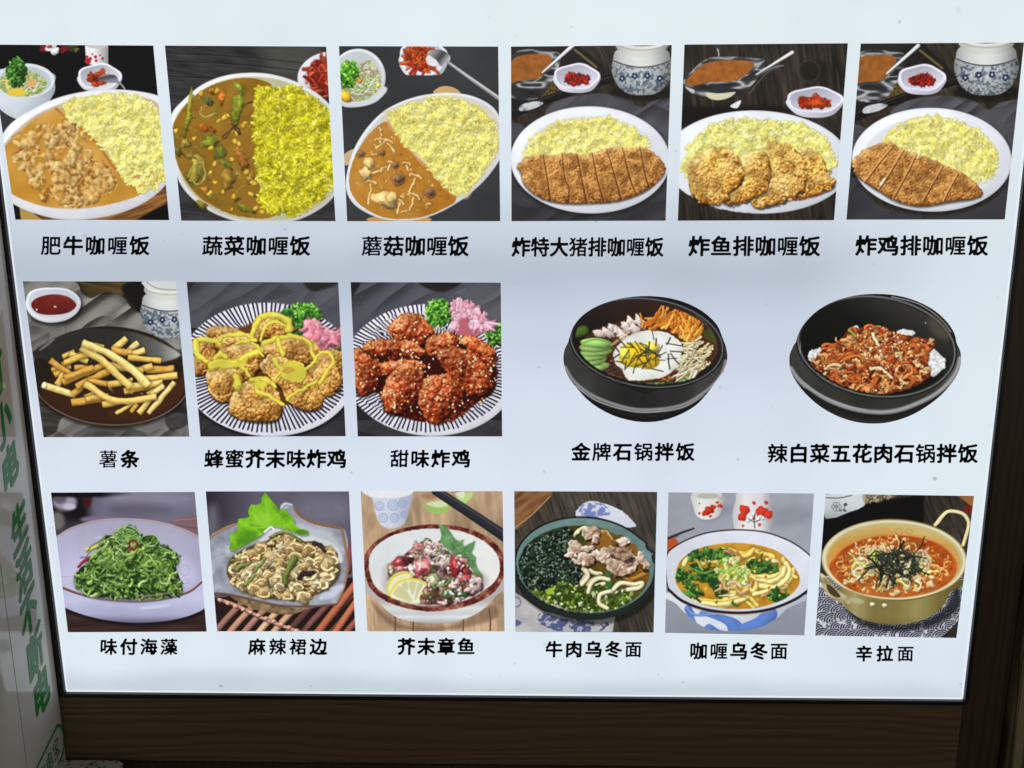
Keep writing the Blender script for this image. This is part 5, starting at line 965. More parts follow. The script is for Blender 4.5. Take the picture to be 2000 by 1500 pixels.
def d_skirt(c):
    c.a[:] = (86, 82, 96); sl = c.full(); c.put(sl, np.clip((1350-c.PX)/330, 0, 1)*np.clip((420-c.PY)/200, .2, 1), (34, 30, 40)); c.E(1780, 180, 180, 100, (104, 102, 118), soft=120); c.E(1080, 250, 40, 100, (90, 88, 100), soft=60)
    c.P([(1080, 740), (2000, 600), (2000, 960), (1080, 960)], (36, 22, 22), soft=4, sm=1)
    # bamboo slats
    for i in range(13):
        x = 1010+i*92; col = [(120, 84, 74), (150, 108, 88), (132, 92, 80), (170, 138, 110), (158, 126, 100), (118, 74, 66), (96, 60, 56), (138, 86, 76), (92, 56, 52), (120, 66, 52), (150, 84, 60), (146, 80, 56), (120, 66, 52)][i]
        c.T([(x+40, 1010), (x+150, 880), (x+330, 690)], 44, col, hi=.5, ed=.7, sh=.2)
    c.T([(1740, 960), (1990, 640)], 52, (140, 76, 54), hi=.5, ed=.7, sh=.2); c.T([(1850, 960), (2000, 740)], 46, (150, 84, 58), hi=.5, ed=.7, sh=.2)
    c.T([(1930, 560), (1990, 340)], 60, (110, 52, 60), hi=.4, ed=.6)
    c.P([(1560, 900), (1700, 780), (1800, 760), (1700, 860), (1640, 950)], (30, 18, 20), soft=16, op=.5)
    c.T([(1120, 745), (1200, 770), (1290, 810), (1390, 860), (1490, 900), (1630, 950)], 22, (178, 130, 110), hi=.4, ed=.5, sh=.3)
    for i in range(11): x = 1130+i*48; y = 750+i*19; c.L(x, y, 17, 13, (196, 150, 128), hi=.5, sh=.3)
    plt = [(1060, 360), (1150, 300), (1250, 270), (1420, 290), (1510, 200), (1510, 150), (1550, 132), (1600, 170), (1640, 220), (1740, 265), (1890, 292), (1925, 330), (1935, 430), (1930, 560), (1900, 680), (1860, 770), (1760, 790), (1600, 800), (1450, 770), (1300, 730), (1180, 705), (1090, 705), (1070, 560)]
    c.P([(1180, 700), (1300, 790), (1450, 830), (1580, 838), (1700, 800), (1860, 770), (1700, 700), (1400, 690)], lambda sl, sd, X, Y: ramp(c.noise(sl, 30, 4), [(0, (54, 40, 32)), (.5, (122, 98, 66)), (1, (176, 152, 112))]), soft=3)
    c.P(plt, lambda sl, sd, X, Y: ramp(c.noise(sl, 60, 4), [(0, (104, 106, 118)), (.5, (146, 150, 164)), (1, (196, 200, 212))]), soft=2)
    c.T(plt[:4], 14, (150, 112, 70), hi=.2, ed=.2); c.T([(1600, 175), (1640, 222), (1740, 267), (1890, 295)], 15, (120, 82, 52)); c.T([(1895, 300), (1915, 400), (1935, 540), (1905, 680), (1870, 760)], 16, (130, 96, 70), hi=.3); c.T([(1090, 705), (1180, 712), (1300, 738), (1500, 782), (1700, 788), (1860, 775)], 14, (96, 68, 60), hi=.3)
    c.T([(1515, 170), (1540, 145), (1580, 150)], 18, (170, 172, 190)); c.E(1830, 700, 90, 30, (206, 212, 232), ang=-30, soft=20, op=.8)
    c.E(1560, 420, 330, 150, (186, 190, 198), soft=40, op=.8)
    c.P([(1420, 330), (1470, 290), (1560, 290), (1700, 340), (1850, 400), (1870, 520), (1400, 420)], (206, 210, 214), soft=14)
    c.E(1530, 560, 360, 190, (76, 66, 54), soft=14)
    lf = [(1185, 430), (1195, 380), (1188, 345), (1215, 318), (1240, 310), (1238, 270), (1245, 235), (1285, 232), (1312, 225), (1305, 185), (1325, 145), (1350, 150), (1385, 140), (1392, 100), (1412, 70), (1440, 105), (1480, 150), (1500, 180), (1540, 172), (1560, 205), (1595, 240), (1600, 280), (1640, 300), (1680, 310), (1688, 335), (1640, 340), (1560, 310), (1480, 285), (1430, 300), (1380, 345), (1320, 370), (1280, 400), (1240, 425), (1215, 440)]
    c.P([(x+6, y+10) for x, y in lf], (40, 44, 44), soft=14, op=.5, sm=1); leafshape(c, lf, (110, 176, 30), (170, 216, 96), veins=[[(1440, 290), (1425, 190), (1412, 80)], [(1430, 250), (1340, 170)], [(1430, 290), (1320, 290), (1250, 250)], [(1450, 280), (1540, 200)], [(1460, 285), (1590, 270)], [(1400, 330), (1280, 360), (1200, 350)]])
    c.E(1300, 360, 70, 40, (60, 118, 24), ang=-25, soft=30, op=.7); c.E(1400, 240, 60, 40, (150, 206, 60), soft=30, op=.6); c.E(1640, 320, 40, 16, (50, 110, 30), soft=14, op=.7); c.T([(1410, 320), (1450, 290), (1470, 310)], 14, (220, 226, 224))
    pile = [(1175, 560), (1200, 500), (1290, 430), (1400, 390), (1450, 340), (1540, 330), (1650, 370), (1780, 395), (1860, 450), (1870, 540), (1820, 640), (1740, 700), (1660, 758), (1560, 750), (1400, 720), (1270, 690), (1190, 620)]
    c.P(pile, (88, 68, 36), soft=3, rough=14, rs=30); m = c.mask(inset(pile, .93), rough=8); c.shc = (60, 42, 18)
    sl = c.full(); h = 22*(1-c.worley(sl, 60)[0])+12*(1-c.worley(sl, 26)[0])+24*c.noise(sl, 60, 3)
    c.relief(sl, m, h, [(0, (62, 44, 18)), (.3, (136, 106, 54)), (.55, (184, 154, 96)), (.8, (214, 190, 136)), (1, (240, 226, 186))], gain=1., occ=.8, spec=.08)
    for x, y in c.pick(m, 130):
        r = 15+20*c.r.rand(); a = c.r.rand()*6.28; k = c.r.rand(); col = (206, 180, 124) if k < .6 else ((226, 204, 156) if k < .85 else (170, 140, 76))
        p = [(x+math.cos(a+t)*r*(1+.4*math.sin(4*t)), y+math.sin(a+t)*r*.8*(1+.4*math.cos(5*t))) for t in np.linspace(0, 2.4, 8)]
        c.T(p, 15+8*c.r.rand(), col, hi=.5, ed=.5, sh=.3, sm=3, w2=10, spec=.08)
    for p, w in [([(1460, 350), (1500, 328), (1560, 330), (1640, 380)], 18), ([(1230, 550), (1270, 525), (1320, 520)], 26), ([(1340, 560), (1380, 520), (1415, 480)], 22), ([(1600, 490), (1570, 540), (1545, 600), (1550, 640)], 44), ([(1280, 660), (1330, 610), (1350, 590)], 22), ([(1200, 500), (1260, 490)], 16), ([(1350, 430), (1400, 440)], 16)]: c.T(p, w, (92, 104, 46), hi=.45, ed=.5, sh=.3, spec=.15, w2=w*.7)
    c.T([(1720, 390), (1760, 410), (1790, 440)], 30, (46, 34, 38)); c.T([(1630, 600), (1660, 580), (1710, 580)], 34, (40, 30, 34)); c.T([(1315, 490), (1350, 478)], 8, (170, 50, 36)); c.T([(1320, 505), (1360, 490)], 6, (150, 40, 30))
    for x, y in c.pick(m, 54):
        r = 36+22*c.r.rand(); a = c.r.rand()*6.28; col = mixc((232, 212, 164), (196, 166, 108), c.r.rand()**1.2)
        c.L(x, y, r, r*.66, col*.84, ang=math.degrees(a), wob=.35, hi=.5, ed=.4, sh=.35, tex=.12, spec=.06)
        c.L(x+r*.1, y+r*.06, r*.5, r*.24, (124, 94, 48), ang=math.degrees(a), wob=.4, hi=.1, ed=0, soft=7, op=.75)
        p = [(x+math.cos(a+q)*r*.72*(1+.12*math.sin(4*q)), y+math.sin(a+q)*r*.5) for q in np.linspace(-.6, 2.6, 8)]
        c.T(p, 20, col*1.04, hi=.45, ed=.35, sh=.16, w2=12, sm=4, spec=.14)
    for p, w in [([(1460, 350), (1500, 328), (1560, 330), (1640, 380)], 18), ([(1230, 550), (1270, 525), (1320, 520)], 26), ([(1340, 560), (1380, 520), (1415, 480)], 24), ([(1600, 490), (1570, 540), (1545, 600), (1550, 640)], 46), ([(1280, 660), (1330, 610), (1350, 590)], 22), ([(1200, 500), (1260, 490)], 16)]: c.T(p, w, (92, 104, 46), hi=.45, ed=.5, sh=.3, spec=.15, w2=w*.7)
    c.T([(1720, 390), (1760, 410), (1790, 440)], 28, (46, 34, 38)); c.T([(1630, 600), (1660, 580), (1710, 580)], 30, (40, 30, 34)); c.T([(1315, 490), (1350, 478)], 8, (170, 50, 36))
    c.warp(gauss(m, 4), 14, 50, .3); c.tint(m, 70, .1)
    c.shc = None

def d_octo(c):
    wood(c, [(0, 0), (1000, 0), (1000, 1000), (0, 1000)], (178, 148, 116), 30, 1.45, .28, ax=.2)
    sl = c.full(); c.put(sl, np.clip((300-c.PY)/200, 0, 1)*.5, (186, 158, 126))
    for x, y, a in [(400, 150, 30), (700, 250, 34), (120, 250, 26), (850, 110, 24), (320, 60, 40)]: c.E(x, y, 26, 50, (150, 116, 86), soft=24, op=.5)
    for x in (262, 375, 690, 860): c.T([(x-8, 800), (x+4, 870), (x, 960)], 7, (70, 46, 34), hi=0, ed=0, soft=4)
    for x in (130, 440, 560, 620, 800, 915): c.T([(x, 820), (x+8, 960)], 4, (140, 106, 76), hi=0, ed=0, soft=4, op=.6)
    c.P([(60, 60), (355, 60), (350, 180), (325, 260), (280, 290), (220, 296), (170, 270), (140, 200), (120, 110)], lambda sl, sd, X, Y: ramp((X-120)/240, [(0, (206, 212, 222)), (.5, (198, 206, 222)), (1, (166, 170, 190))]), soft=10, sm=3)
    c.E(220, 62, 160, 44, (226, 228, 232), soft=8)
    for x, y, r in [(165, 155, 26), (250, 150, 30), (310, 140, 24), (190, 230, 26), (260, 230, 26), (320, 210, 20)]: c.ring(x, y, r, r, 7, (132, 152, 196), soft=8, op=.8); c.ring(x, y, r*.45, r*.45, 6, (132, 152, 196), soft=8, op=.7)
    c.P([(445, 140), (480, 160), (540, 160), (600, 150), (590, 190), (530, 204), (470, 190)], (150, 190, 90), soft=8); c.P([(460, 140), (560, 122), (596, 150), (530, 165)], (206, 224, 170), soft=6); c.P([(640, 110), (740, 66), (745, 100), (690, 150), (650, 140)], (180, 206, 120), soft=10); c.P([(640, 80), (700, 66), (690, 110)], (214, 220, 190), soft=8)
    c.E(480, 90, 50, 26, (140, 100, 74), soft=20, op=.7)
    c.T([(520, 60), (720, 190), (960, 350)], 56, (34, 34, 42), hi=.4, ed=.4, w2=70, soft=5); c.T([(545, 60), (740, 180), (960, 330)], 6, (92, 94, 104), hi=0, ed=0, soft=6, op=.7)
    c.P([(110, 750), (300, 900), (620, 910), (860, 780), (900, 860), (640, 930), (260, 920)], (96, 70, 54), soft=24, op=.55)
    c.P([(90, 640), (160, 760), (260, 850), (380, 885), (520, 895), (660, 880), (800, 820), (890, 730), (940, 620)], lambda sl, sd, X, Y: ramp((Y-750)/140+.0*(X), [(0, (176, 170, 168)), (.35, (214, 214, 214)), (.6, (196, 198, 202)), (.75, (222, 224, 226)), (1, (172, 170, 172))]), soft=3)
    o = [(68, 540), (75, 460), (130, 390), (220, 330), (340, 290), (480, 272), (620, 278), (760, 310), (870, 370), (940, 450), (960, 540), (930, 640), (860, 720), (740, 780), (600, 812), (450, 818), (300, 790), (180, 740), (100, 660)]
    c.P(o, lambda sl, sd, X, Y: ramp(c.noise(sl, 36, 3), [(.2, (56, 16, 14)), (.5, (104, 44, 34)), (.75, (160, 104, 86)), (1, (206, 170, 150))]), soft=2, rough=3)
    inn = [(98, 530), (110, 455), (160, 395), (250, 340), (360, 310), (480, 298), (620, 304), (740, 335), (840, 390), (905, 460), (925, 540), (900, 620), (820, 690), (720, 745), (600, 775), (450, 785), (320, 762), (200, 710), (125, 640)]
    c.P(inn, lambda sl, sd, X, Y: ramp(.5+(X-500)/1300+(Y-500)/1500+.1*c.noise(sl, 60, 2), [(0, (212, 218, 222)), (.5, (222, 224, 224)), (1, (232, 230, 226))]), soft=3, rough=3)
    c.P([(200, 700), (190, 600), (260, 520), (780, 560), (830, 680), (600, 770), (400, 775)], (176, 164, 160), soft=40, op=.7)
    lf = [(535, 268), (565, 275), (590, 290), (612, 318), (640, 360), (670, 378), (700, 362), (690, 390), (700, 410), (770, 372), (760, 420), (745, 450), (775, 480), (770, 510), (785, 550), (815, 590), (820, 610), (780, 615), (760, 570), (700, 500), (640, 460), (560, 400), (520, 385), (548, 370), (556, 340), (545, 300)]
    c.P([(x+5, y+8) for x, y in lf], (150, 150, 150), soft=14, op=.5, sm=1); leafshape(c, lf, (92, 138, 84), (140, 178, 126), veins=[[(545, 275), (640, 400), (780, 600)], [(610, 350), (560, 370)], [(660, 420), (760, 380)], [(620, 370), (690, 370)], [(720, 490), (770, 490)]])
    pile = [(220, 560), (260, 500), (330, 460), (400, 400), (470, 375), (540, 390), (620, 460), (700, 490), (740, 560), (810, 640), (810, 690), (720, 730), (600, 772), (500, 776), (430, 770), (400, 690), (250, 620)]
    c.P(pile, (86, 56, 50), soft=3, rough=10); m = c.mask(inset(pile, .93), rough=6); c.shc = (50, 24, 22)
    bits(c, m, 120, 32, [(166, 112, 108), (196, 166, 158), (120, 46, 46), (110, 110, 78), (146, 106, 94), (86, 38, 38), (206, 190, 178)], tex=.35, spec=.45, wob=.35, hi=.5)
    for x, y, rx, ry, col in [(490, 430, 80, 50, (214, 200, 186)), (450, 545, 70, 46, (190, 110, 112)), (650, 540, 52, 56, (140, 36, 44)), (560, 510, 50, 60, (222, 198, 192)), (290, 515, 46, 28, (150, 50, 56)), (350, 490, 30, 40, (70, 30, 34)), (700, 620, 50, 36, (176, 70, 76)), (760, 660, 52, 52, (216, 180, 180)), (500, 630, 50, 44, (134, 136, 96)), (570, 640, 40, 30, (130, 150, 92)), (640, 650, 30, 44, (214, 184, 176)), (470, 710, 60, 44, (110, 84, 58)), (600, 710, 56, 30, (62, 84, 50)), (690, 700, 34, 36, (60, 84, 50)), (560, 765, 44, 14, (220, 180, 176)), (460, 405, 60, 16, (176, 110, 110)), (400, 440, 36, 20, (190, 120, 120)), (370, 560, 30, 18, (216, 200, 196)), (240, 560, 24, 40, (140, 112, 92))]:
        c.L(x, y, rx, ry, col, ang=c.r.rand()*40-20, wob=.3, hi=.5, ed=.4, sh=.25, tex=.35, spec=.5)
    bits(c, m, 110, 11, [(226, 206, 200), (90, 110, 60), (150, 46, 50), (240, 230, 226), (60, 70, 40)], spec=.4)
    c.warp(gauss(m, 4), 20, 34, .5); c.tint(m, 30, .2)
    c.T([(480, 390), (520, 380), (545, 410)], 14, (220, 206, 200)); strands(c, c.mask(ellp(490, 450, 90, 60)), 22, 60, 9, [(222, 206, 196), (96, 116, 70), (200, 150, 150)], curl=.6)
    # lemon
    c.P([(210, 690), (215, 640), (250, 590), (310, 566), (360, 575), (375, 605), (300, 640), (240, 720)], (212, 200, 90)); c.P([(222, 690), (232, 640), (262, 604), (320, 585), (360, 600), (250, 700)], (232, 228, 176), soft=4)
    lem = [(228, 725), (240, 680), (280, 635), (340, 612), (410, 615), (466, 645), (440, 680), (420, 730), (415, 770), (320, 755)]
    c.P(lem, (222, 210, 84)); c.P(inset(lem, .9, 2, 6), (238, 238, 220), soft=3)
    for seg in [[(250, 715), (262, 685), (290, 655), (335, 690), (375, 760), (320, 748)], [(300, 650), (340, 632), (345, 690)], [(350, 632), (400, 636), (375, 720), (360, 690)], [(408, 640), (440, 652), (420, 690), (400, 740), (385, 750)]]:
        c.P(seg, (206, 202, 150), soft=4, sm=2)
    c.shc = None

def d_udon(c):
    wood(c, [(1000, 0), (1950, 0), (1950, 1000), (1000, 1000)], (60, 54, 47), 12, 1.25, .5)
    c.P([(1010, 60), (1255, 60), (1210, 130), (1090, 240), (1010, 310)], lambda sl, sd, X, Y: ramp(c.noise(sl, 26, 3, ax=.2, ang=-.6), [(0, (70, 44, 24)), (.5, (120, 80, 48)), (1, (160, 116, 76))]), soft=5, sm=2); c.T([(1020, 290), (1120, 215), (1240, 95)], 10, (160, 118, 80), soft=8, hi=0)
    cl = [(1400, 215), (1440, 150), (1490, 125), (1580, 140), (1680, 180), (1760, 250), (1760, 290), (1500, 280)]
    c.P(cl, (208, 212, 226), rough=4); m = c.mask([(1430, 210), (1450, 145), (1560, 140), (1620, 190), (1580, 230)]); n = c.noise(c.full(), 22, 2); c.put(c.full(), m*np.clip((n-.4)*8, 0, 1)*.85, (96, 110, 176))
    c.P([(1020, 700), (1200, 820), (1400, 860), (1650, 850), (1635, 950), (1020, 950)], lambda sl, sd, X, Y: ramp(c.noise(sl, 70, 3), [(0, (150, 148, 152)), (1, (206, 202, 202))]), sm=1)
    m = c.mask([(1160, 850), (1200, 830), (1300, 860), (1500, 880), (1500, 935), (1440, 950), (1280, 940), (1180, 900)], rough=10); n = c.noise(c.full(), 18, 2); c.put(c.full(), m*np.clip((n-.36)*8, 0, 1)*.9, (64, 72, 118))
    m = c.mask([(1530, 930), (1560, 900), (1620, 890), (1610, 920), (1560, 945)], rough=8); c.put(c.full(), m*np.clip((n-.4)*8, 0, 1), (66, 74, 116)); m = c.mask([(1020, 870), (1060, 890), (1040, 910), (1020, 910)]); c.put(c.full(), m, (80, 88, 130)); c.ring(1030, 760, 24, 30, 7, (90, 96, 140))
    c.P(ellp(1470, 570, 470, 335, 6), (10, 12, 12), soft=18, op=.6)
    E = [(1460, 540, 452, 318)]
    c.P(ellp(1462, 548, 448, 326, 5), (26, 34, 32)); c.P(ellp(1460, 530, 444, 308, 5), (16, 18, 18)); c.P(ellp(1460, 532, 436, 300, 5), lambda sl, sd, X, Y: ramp(c.noise(sl, 50, 2)*.4+np.clip((900-Y)/900, 0, 1)*.6, [(0, (60, 90, 84)), (.5, (92, 122, 118)), (1, (130, 156, 156))]), soft=2)
    soup = ellp(1455, 552, 412, 272, 5); c.P(soup, lambda sl, sd, X, Y: ramp(np.clip((X-1150)/650, 0, 1)*.7+c.noise(sl, 80, 3)*.3-.25*np.clip((Y-500)/300, 0, 1), [(0, (20, 34, 18)), (.4, (56, 60, 18)), (.8, (120, 76, 22)), (1, (150, 96, 34))]), soft=4)
    c.clip = c.mask(soup)
    c.shc = (12, 16, 8)
    # seaweed left
    kelp = c.mask([(1020, 600), (1060, 450), (1180, 350), (1320, 290), (1380, 330), (1330, 420), (1380, 500), (1460, 560), (1440, 640), (1280, 670), (1180, 700), (1080, 700)], rough=14)
    c.put(c.full(), kelp, (14, 22, 16)); strands(c, kelp, 260, 60, 18, [(22, 36, 26), (34, 52, 38), (14, 22, 18), (46, 66, 46)], curl=.9, segs=4, hi=.7, spec=.5, srt=False)
    for x, y in c.pick(kelp, 120): c.L(x, y, 9, 3.5, (170, 186, 176), ang=c.r.rand()*180, op=.75, soft=3)
    # noodles
    for p, w in [([(1400, 330), (1430, 305), (1480, 300)], 24), ([(1560, 320), (1610, 330), (1630, 360)], 22), ([(1450, 550), (1470, 590), (1440, 640)], 28), ([(1480, 560), (1530, 580), (1560, 580)], 26), ([(1470, 700), (1490, 640), (1540, 610), (1600, 615)], 26), ([(1640, 680), (1680, 640), (1760, 650), (1820, 640), (1800, 670), (1730, 680)], 26), ([(1530, 660), (1580, 645)], 24), ([(1600, 800), (1550, 770), (1560, 710), (1630, 690)], 28), ([(1140, 740), (1180, 770), (1240, 790)], 26), ([(1150, 690), (1200, 740), (1270, 760)], 22), ([(1250, 780), (1320, 810)], 26), ([(1330, 830), (1410, 820)], 20), ([(1700, 690), (1800, 660)], 20)]: c.T(p, w*1.15, (206, 198, 156), hi=.35, ed=.45, sh=.3)
    c.E(1560, 370, 80, 60, (150, 96, 36), soft=30, op=.8); c.T([(1740, 620), (1800, 600), (1860, 570)], 26, (156, 104, 40), sh=.2); c.T([(1700, 600), (1760, 640)], 24, (150, 100, 34), sh=.2)
    # scallions
    g = c.mask([(1080, 690), (1200, 690), (1300, 640), (1420, 650), (1560, 660), (1780, 700), (1700, 790), (1540, 830), (1340, 830), (1180, 790)], rough=10)
    c.put(c.full(), g*.6, (60, 76, 20)); bits(c, g, 300, 11, [(86, 116, 34), (116, 142, 50), (60, 88, 24), (140, 160, 76), (44, 66, 20), (40, 56, 20)], asp=.6, wob=.3, spec=.08)
    bits(c, g, 34, 11, [(190, 206, 160), (206, 212, 180), (170, 190, 100)], asp=.6, spec=.1); c.warp(gauss(g, 3), 10, 16, .3); c.P([(1590, 590), (1610, 585), (1630, 640), (1610, 680), (1590, 640)], (50, 100, 40))
    c.P([(1220, 680), (1260, 672), (1250, 710), (1215, 706)], (150, 186, 40))
    # pork
    c.shc = (60, 34, 16)
    for pts in [[(1345, 420), (1370, 380), (1420, 370), (1440, 420), (1420, 460), (1360, 470)], [(1450, 330), (1480, 272), (1540, 295), (1550, 350), (1500, 370), (1460, 360)], [(1370, 500), (1440, 450), (1500, 440), (1530, 500), (1480, 535), (1400, 520)], [(1480, 450), (1560, 420), (1640, 440), (1600, 520), (1540, 500)], [(1590, 500), (1680, 480), (1780, 500), (1780, 560), (1700, 600), (1620, 590)], [(1600, 420), (1680, 400), (1760, 430), (1790, 480), (1700, 500)], [(1650, 370), (1720, 350), (1745, 385), (1680, 410)], [(1800, 430), (1860, 410), (1895, 500), (1880, 560), (1820, 560), (1790, 500)], [(1440, 400), (1500, 390), (1520, 430), (1450, 440)], [(1330, 460), (1380, 440), (1400, 480), (1340, 490)], [(1510, 350), (1545, 345), (1540, 390), (1510, 390)]]:
        crust(c, pts, [(0, (96, 68, 50)), (.25, (146, 114, 92)), (.5, (176, 148, 126)), (.75, (200, 176, 154)), (1, (226, 210, 194))], dome=9, cell=42, amp=8, rough=15, rs=30, shadow=(4, 8, 6), gain=1.3, occ=.6)
    for p in [[(1460, 560), (1480, 600), (1440, 650)], [(1480, 700), (1500, 645), (1550, 612), (1610, 620)], [(1600, 800), (1550, 770), (1560, 712), (1640, 690)], [(1640, 682), (1690, 642), (1770, 650), (1822, 642), (1800, 672), (1730, 684)], [(1140, 745), (1190, 775), (1250, 792)], [(1250, 785), (1320, 815)]]: c.T(p, 26, (208, 202, 164), hi=.35, ed=.4, sh=.3, spec=.06)
    pm = c.mask([(1330, 420), (1480, 270), (1740, 350), (1895, 420), (1880, 560), (1640, 600), (1380, 520)]); c.warp(gauss(pm, 3), 18, 34)
    c.shc = None; c.clip = None; c.ring(1460, 530, 442, 306, 5, (30, 26, 24), ang=5, op=.8)

def d_curryudon(c):
    c.a[:] = (146, 150, 160); sl = c.full(); c.put(sl, np.clip(c.noise(sl, 500, 2), 0, 1)*.4, (170, 174, 184))
    c.put(sl, np.clip((c.PY-640)/250, 0, 1)*.8, (126, 132, 144))
    c.P([(240, 130), (460, 150), (470, 190), (300, 240)], (120, 124, 134), soft=50, op=.5); c.P([(700, 180), (950, 150), (950, 230), (700, 290)], (122, 126, 136), soft=50, op=.5)
    c.P([(228, 66), (410, 70), (405, 170), (380, 215), (320, 234), (260, 220), (232, 160)], lambda sl, sd, X, Y: ramp((X-230)/180, [(0, (206, 208, 204)), (.3, (232, 232, 228)), (.75, (216, 214, 210)), (1, (170, 166, 166))]), sm=3)
    c.E(320, 82, 84, 26, (206, 206, 196)); c.E(322, 90, 68, 18, (180, 180, 170))
    for x, y, r in [(325, 180, 32), (350, 160, 20), (305, 195, 20), (395, 150, 15), (378, 130, 9), (336, 213, 9), (268, 195, 8), (268, 135, 5)]: c.L(x, y, r, r*.8, (186, 44, 28), wob=.3, hi=.2, ed=.2)
    c.P([(508, 66), (490, 120), (472, 190), (478, 260), (510, 310), (690, 320), (718, 240), (712, 150), (690, 66)], lambda sl, sd, X, Y: ramp((X-475)/240, [(0, (190, 192, 192)), (.3, (230, 230, 228)), (.7, (216, 214, 216)), (1, (150, 146, 156))]), sm=3)
    for x, y, r in [(545, 175, 32), (530, 215, 28), (650, 185, 36), (690, 205, 26), (602, 132, 11), (676, 130, 12), (535, 272, 8), (636, 265, 10), (600, 225, 10)]: c.L(x, y, r, r*.95, (196, 50, 34), wob=.25, hi=.2, ed=.2)
    for x, y in [(570, 215), (600, 200), (565, 240), (625, 230), (655, 225), (585, 225), (640, 215)]: c.L(x, y, 12, 11, (236, 236, 234), wob=.2, sh=.2)
    c.T([(606, 285), (604, 240), (608, 195)], 5, (50, 44, 52), hi=0); c.T([(606, 250), (640, 235)], 4, (50, 44, 52), hi=0); c.T([(604, 250), (570, 232)], 4, (50, 44, 52), hi=0)
    c.T([(75, 350), (150, 318), (235, 288)], 16, (34, 32, 36), w2=10); c.T([(75, 364), (140, 335)], 6, (90, 90, 96)); c.P([(60, 370), (110, 345), (138, 375), (110, 410), (70, 430)], (176, 76, 40), rough=4)
    c.P([(80, 680), (130, 750), (210, 830), (320, 900), (460, 915), (600, 905), (720, 850), (800, 780), (900, 690)], lambda sl, sd, X, Y: ramp((X-100)/800, [(0, (214, 220, 228)), (.5, (206, 214, 226)), (1, (176, 184, 200))]), soft=3)
    old = c.clip; c.clip = c.mask([(80, 680), (130, 750), (210, 830), (320, 900), (460, 915), (600, 905), (720, 850), (800, 780), (900, 690)])
    for p, w in [([(200, 780), (240, 840), (330, 890), (400, 912)], 46), ([(300, 815), (400, 845), (480, 870), (520, 912)], 66), ([(460, 870), (500, 930)], 70), ([(560, 905), (640, 870), (700, 810)], 90), ([(330, 900), (360, 880), (410, 910)], 40)]: c.T(p, w, (84, 118, 190), hi=.15, ed=.1, soft=4)
    c.P([(240, 810), (300, 820), (420, 870), (440, 915), (390, 905), (330, 870), (290, 890), (250, 860)], (214, 222, 232), soft=3)
    c.T([(190, 770), (240, 815), (380, 812)], 14, (100, 130, 196)); c.clip = old
    c.P(ellp(480, 925, 300, 20), (110, 114, 124), soft=20, op=.3)
    o = [(62, 560), (66, 450), (110, 400), (200, 350), (320, 310), (480, 293), (640, 302), (760, 335), (870, 390), (960, 470), (980, 560), (930, 665), (850, 720), (720, 775), (580, 800), (430, 800), (280, 775), (160, 725), (80, 660)]
    c.P(o, (30, 22, 26)); c.P(inset(o, .985, 0, 1, .975), lambda sl, sd, X, Y: ramp(.5+(X-500)/1100-(Y-400)/1400+.1*c.noise(sl, 40, 3), [(0, (200, 204, 214)), (.5, (214, 218, 230)), (1, (222, 226, 236))]), soft=2)
    c.T([(120, 765-60), (280, 790), (470, 815), (640, 806), (800, 750)], 6, (190, 170, 120), hi=0, op=.7, soft=4)
    c.T([(80, 660), (160, 728), (280, 776), (430, 800), (580, 800), (720, 775), (850, 722), (930, 668)], 16, (32, 22, 24), hi=.2, ed=.1)
    soup = [(125, 560), (150, 490), (230, 425), (340, 390), (480, 376), (620, 388), (740, 425), (820, 490), (882, 590), (850, 670), (760, 730), (620, 772), (450, 778), (300, 755), (190, 700), (130, 630)]
    c.P(soup, lambda sl, sd, X, Y: ramp(c.noise(sl, 90, 3), [(0, (160, 100, 16)), (.5, (192, 134, 34)), (1, (214, 166, 60))]), soft=3)
    c.clip = c.mask(soup); c.shc = (110, 70, 12)
    ND = (226, 204, 128)
    for p, w in [([(170, 530), (190, 480), (260, 460), (300, 500)], 26), ([(400, 420), (460, 420), (540, 440), (590, 420)], 24), ([(500, 470), (560, 450), (600, 420)], 26), ([(620, 430), (690, 450), (720, 460)], 26), ([(610, 580), (700, 590), (760, 560), (780, 510), (740, 500)], 28), ([(620, 620), (720, 630), (790, 600), (810, 540), (790, 510)], 28), ([(640, 640), (760, 640), (830, 590), (840, 540)], 26), ([(640, 680), (720, 670), (800, 640)], 22), ([(600, 470), (560, 500), (570, 560), (620, 600), (600, 670), (570, 650)], 20), ([(400, 640), (470, 680), (540, 680), (560, 640)], 24), ([(240, 720), (350, 740), (460, 720), (520, 710)], 34), ([(300, 750), (400, 765), (500, 740)], 24), ([(300, 480), (360, 490), (400, 500)], 22), ([(520, 690), (590, 720), (620, 760)], 20), ([(780, 470), (820, 560), (860, 590)], 20), ([(560, 740), (600, 770)], 20)]: c.T(p, w*1.2, mixc(ND, (212, 180, 60), c.r.rand()*.7), hi=.3, ed=.35, sh=.25)
    for p in [[(600, 690), (700, 660), (790, 610), (820, 550), (800, 500)], [(630, 600), (700, 615), (770, 580), (790, 530)], [(250, 735), (360, 750), (470, 742), (560, 715)], [(160, 540), (190, 480), (250, 455), (310, 480)]]: c.T(p, 27, (232, 212, 138), hi=.3, ed=.35, sh=.25, spec=.05)
    c.L(715, 488, 46, 18, (216, 200, 150), ang=10, wob=.1, sh=.3); c.T([(674, 500), (720, 505), (760, 490)], 5, (96, 60, 30)); c.T([(650, 700), (720, 665), (800, 645)], 18, (190, 160, 110)); c.T([(660, 690), (730, 655), (800, 637)], 5, (110, 74, 40))
    sp = [(34, 70, 30), (54, 100, 40), (78, 130, 50), (26, 52, 26)]; c.shc = (30, 40, 10)
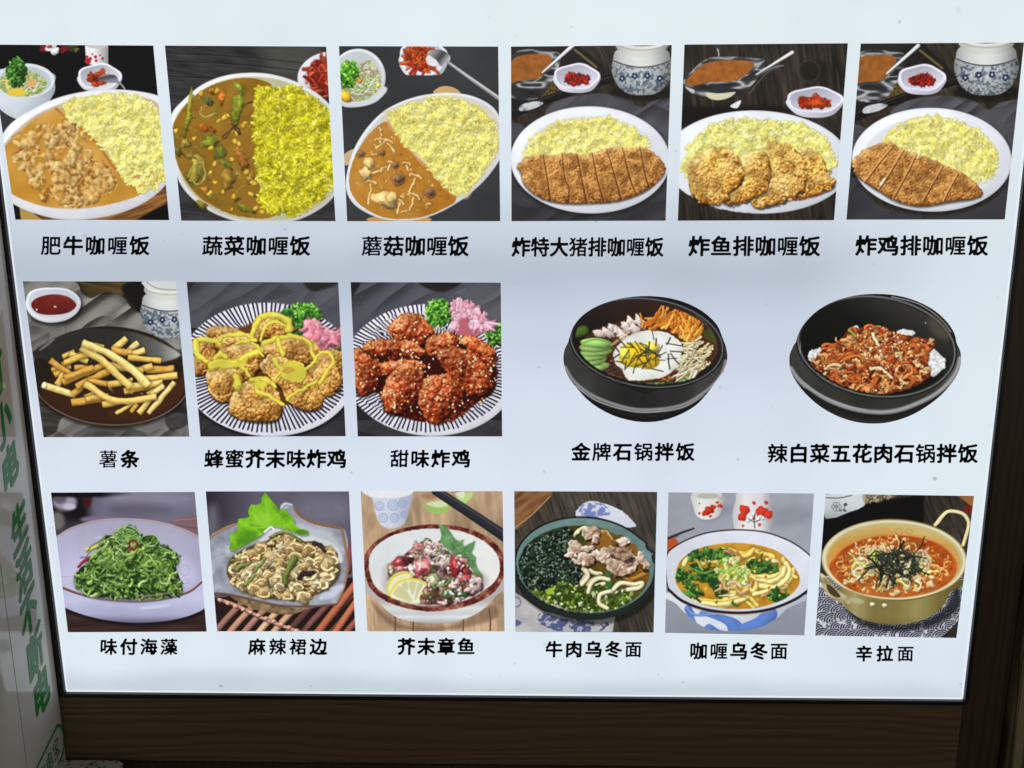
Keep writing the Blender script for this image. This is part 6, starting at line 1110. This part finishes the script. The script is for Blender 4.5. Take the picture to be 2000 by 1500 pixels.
    for pts in [[(290, 450), (330, 420), (380, 430), (450, 440), (440, 470), (360, 475), (310, 480)], [(200, 520), (260, 500), (300, 530), (370, 520), (380, 600), (430, 660), (420, 700), (370, 700), (340, 640), (290, 600), (250, 550)], [(140, 580), (180, 560), (230, 580), (200, 610)], [(180, 620), (240, 650), (280, 690), (240, 705), (190, 660)], [(560, 500), (620, 470), (680, 500), (740, 530), (720, 560), (640, 565), (590, 550)], [(700, 700), (750, 680), (800, 690), (760, 735), (730, 725)], [(230, 425), (260, 440), (270, 470), (240, 460)]]:
        m = c.mask(pts, rough=8); c.put(c.full(), m, (34, 66, 28)); strands(c, m, 26, 46, 20, sp, curl=.6, segs=3, hi=.5, spec=.15)
    c.T([(200, 520), (300, 560), (360, 540)], 12, (104, 150, 60)); c.T([(250, 480), (290, 540)], 12, (150, 176, 80)); c.T([(470, 745), (500, 755)], 16, (60, 90, 30))
    g = c.mask([(380, 500), (430, 470), (520, 490), (560, 560), (550, 620), (470, 640), (390, 590)], rough=8); c.shc = (90, 90, 20)
    bits(c, g, 150, 14, [(160, 196, 70), (196, 214, 120), (226, 232, 190), (130, 176, 50), (210, 206, 150)], asp=.6, wob=.3)
    strands(c, c.mask([(380, 620), (520, 640), (560, 690), (460, 690)]), 14, 70, 14, [(214, 176, 130), (190, 140, 100), (226, 200, 160)], curl=.4); strands(c, c.mask([(440, 440), (500, 430), (510, 470)]), 8, 50, 14, [(206, 160, 120), (176, 120, 84)], curl=.4)
    bits(c, c.mask(inset(soup, .9)), 60, 8, [(226, 180, 70), (150, 90, 20), (120, 150, 50)], sh=.1)
    sm_ = c.mask(inset(soup, .95)); c.warp(gauss(sm_, 3), 7, 34, .2); c.tint(sm_, 40, .14)
    c.shc = None; c.clip = None

def d_ramen(c):
    wood(c, [(970, 60), (1960, 60), (1960, 960), (970, 960)], (46, 40, 34), 14, 1.2, .6); c.P([(1020, 230), (1300, 130), (1640, 80), (1640, 260), (1060, 420), (1000, 420)], (12, 11, 11), soft=16, sm=1)
    c.P([(1030, 80), (1270, 80), (1275, 150), (1180, 190), (1040, 230)], lambda sl, sd, X, Y: ramp((Y-80)/150, [(0, (206, 212, 214)), (.6, (190, 198, 200)), (1, (150, 156, 158))]), sm=2)
    c.T([(1035, 100), (1120, 102), (1200, 86)], 5, (60, 56, 60), hi=0); m = c.mask([(1270, 80), (1480, 80), (1440, 100), (1280, 140)], sm=1); bits(c, m, 90, 9, [(140, 128, 100), (96, 86, 66), (176, 166, 140)])
    for q in range(6): a = q*1.05; c.ring(1105+math.cos(a)*20, 155+math.sin(a)*19, 10, 10, 3.5, (92, 100, 104))
    c.E(1105, 155, 5, 5, (120, 110, 80)); c.T([(1150, 178), (1158, 145)], 4, (60, 70, 74), hi=0); c.E(1160, 142, 12, 10, (64, 76, 80)); c.E(1155, 178, 14, 6, (64, 76, 80), ang=30); c.E(1130, 178, 10, 5, (64, 76, 80))
    c.P([(1850, 90), (1945, 90), (1945, 170), (1900, 130)], (150, 92, 44), soft=5, sm=1); c.P([(1880, 180), (1900, 150), (1945, 160), (1945, 200)], (110, 26, 20), soft=8)
    # cloth with waves
    cl = [(978, 945), (990, 700), (1010, 560), (1100, 600), (1800, 560), (1880, 540), (1880, 640), (1850, 860), (1760, 955), (1400, 960)]
    m = c.mask(cl, sm=1); sl = c.full(); X, Y = c.PX, c.PY; best = np.full(X.shape, 1e9); bx = np.zeros(X.shape); by = np.zeros(X.shape)
    r = c.r
    for i in range(8):
        for j in range(16):
            cx = 960+j*66+(i % 2)*33+r.randn()*8; cy = 640+i*52+r.randn()*8
            d = np.hypot(X-cx, (Y-cy)*1.25); ok = (d < 66) & (Y < cy+18)
            bx = np.where(ok, d, bx)
    w = np.clip((np.sin(bx*.42)+.15)*2.2, 0, 1); c.put(sl, m, (26, 26, 42)); c.put(sl, m*w*.9, (196, 198, 206)); n = c.noise(sl, 26, 2); c.put(sl, m*np.clip((n-.68)*12, 0, 1), (206, 208, 214))
    c.P([(1840, 860), (1880, 800), (1870, 960), (1740, 960)], (40, 36, 30), sm=1)
    c.P([(1130, 740), (1200, 800), (1400, 870), (1600, 860), (1760, 780), (1840, 640), (1850, 780), (1640, 900), (1300, 900)], (8, 8, 14), soft=30, op=.7)
    G = [(0, (70, 62, 26)), (.4, (122, 110, 58)), (.6, (150, 138, 86)), (.8, (190, 178, 126)), (1, (226, 216, 176))]
    c.P([(1090, 660), (1140, 740), (1180, 790), (1270, 845), (1400, 872), (1560, 866), (1680, 820), (1750, 770), (1800, 680), (1860, 600)], lambda sl, sd, X, Y: ramp(.34+.28*np.exp(-((X-1220)/70)**2)+.16*np.exp(-((X-1600)/120)**2)-.25*np.clip((X-1650)/200, 0, 1)+.08*c.noise(sl, 30, 2, ay=.1)-.12*np.clip((Y-820)/60, 0, 1), G), soft=3)
    # handles
    c.T([(1710, 268), (1760, 205), (1800, 184), (1870, 196), (1905, 230), (1912, 280), (1880, 390)], 26, (176, 164, 118), hi=.6, ed=.8, sh=.15); c.T([(1725, 262), (1768, 205), (1805, 186), (1875, 202), (1900, 240)], 5, (236, 228, 200), hi=0, soft=3)
    c.P([(1005, 560), (1020, 640), (1060, 700), (1130, 740), (1230, 752), (1275, 735), (1240, 715), (1150, 690), (1090, 640), (1050, 590)], lambda sl, sd, X, Y: ramp(c.noise(sl, 40, 2), [(0, (110, 100, 60)), (.5, (176, 166, 120)), (1, (232, 224, 190))]), soft=3)
    c.P([(1045, 630), (1075, 640), (1130, 700), (1100, 706), (1060, 680)], (60, 54, 34), soft=5)
    for x, y in [(1325, 752), (1400, 758)]: c.L(x, y, 17, 15, (206, 200, 160), spec=.5, sh=.3)
    # rim
    o = ellp(1458, 480, 444, 250, 1.5, n=32); c.P(o, lambda sl, sd, X, Y: ramp(.55+.25*np.cos((X-1100)/160)-.1*(Y-480)/250, G)); c.P(ellp(1458, 480, 436, 242, 1.5), (222, 214, 176)); c.P(ellp(1458, 482, 420, 230, 1.5), (190, 178, 128)); 
    c.P(ellp(1456, 488, 408, 222, 1.5), lambda sl, sd, X, Y: ramp(np.clip((Y-270)/120, 0, 1)*.6+.4*np.clip(1-np.abs(X-1400)/420, 0, 1), [(0, (196, 180, 124)), (.4, (200, 170, 100)), (.75, (196, 140, 60)), (1, (170, 96, 30))]), soft=3)
    for x in (1488, 1548): c.ring(x, 306, 20, 18, 4, (150, 118, 60), op=.8); c.E(x, 306, 15, 13, (206, 160, 90), soft=4, op=.6)
    soup = [(1062, 530), (1100, 460), (1180, 390), (1300, 345), (1460, 328), (1620, 345), (1740, 385), (1820, 460), (1842, 530), (1800, 610), (1700, 670), (1560, 700), (1400, 706), (1240, 680), (1130, 620)]
    c.P(soup, lambda sl, sd, X, Y: ramp(c.noise(sl, 40, 4)*.7+.3*np.clip((Y-330)/350, 0, 1), [(0, (126, 44, 12)), (.5, (172, 74, 22)), (1, (206, 116, 50))]), soft=4)
    c.T([(1080, 500), (1130, 420), (1250, 362), (1400, 330), (1560, 335), (1720, 378), (1810, 450), (1838, 530)], 9, (206, 110, 50), op=.6, hi=0, soft=5)
    c.clip = c.mask(soup); c.shc = (90, 30, 8); al = c.mask(inset(soup, .92))
    strands(c, al, 150, 50, 13, [(206, 136, 60), (190, 110, 44), (222, 160, 84), (170, 84, 30)], curl=1.1, segs=5, hi=.4, sh=.15)
    bits(c, al, 130, 10, [(222, 150, 80), (160, 56, 20), (230, 180, 120)], sh=.15, spec=.15)
    for x, y, r in [(1440, 408, 22), (1380, 405, 18), (1290, 415, 18), (1340, 400, 18), (1540, 400, 18), (1375, 660, 22), (1450, 690, 20), (1480, 680, 20), (1600, 660, 26), (1680, 630, 30), (1540, 650, 26), (1690, 590, 22), (1270, 660, 16), (1160, 620, 16)]: c.L(x, y, r, r*.8, (232, 186, 130), wob=.25, hi=.4, sh=.25)
    c.T([(1660, 500), (1720, 520), (1760, 540)], 18, (222, 160, 90)); c.T([(1290, 395), (1300, 430), (1330, 440)], 12, (226, 190, 160)); c.T([(1240, 430), (1260, 470)], 14, (220, 180, 110))
    sp = c.mask([(1200, 520), (1250, 440), (1340, 430), (1480, 420), (1640, 440), (1670, 500), (1640, 600), (1560, 640), (1420, 640), (1280, 600)]); c.shc = (80, 50, 16)
    strands(c, sp, 110, 90, 17, [(222, 208, 170), (206, 186, 140), (196, 200, 110), (226, 190, 160), (214, 214, 150)], curl=.55, segs=5, hi=.4)
    c.T([(1210, 520), (1230, 500), (1270, 500)], 26, (206, 206, 110)); c.T([(1260, 600), (1220, 570), (1220, 540), (1260, 530)], 17, (226, 206, 180)); c.L(1350, 450, 30, 26, (190, 210, 70)); c.L(1290, 520, 26, 18, (200, 208, 110)); c.L(1560, 540, 30, 20, (206, 208, 130))
    c.warp(gauss(al, 3), 12, 24, .3); c.tint(al, 30, .16); c.shc = (30, 20, 8); nori = c.mask([(1340, 480), (1400, 430), (1480, 415), (1570, 450), (1610, 490), (1590, 550), (1500, 590), (1420, 590), (1360, 550)])
    strands(c, nori, 130, 80, 9, [(30, 38, 30), (46, 54, 44), (20, 26, 22), (60, 66, 52)], curl=.3, segs=4, hi=.6, spec=.12, srt=False)
    for p in [[(1240, 605), (1300, 540), (1350, 500)], [(1640, 340), (1620, 400), (1580, 440)], [(1500, 390), (1480, 430), (1470, 460)], [(1410, 650), (1430, 590)], [(1670, 570), (1600, 540), (1560, 520)], [(1300, 470), (1340, 430), (1400, 450)]]: c.T(p, 9, (34, 36, 32), hi=.4, w2=5)
    c.clip = None; c.T([(1642, 338), (1625, 395)], 6, (40, 30, 26)); c.shc = None

DISHES = [  # painter, view, photograph corners TL TR BR BL
    ('beef', d_beef, VA, ((-20, 87), (299, 89), (330, 430), (30, 429))),
    ('veg', d_veg, VA, ((322, 89), (637, 91), (655, 432), (354, 431))),
    ('mush', d_mush, VB, ((662, 90), (973, 91), (977, 432), (678, 432))),
    ('pork', d_pork, VB, ((998, 91), (1312, 88), (1300, 431), (999, 432))),
    ('fish', d_fish, VC, ((1337, 87), (1656, 84.5), (1629, 430), (1324, 431))),
    ('chicken', d_chicken, VC, ((1681.5, 85), (2000, 83), (1962.5, 428.6), (1653.5, 429))),
    ('fries', d_fries, VD, ((44.6, 549.5), (342.6, 550), (369.6, 852.7), (85, 854))),
    ('honey', d_honey, VD, ((364.7, 550.5), (660.5, 551.5), (675, 852), (391.7, 852.7))),
    ('sweet', d_sweet, VE, ((684.8, 551), (978, 552), (980.8, 852.4), (698.8, 852.4))),
    ('seaweed', d_seaweed, VG, ((99.5, 962.3), (380, 961), (403.3, 1233.6), (132.7, 1234.8))),
    ('skirt', d_skirt, VG, ((401.8, 960), (681.4, 960), (694, 1233), (424, 1233))),
    ('octo', d_octo, VH, ((704.6, 960), (981.7, 959.5), (985.4, 1233), (717.3, 1233))),
    ('udon', d_udon, VH, ((1004.3, 959.5), (1283.6, 961), (1276.5, 1235.4), (1006.8, 1234))),
    ('curryudon', d_curryudon, VI, ((1305.6, 961.8), (1590, 964), (1571, 1241), (1299, 1236))),
    ('ramen', d_ramen, VI, ((1612.8, 964.6), (1902.4, 969), (1868, 1246), (1592.6, 1241.4))),
]
BOWL1 = [(1102, 440), (1106, 385), (1125, 345), (1130, 325), (1150, 270), (1195, 215), (1270, 168), (1370, 135), (1480, 121), (1590, 126), (1690, 150), (1780, 195), (1850, 260), (1880, 330), (1895, 370), (1901, 430), (1880, 490), (1840, 545), (1800, 600), (1740, 660), (1650, 708), (1550, 734), (1450, 732), (1340, 702), (1240, 645), (1170, 575), (1120, 505)]
BOWL2 = [(335, 650), (338, 590), (365, 525), (380, 505), (400, 440), (450, 360), (540, 275), (660, 210), (800, 172), (950, 160), (1100, 172), (1240, 212), (1360, 275), (1450, 355), (1505, 440), (1522, 510), (1545, 560), (1553, 620), (1540, 700), (1490, 790), (1410, 880), (1300, 965), (1180, 1030), (1050, 1070), (940, 1081), (820, 1072), (690, 1035), (560, 965), (450, 870), (380, 780), (345, 710)]
BOWLS = [('bibim', d_bibim, VE, BOWL1), ('kimchi', d_kimchi, VF, BOWL2)]
# ---------------------------------------------------------------- prints on the menu
PY_ = -.0015
_G = wall_pt(0, 0, PY_)
def inv_grid(x0, x1, z0, z1, w, h):
    """photo pixel seen at each texel of a rectangle of the menu's plane (row 0 = bottom)"""
    X = x0+(np.arange(w)+.5)/w*(x1-x0); Z = z0+(np.arange(h)+.5)/h*(z1-z0)
    X, Z = np.meshgrid(X, Z); vx, vy, vz = X-EYE.x, np.full_like(X, PY_-EYE.y), Z-EYE.z
    dot = lambda a: vx*a.x+vy*a.y+vz*a.z
    t = F/dot(_fw); return 1000+dot(RT)*t, 750-dot(UP)*t
def print_material(name, img):
    m = bpy.data.materials.new(name); m.use_nodes = True; b = m.node_tree.nodes['Principled BSDF']
    b.inputs['Base Color'].default_value = (.012, .012, .012, 1); b.inputs['Roughness'].default_value = .35; b.inputs['Specular IOR Level'].default_value = .25
    t = N(m, 'ShaderNodeTexImage'); t.image = img; t.extension = 'EXTEND'; t.interpolation = 'Cubic'
    lk(m, t.outputs[0], b.inputs['Emission Color']); b.inputs['Emission Strength'].default_value = 1.
    return m
def make_print(key, fn, view, quad, label, outline=None):
    xs = [p[0] for p in quad]; ys = [p[1] for p in quad]
    c = Cv((min(xs)-3, min(ys)-3, max(xs)+3, max(ys)+3), view, seed=len(key)*7+ord(key[0])); fn(c); a = c.done()
    pts = [wall_pt(x, y_, PY_) for x, y_ in quad]
    x0, x1 = min(p.x for p in pts), max(p.x for p in pts); z0, z1 = min(p.z for p in pts), max(p.z for p in pts)
    h, w_ = int(c.H*1.0), int(c.W*1.0)
    u, v_ = inv_grid(x0, x1, z0, z1, w_, h)
    px = np.clip((u-c.bx[0])*SS-.5, 0, c.W-1.001); py = np.clip((v_-c.bx[1])*SS-.5, 0, c.H-1.001)
    xi, yi = px.astype(int), py.astype(int); fx, fy = (px-xi)[..., None], (py-yi)[..., None]
    o = (a[yi, xi]*(1-fx)+a[yi, xi+1]*fx)*(1-fy)+(a[yi+1, xi]*(1-fx)+a[yi+1, xi+1]*fx)*fy
    rgba = np.ones((h, w_, 4), np.float32); rgba[..., :3] = o/255
    img = bpy.data.images.new('print_'+key, w_, h); img.colorspace_settings.name = 'sRGB'; img.pixels.foreach_set(rgba.ravel()); img.update(); img.pack()
    uv = [((p.x-x0)/(x1-x0), (p.z-z0)/(z1-z0)) for p in pts]
    n = len(pts); vv = [tuple(p) for p in pts]+[(p.x, -.0004, p.z) for p in pts]
    fc = [tuple(range(n))[::-1]]+[(i, (i+1) % n, n+(i+1) % n, n+i) for i in range(n)]
    ob = mesh_obj('dish_photo', vv, fc, print_material('print_'+key, img), uvs=uv+uv); ob['label'] = label; setp(ob, menu); return ob
LABEL = {'beef': 'print of beef curry beside yellow rice, leftmost in the top row', 'veg': 'print of vegetable curry with bright yellow rice', 'mush': 'print of mushroom curry and yellow rice in an oval dish',
 'pork': 'print of sliced breaded pork cutlet below yellow rice', 'fish': 'print of fried fish pieces below yellow rice', 'chicken': 'print of sliced chicken cutlet and rice, rightmost in the top row', 'fries': 'print of french fries on a dark brown plate',
 'honey': 'print of fried chicken with yellow mustard sauce on a striped plate', 'sweet': 'print of red glazed fried chicken on a striped plate', 'seaweed': 'print of green seaweed salad in a white bowl', 'skirt': 'print of beige seafood skirt with a green leaf',
 'octo': 'print of octopus with lemon in a brown rimmed bowl', 'udon': 'print of beef udon with seaweed in a green bowl', 'curryudon': 'print of curry udon in a blue and white bowl', 'ramen': 'print of red noodle soup in a brass pot',
 'bibim': 'cut-out print of stone pot rice topped with a fried egg', 'kimchi': 'cut-out print of stone pot rice topped with red kimchi pork'}
for k, fn, v, q in DISHES: make_print(k, fn, v, q, LABEL[k])
for k, fn, v, q in BOWLS:
    q2 = catmull([(x/v[1]+v[0][0], y_/v[1]+v[0][1]) for x, y_ in q], 3)
    make_print(k, fn, v, [tuple(p) for p in q2], LABEL[k])

# ---------------------------------------------------------------- lettering
def glyph_loops(ch, off, smooth, R=150):
    """outline of a character, thickened by off (em) with rounded corners"""
    c = bpy.data.curves.new('glyph', 'FONT'); c.body = ch; c.size = 1
    o = bpy.data.objects.new('glyph', c); sc.collection.objects.link(o); bpy.context.view_layer.update()
    cu = o.to_curve(bpy.context.evaluated_depsgraph_get()); S = int(R*1.4); acc = np.zeros((S, S+1)); ox, oy = -.2, -.3
    for s in cu.splines:
        if s.type == 'BEZIER':
            bp = s.bezier_points; P = []
            for i in range(len(bp)):
                a, d = bp[i], bp[(i+1) % len(bp)]
                p0, p1, p2, p3 = (np.array(v[:2]) for v in (a.co, a.handle_right, d.handle_left, d.co))
                for t in np.arange(8)/8: P.append((1-t)**3*p0+3*(1-t)**2*t*p1+3*(1-t)*t*t*p2+t**3*p3)
        else: P = [np.array(p.co[:2]) for p in s.points]
        P = (np.array(P)-(ox, oy))*R
        for (ax_, ay_), (bx_, by_) in zip(P, np.roll(P, -1, 0)):
            if ay_ == by_: continue
            sgn = 1 if by_ > ay_ else -1; lo, hi = (ay_, by_) if sgn > 0 else (by_, ay_)
            for row in range(max(0, math.ceil(lo-.5)), min(S, math.ceil(hi-.5))):
                x = ax_+(bx_-ax_)*(row+.5-ay_)/(by_-ay_); xi = int(np.clip(math.floor(x+.5), 0, S)); acc[row, xi] += sgn
    o.to_curve_clear(); bpy.data.objects.remove(o); bpy.data.curves.remove(c)
    g = (np.cumsum(acc, 1)[:, :S] != 0).astype(float)
    cov = g[int(.15*R):int(1.2*R), int(.2*R):int(1.2*R)].mean(); off = off*float(np.interp(cov, [.25, .30, .335, .375], [1.2, 1.05, .72, .35]))
    r = off*R; k = int(math.ceil(r)); best = g.copy()            # dilate by a disc
    if r > .3:
        pad = np.pad(g, k)
        for dy in range(-k, k+1):
            for dx in range(-k, k+1):
                d = math.hypot(dx, dy)
                if d <= r+.5: best = np.maximum(best, pad[k+dy:k+dy+S, k+dx:k+dx+S]*min(1., r+.5-d+.5))
    g = gauss(best, smooth)-.5; g[0] = g[-1] = -.5; g[:, 0] = g[:, -1] = -.5
    seg = {}                                                      # marching squares
    def pt(y0, x0, y1, x1): t = g[y0, x0]/(g[y0, x0]-g[y1, x1]); return (x0+(x1-x0)*t, y0+(y1-y0)*t)
    ys_, xs_ = np.nonzero((np.sign(g[:-1, :-1]) != np.sign(g[:-1, 1:])) | (np.sign(g[:-1, :-1]) != np.sign(g[1:, :-1])) | (np.sign(g[:-1, :-1]) != np.sign(g[1:, 1:])))
    co = {}
    for y, x in zip(ys_, xs_):
        a, b_, c_, d = g[y, x] > 0, g[y, x+1] > 0, g[y+1, x+1] > 0, g[y+1, x] > 0
        E_ = [('h', y, x), ('v', y, x+1), ('h', y+1, x), ('v', y, x)]; cr = []
        for i, (p, q_) in enumerate([(a, b_), (b_, c_), (d, c_), (a, d)]):
            if p != q_: cr.append(i)
        for i in cr:
            if E_[i] not in co: co[E_[i]] = pt(*[(y, x, y, x+1), (y, x+1, y+1, x+1), (y+1, x, y+1, x+1), (y, x, y+1, x)][i])
        pr = [(cr[0], cr[1])] if len(cr) == 2 else ([(0, 3), (1, 2)] if not a else [(0, 1), (2, 3)]) if len(cr) == 4 else []
        for i, j in pr: seg.setdefault(E_[i], []).append(E_[j]); seg.setdefault(E_[j], []).append(E_[i])
    out = []; seen = set()
    for k0 in seg:
        if k0 in seen: continue
        L_ = [k0]; seen.add(k0); cur = k0
        while True:
            nx_ = [e for e in seg[cur] if e not in seen]
            if not nx_: break
            cur = nx_[0]; seen.add(cur); L_.append(cur)
        p = np.array([co[e] for e in L_])
        if len(p) > 8: out.append((p[::3]+.5)/R+(ox, oy))
    return out
def lettering(name, items, mt, off=.027, smooth=2.4):
    """items: (char, map(u, v) -> point); u, v in em from the glyph box centre. One mesh."""
    V, Fc = [], []
    for ch, mp in items:
        loops = glyph_loops(ch, off, smooth)
        cu = bpy.data.curves.new('fill', 'CURVE'); cu.dimensions = '2D'; cu.fill_mode = 'BOTH'
        for p in loops:
            s = cu.splines.new('POLY'); s.points.add(len(p)-1); s.use_cyclic_u = True
            for i, q_ in enumerate(p): s.points[i].co = (q_[0], q_[1], 0, 1)
        o = bpy.data.objects.new('fill', cu); sc.collection.objects.link(o); bpy.context.view_layer.update()
        me = o.evaluated_get(bpy.context.evaluated_depsgraph_get()).to_mesh(); b0 = len(V)
        V += [tuple(mp(v.co.x-.5, v.co.y-.38)) for v in me.vertices]; Fc += [tuple(b0+i for i in p.vertices) for p in me.polygons]
        bpy.data.objects.remove(o); bpy.data.curves.remove(cu)
    return mesh_obj(name, V, Fc, mt)
M_ink = mat('black_print_ink', (.0018, .0016, .003), .4, .2)
CAPS = [('肥牛咖喱饭', 82, 290, 462, 497), ('蔬菜咖喱饭', 397, 604, 462, 498), ('蘑菇咖喱饭', 708, 914, 462, 499), ('炸特大猪排咖喱饭', 1000, 1296, 464.5, 500), ('炸鱼排咖喱饭', 1347, 1600, 462, 499), ('炸鸡排咖喱饭', 1673, 1928, 461, 498),
        ('薯条', 195, 270, 880, 913), ('蜂蜜芥末味炸鸡', 401, 675, 879, 913), ('甜味炸鸡', 764, 917, 879.5, 912), ('金牌石锅拌饭', 1118, 1355, 866, 899), ('辣白菜五花肉石锅拌饭', 1501, 1908, 868, 903),
        ('味付海藻', 197, 345, 1248, 1278), ('麻辣裙边', 487, 637, 1248, 1278), ('芥末章鱼', 778, 926, 1247, 1278), ('牛肉乌冬面', 1067, 1252, 1253, 1283), ('咖喱乌冬面', 1349, 1537, 1256, 1287), ('辛拉面', 1673, 1783, 1262, 1291)]
for s, x0, x1, y0, y1 in CAPS:
    n = len(s); h = (y1-y0)/.9; pitch = (x1-x0-.9*h)/(n-1); items = []
    for i, ch in enumerate(s):
        cx = x0+.45*h+pitch*i; cy = (y0+y1)/2
        items.append((ch, (lambda u, v, cx=cx, cy=cy, h=h, wd=min(1.04*h, pitch*1.0): wall_pt(cx+u*wd+v*h*.03, cy-v*h, -.0015))))
    o = lettering('caption', items, M_ink); setp(o, menu); o['label'] = 'black rounded lettering reading '+s

# ---------------------------------------------------------------- power bank cabinet on the left
X0 = wall_pt(136, 1500, -.002).x
cab = empty('power_bank_cabinet', (X0-.2, -.12, 0), 'glossy white power bank rental cabinet with green lettering on its side, left of the menu', 'rental cabinet')
def plastic():
    m = mat('glossy_white_plastic', (.56, .54, .50), .12, .6, coat=.55); b = m.node_tree.nodes['Principled BSDF']
    n = N(m, 'ShaderNodeTexNoise', Scale=6., Detail=3.); b.inputs['Coat Roughness'].default_value = .07; bp = N(m, 'ShaderNodeBump', Strength=.03, Distance=.01); lk(m, n.outputs['Fac'], bp.inputs['Height']); lk(m, bp.outputs[0], b.inputs['Normal']); return m
M_pl = plastic(); ZC = 2.0
ys = side_pt(33, 1347, X0).y; yf = side_pt(12, 1345, X0).y; r = .05
prism('side_panel', [(X0, ys+.0012), (X0, -.0125), (X0-.004, -.0105), (X0-.03, -.0105), (X0-.03, ys+.0012)][::-1], .002, ZC, M_pl, cab)
arc = [(X0-r+r*math.cos(math.radians(t)), yf-r*math.sin(math.radians(t))) for t in range(0, 91, 6)]
prism('front_shell', ([(X0-.03, ys-.0012), (X0, ys-.0012)]+arc+[(X0-.42, yf-r), (X0-.42, yf-r+.03), (X0-.05, yf-r+.03)])[::1], .002, ZC, M_pl, cab, smooth=False)
for p in cab.children[-1].data.polygons: p.use_smooth = False
box('inner_core', X0-.42, X0-.004, ys-.02, -.012, .002, ZC-.003, M_dark, cab)
M_green = mat('green_vinyl_lettering', (.02, .2, .045), .2, .5)
def side_map(cx, cy, Wv, Hv, dx=.0008):
    return lambda u, v: side_pt(cx+u*Wv[0]-v*Hv[0], cy+u*Wv[1]-v*Hv[1], X0+dx)
for ch, cx, cy in [('有', -8, 740), ('小', 6, 828), ('电', 20, 912), ('生', 38, 1026), ('活', 48, 1112), ('不', 57, 1196), ('断', 69, 1276), ('电', 81, 1352)]:
    k = 1.0
    o = lettering('letter', [(ch, side_map(cx, cy, (29, -64), (9, 84)))], M_green, off=.036, smooth=1.0); setp(o, cab)
C0 = (97, 1488); du, dv = (12, -25), (7, 42)
pts = []
def capsule(ru, rv, L_):
    p = []
    for t in np.linspace(-90, 90, 13): p.append((L_+ru*math.cos(math.radians(t)), rv*math.sin(math.radians(t))))
    for t in np.linspace(90, 270, 13): p.append((-L_+ru*math.cos(math.radians(t)), rv*math.sin(math.radians(t))))
    return [side_pt(C0[0]+u*du[0]-v*dv[0], C0[1]+u*du[1]-v*dv[1], X0+.0008) for u, v in p]
A, B = capsule(.85, .78, 1.45), capsule(.68, .64, 1.45); n = len(A)
o = mesh_obj('badge_outline', A+B, [(i, (i+1) % n, n+(i+1) % n, n+i) for i in range(n)], M_green); setp(o, cab)
for i, ch in enumerate('充电宝'):
    o = lettering('badge_letter', [(ch, side_map(C0[0]+du[0]*(i-1)*1.05, C0[1]+du[1]*(i-1)*1.05, (12, -26), (6, 37)))], M_green, off=.006, smooth=1.2); setp(o, cab)
for o in list(bpy.data.objects):
    if o.name.startswith(('glyph', 'fill')): bpy.data.objects.remove(o)
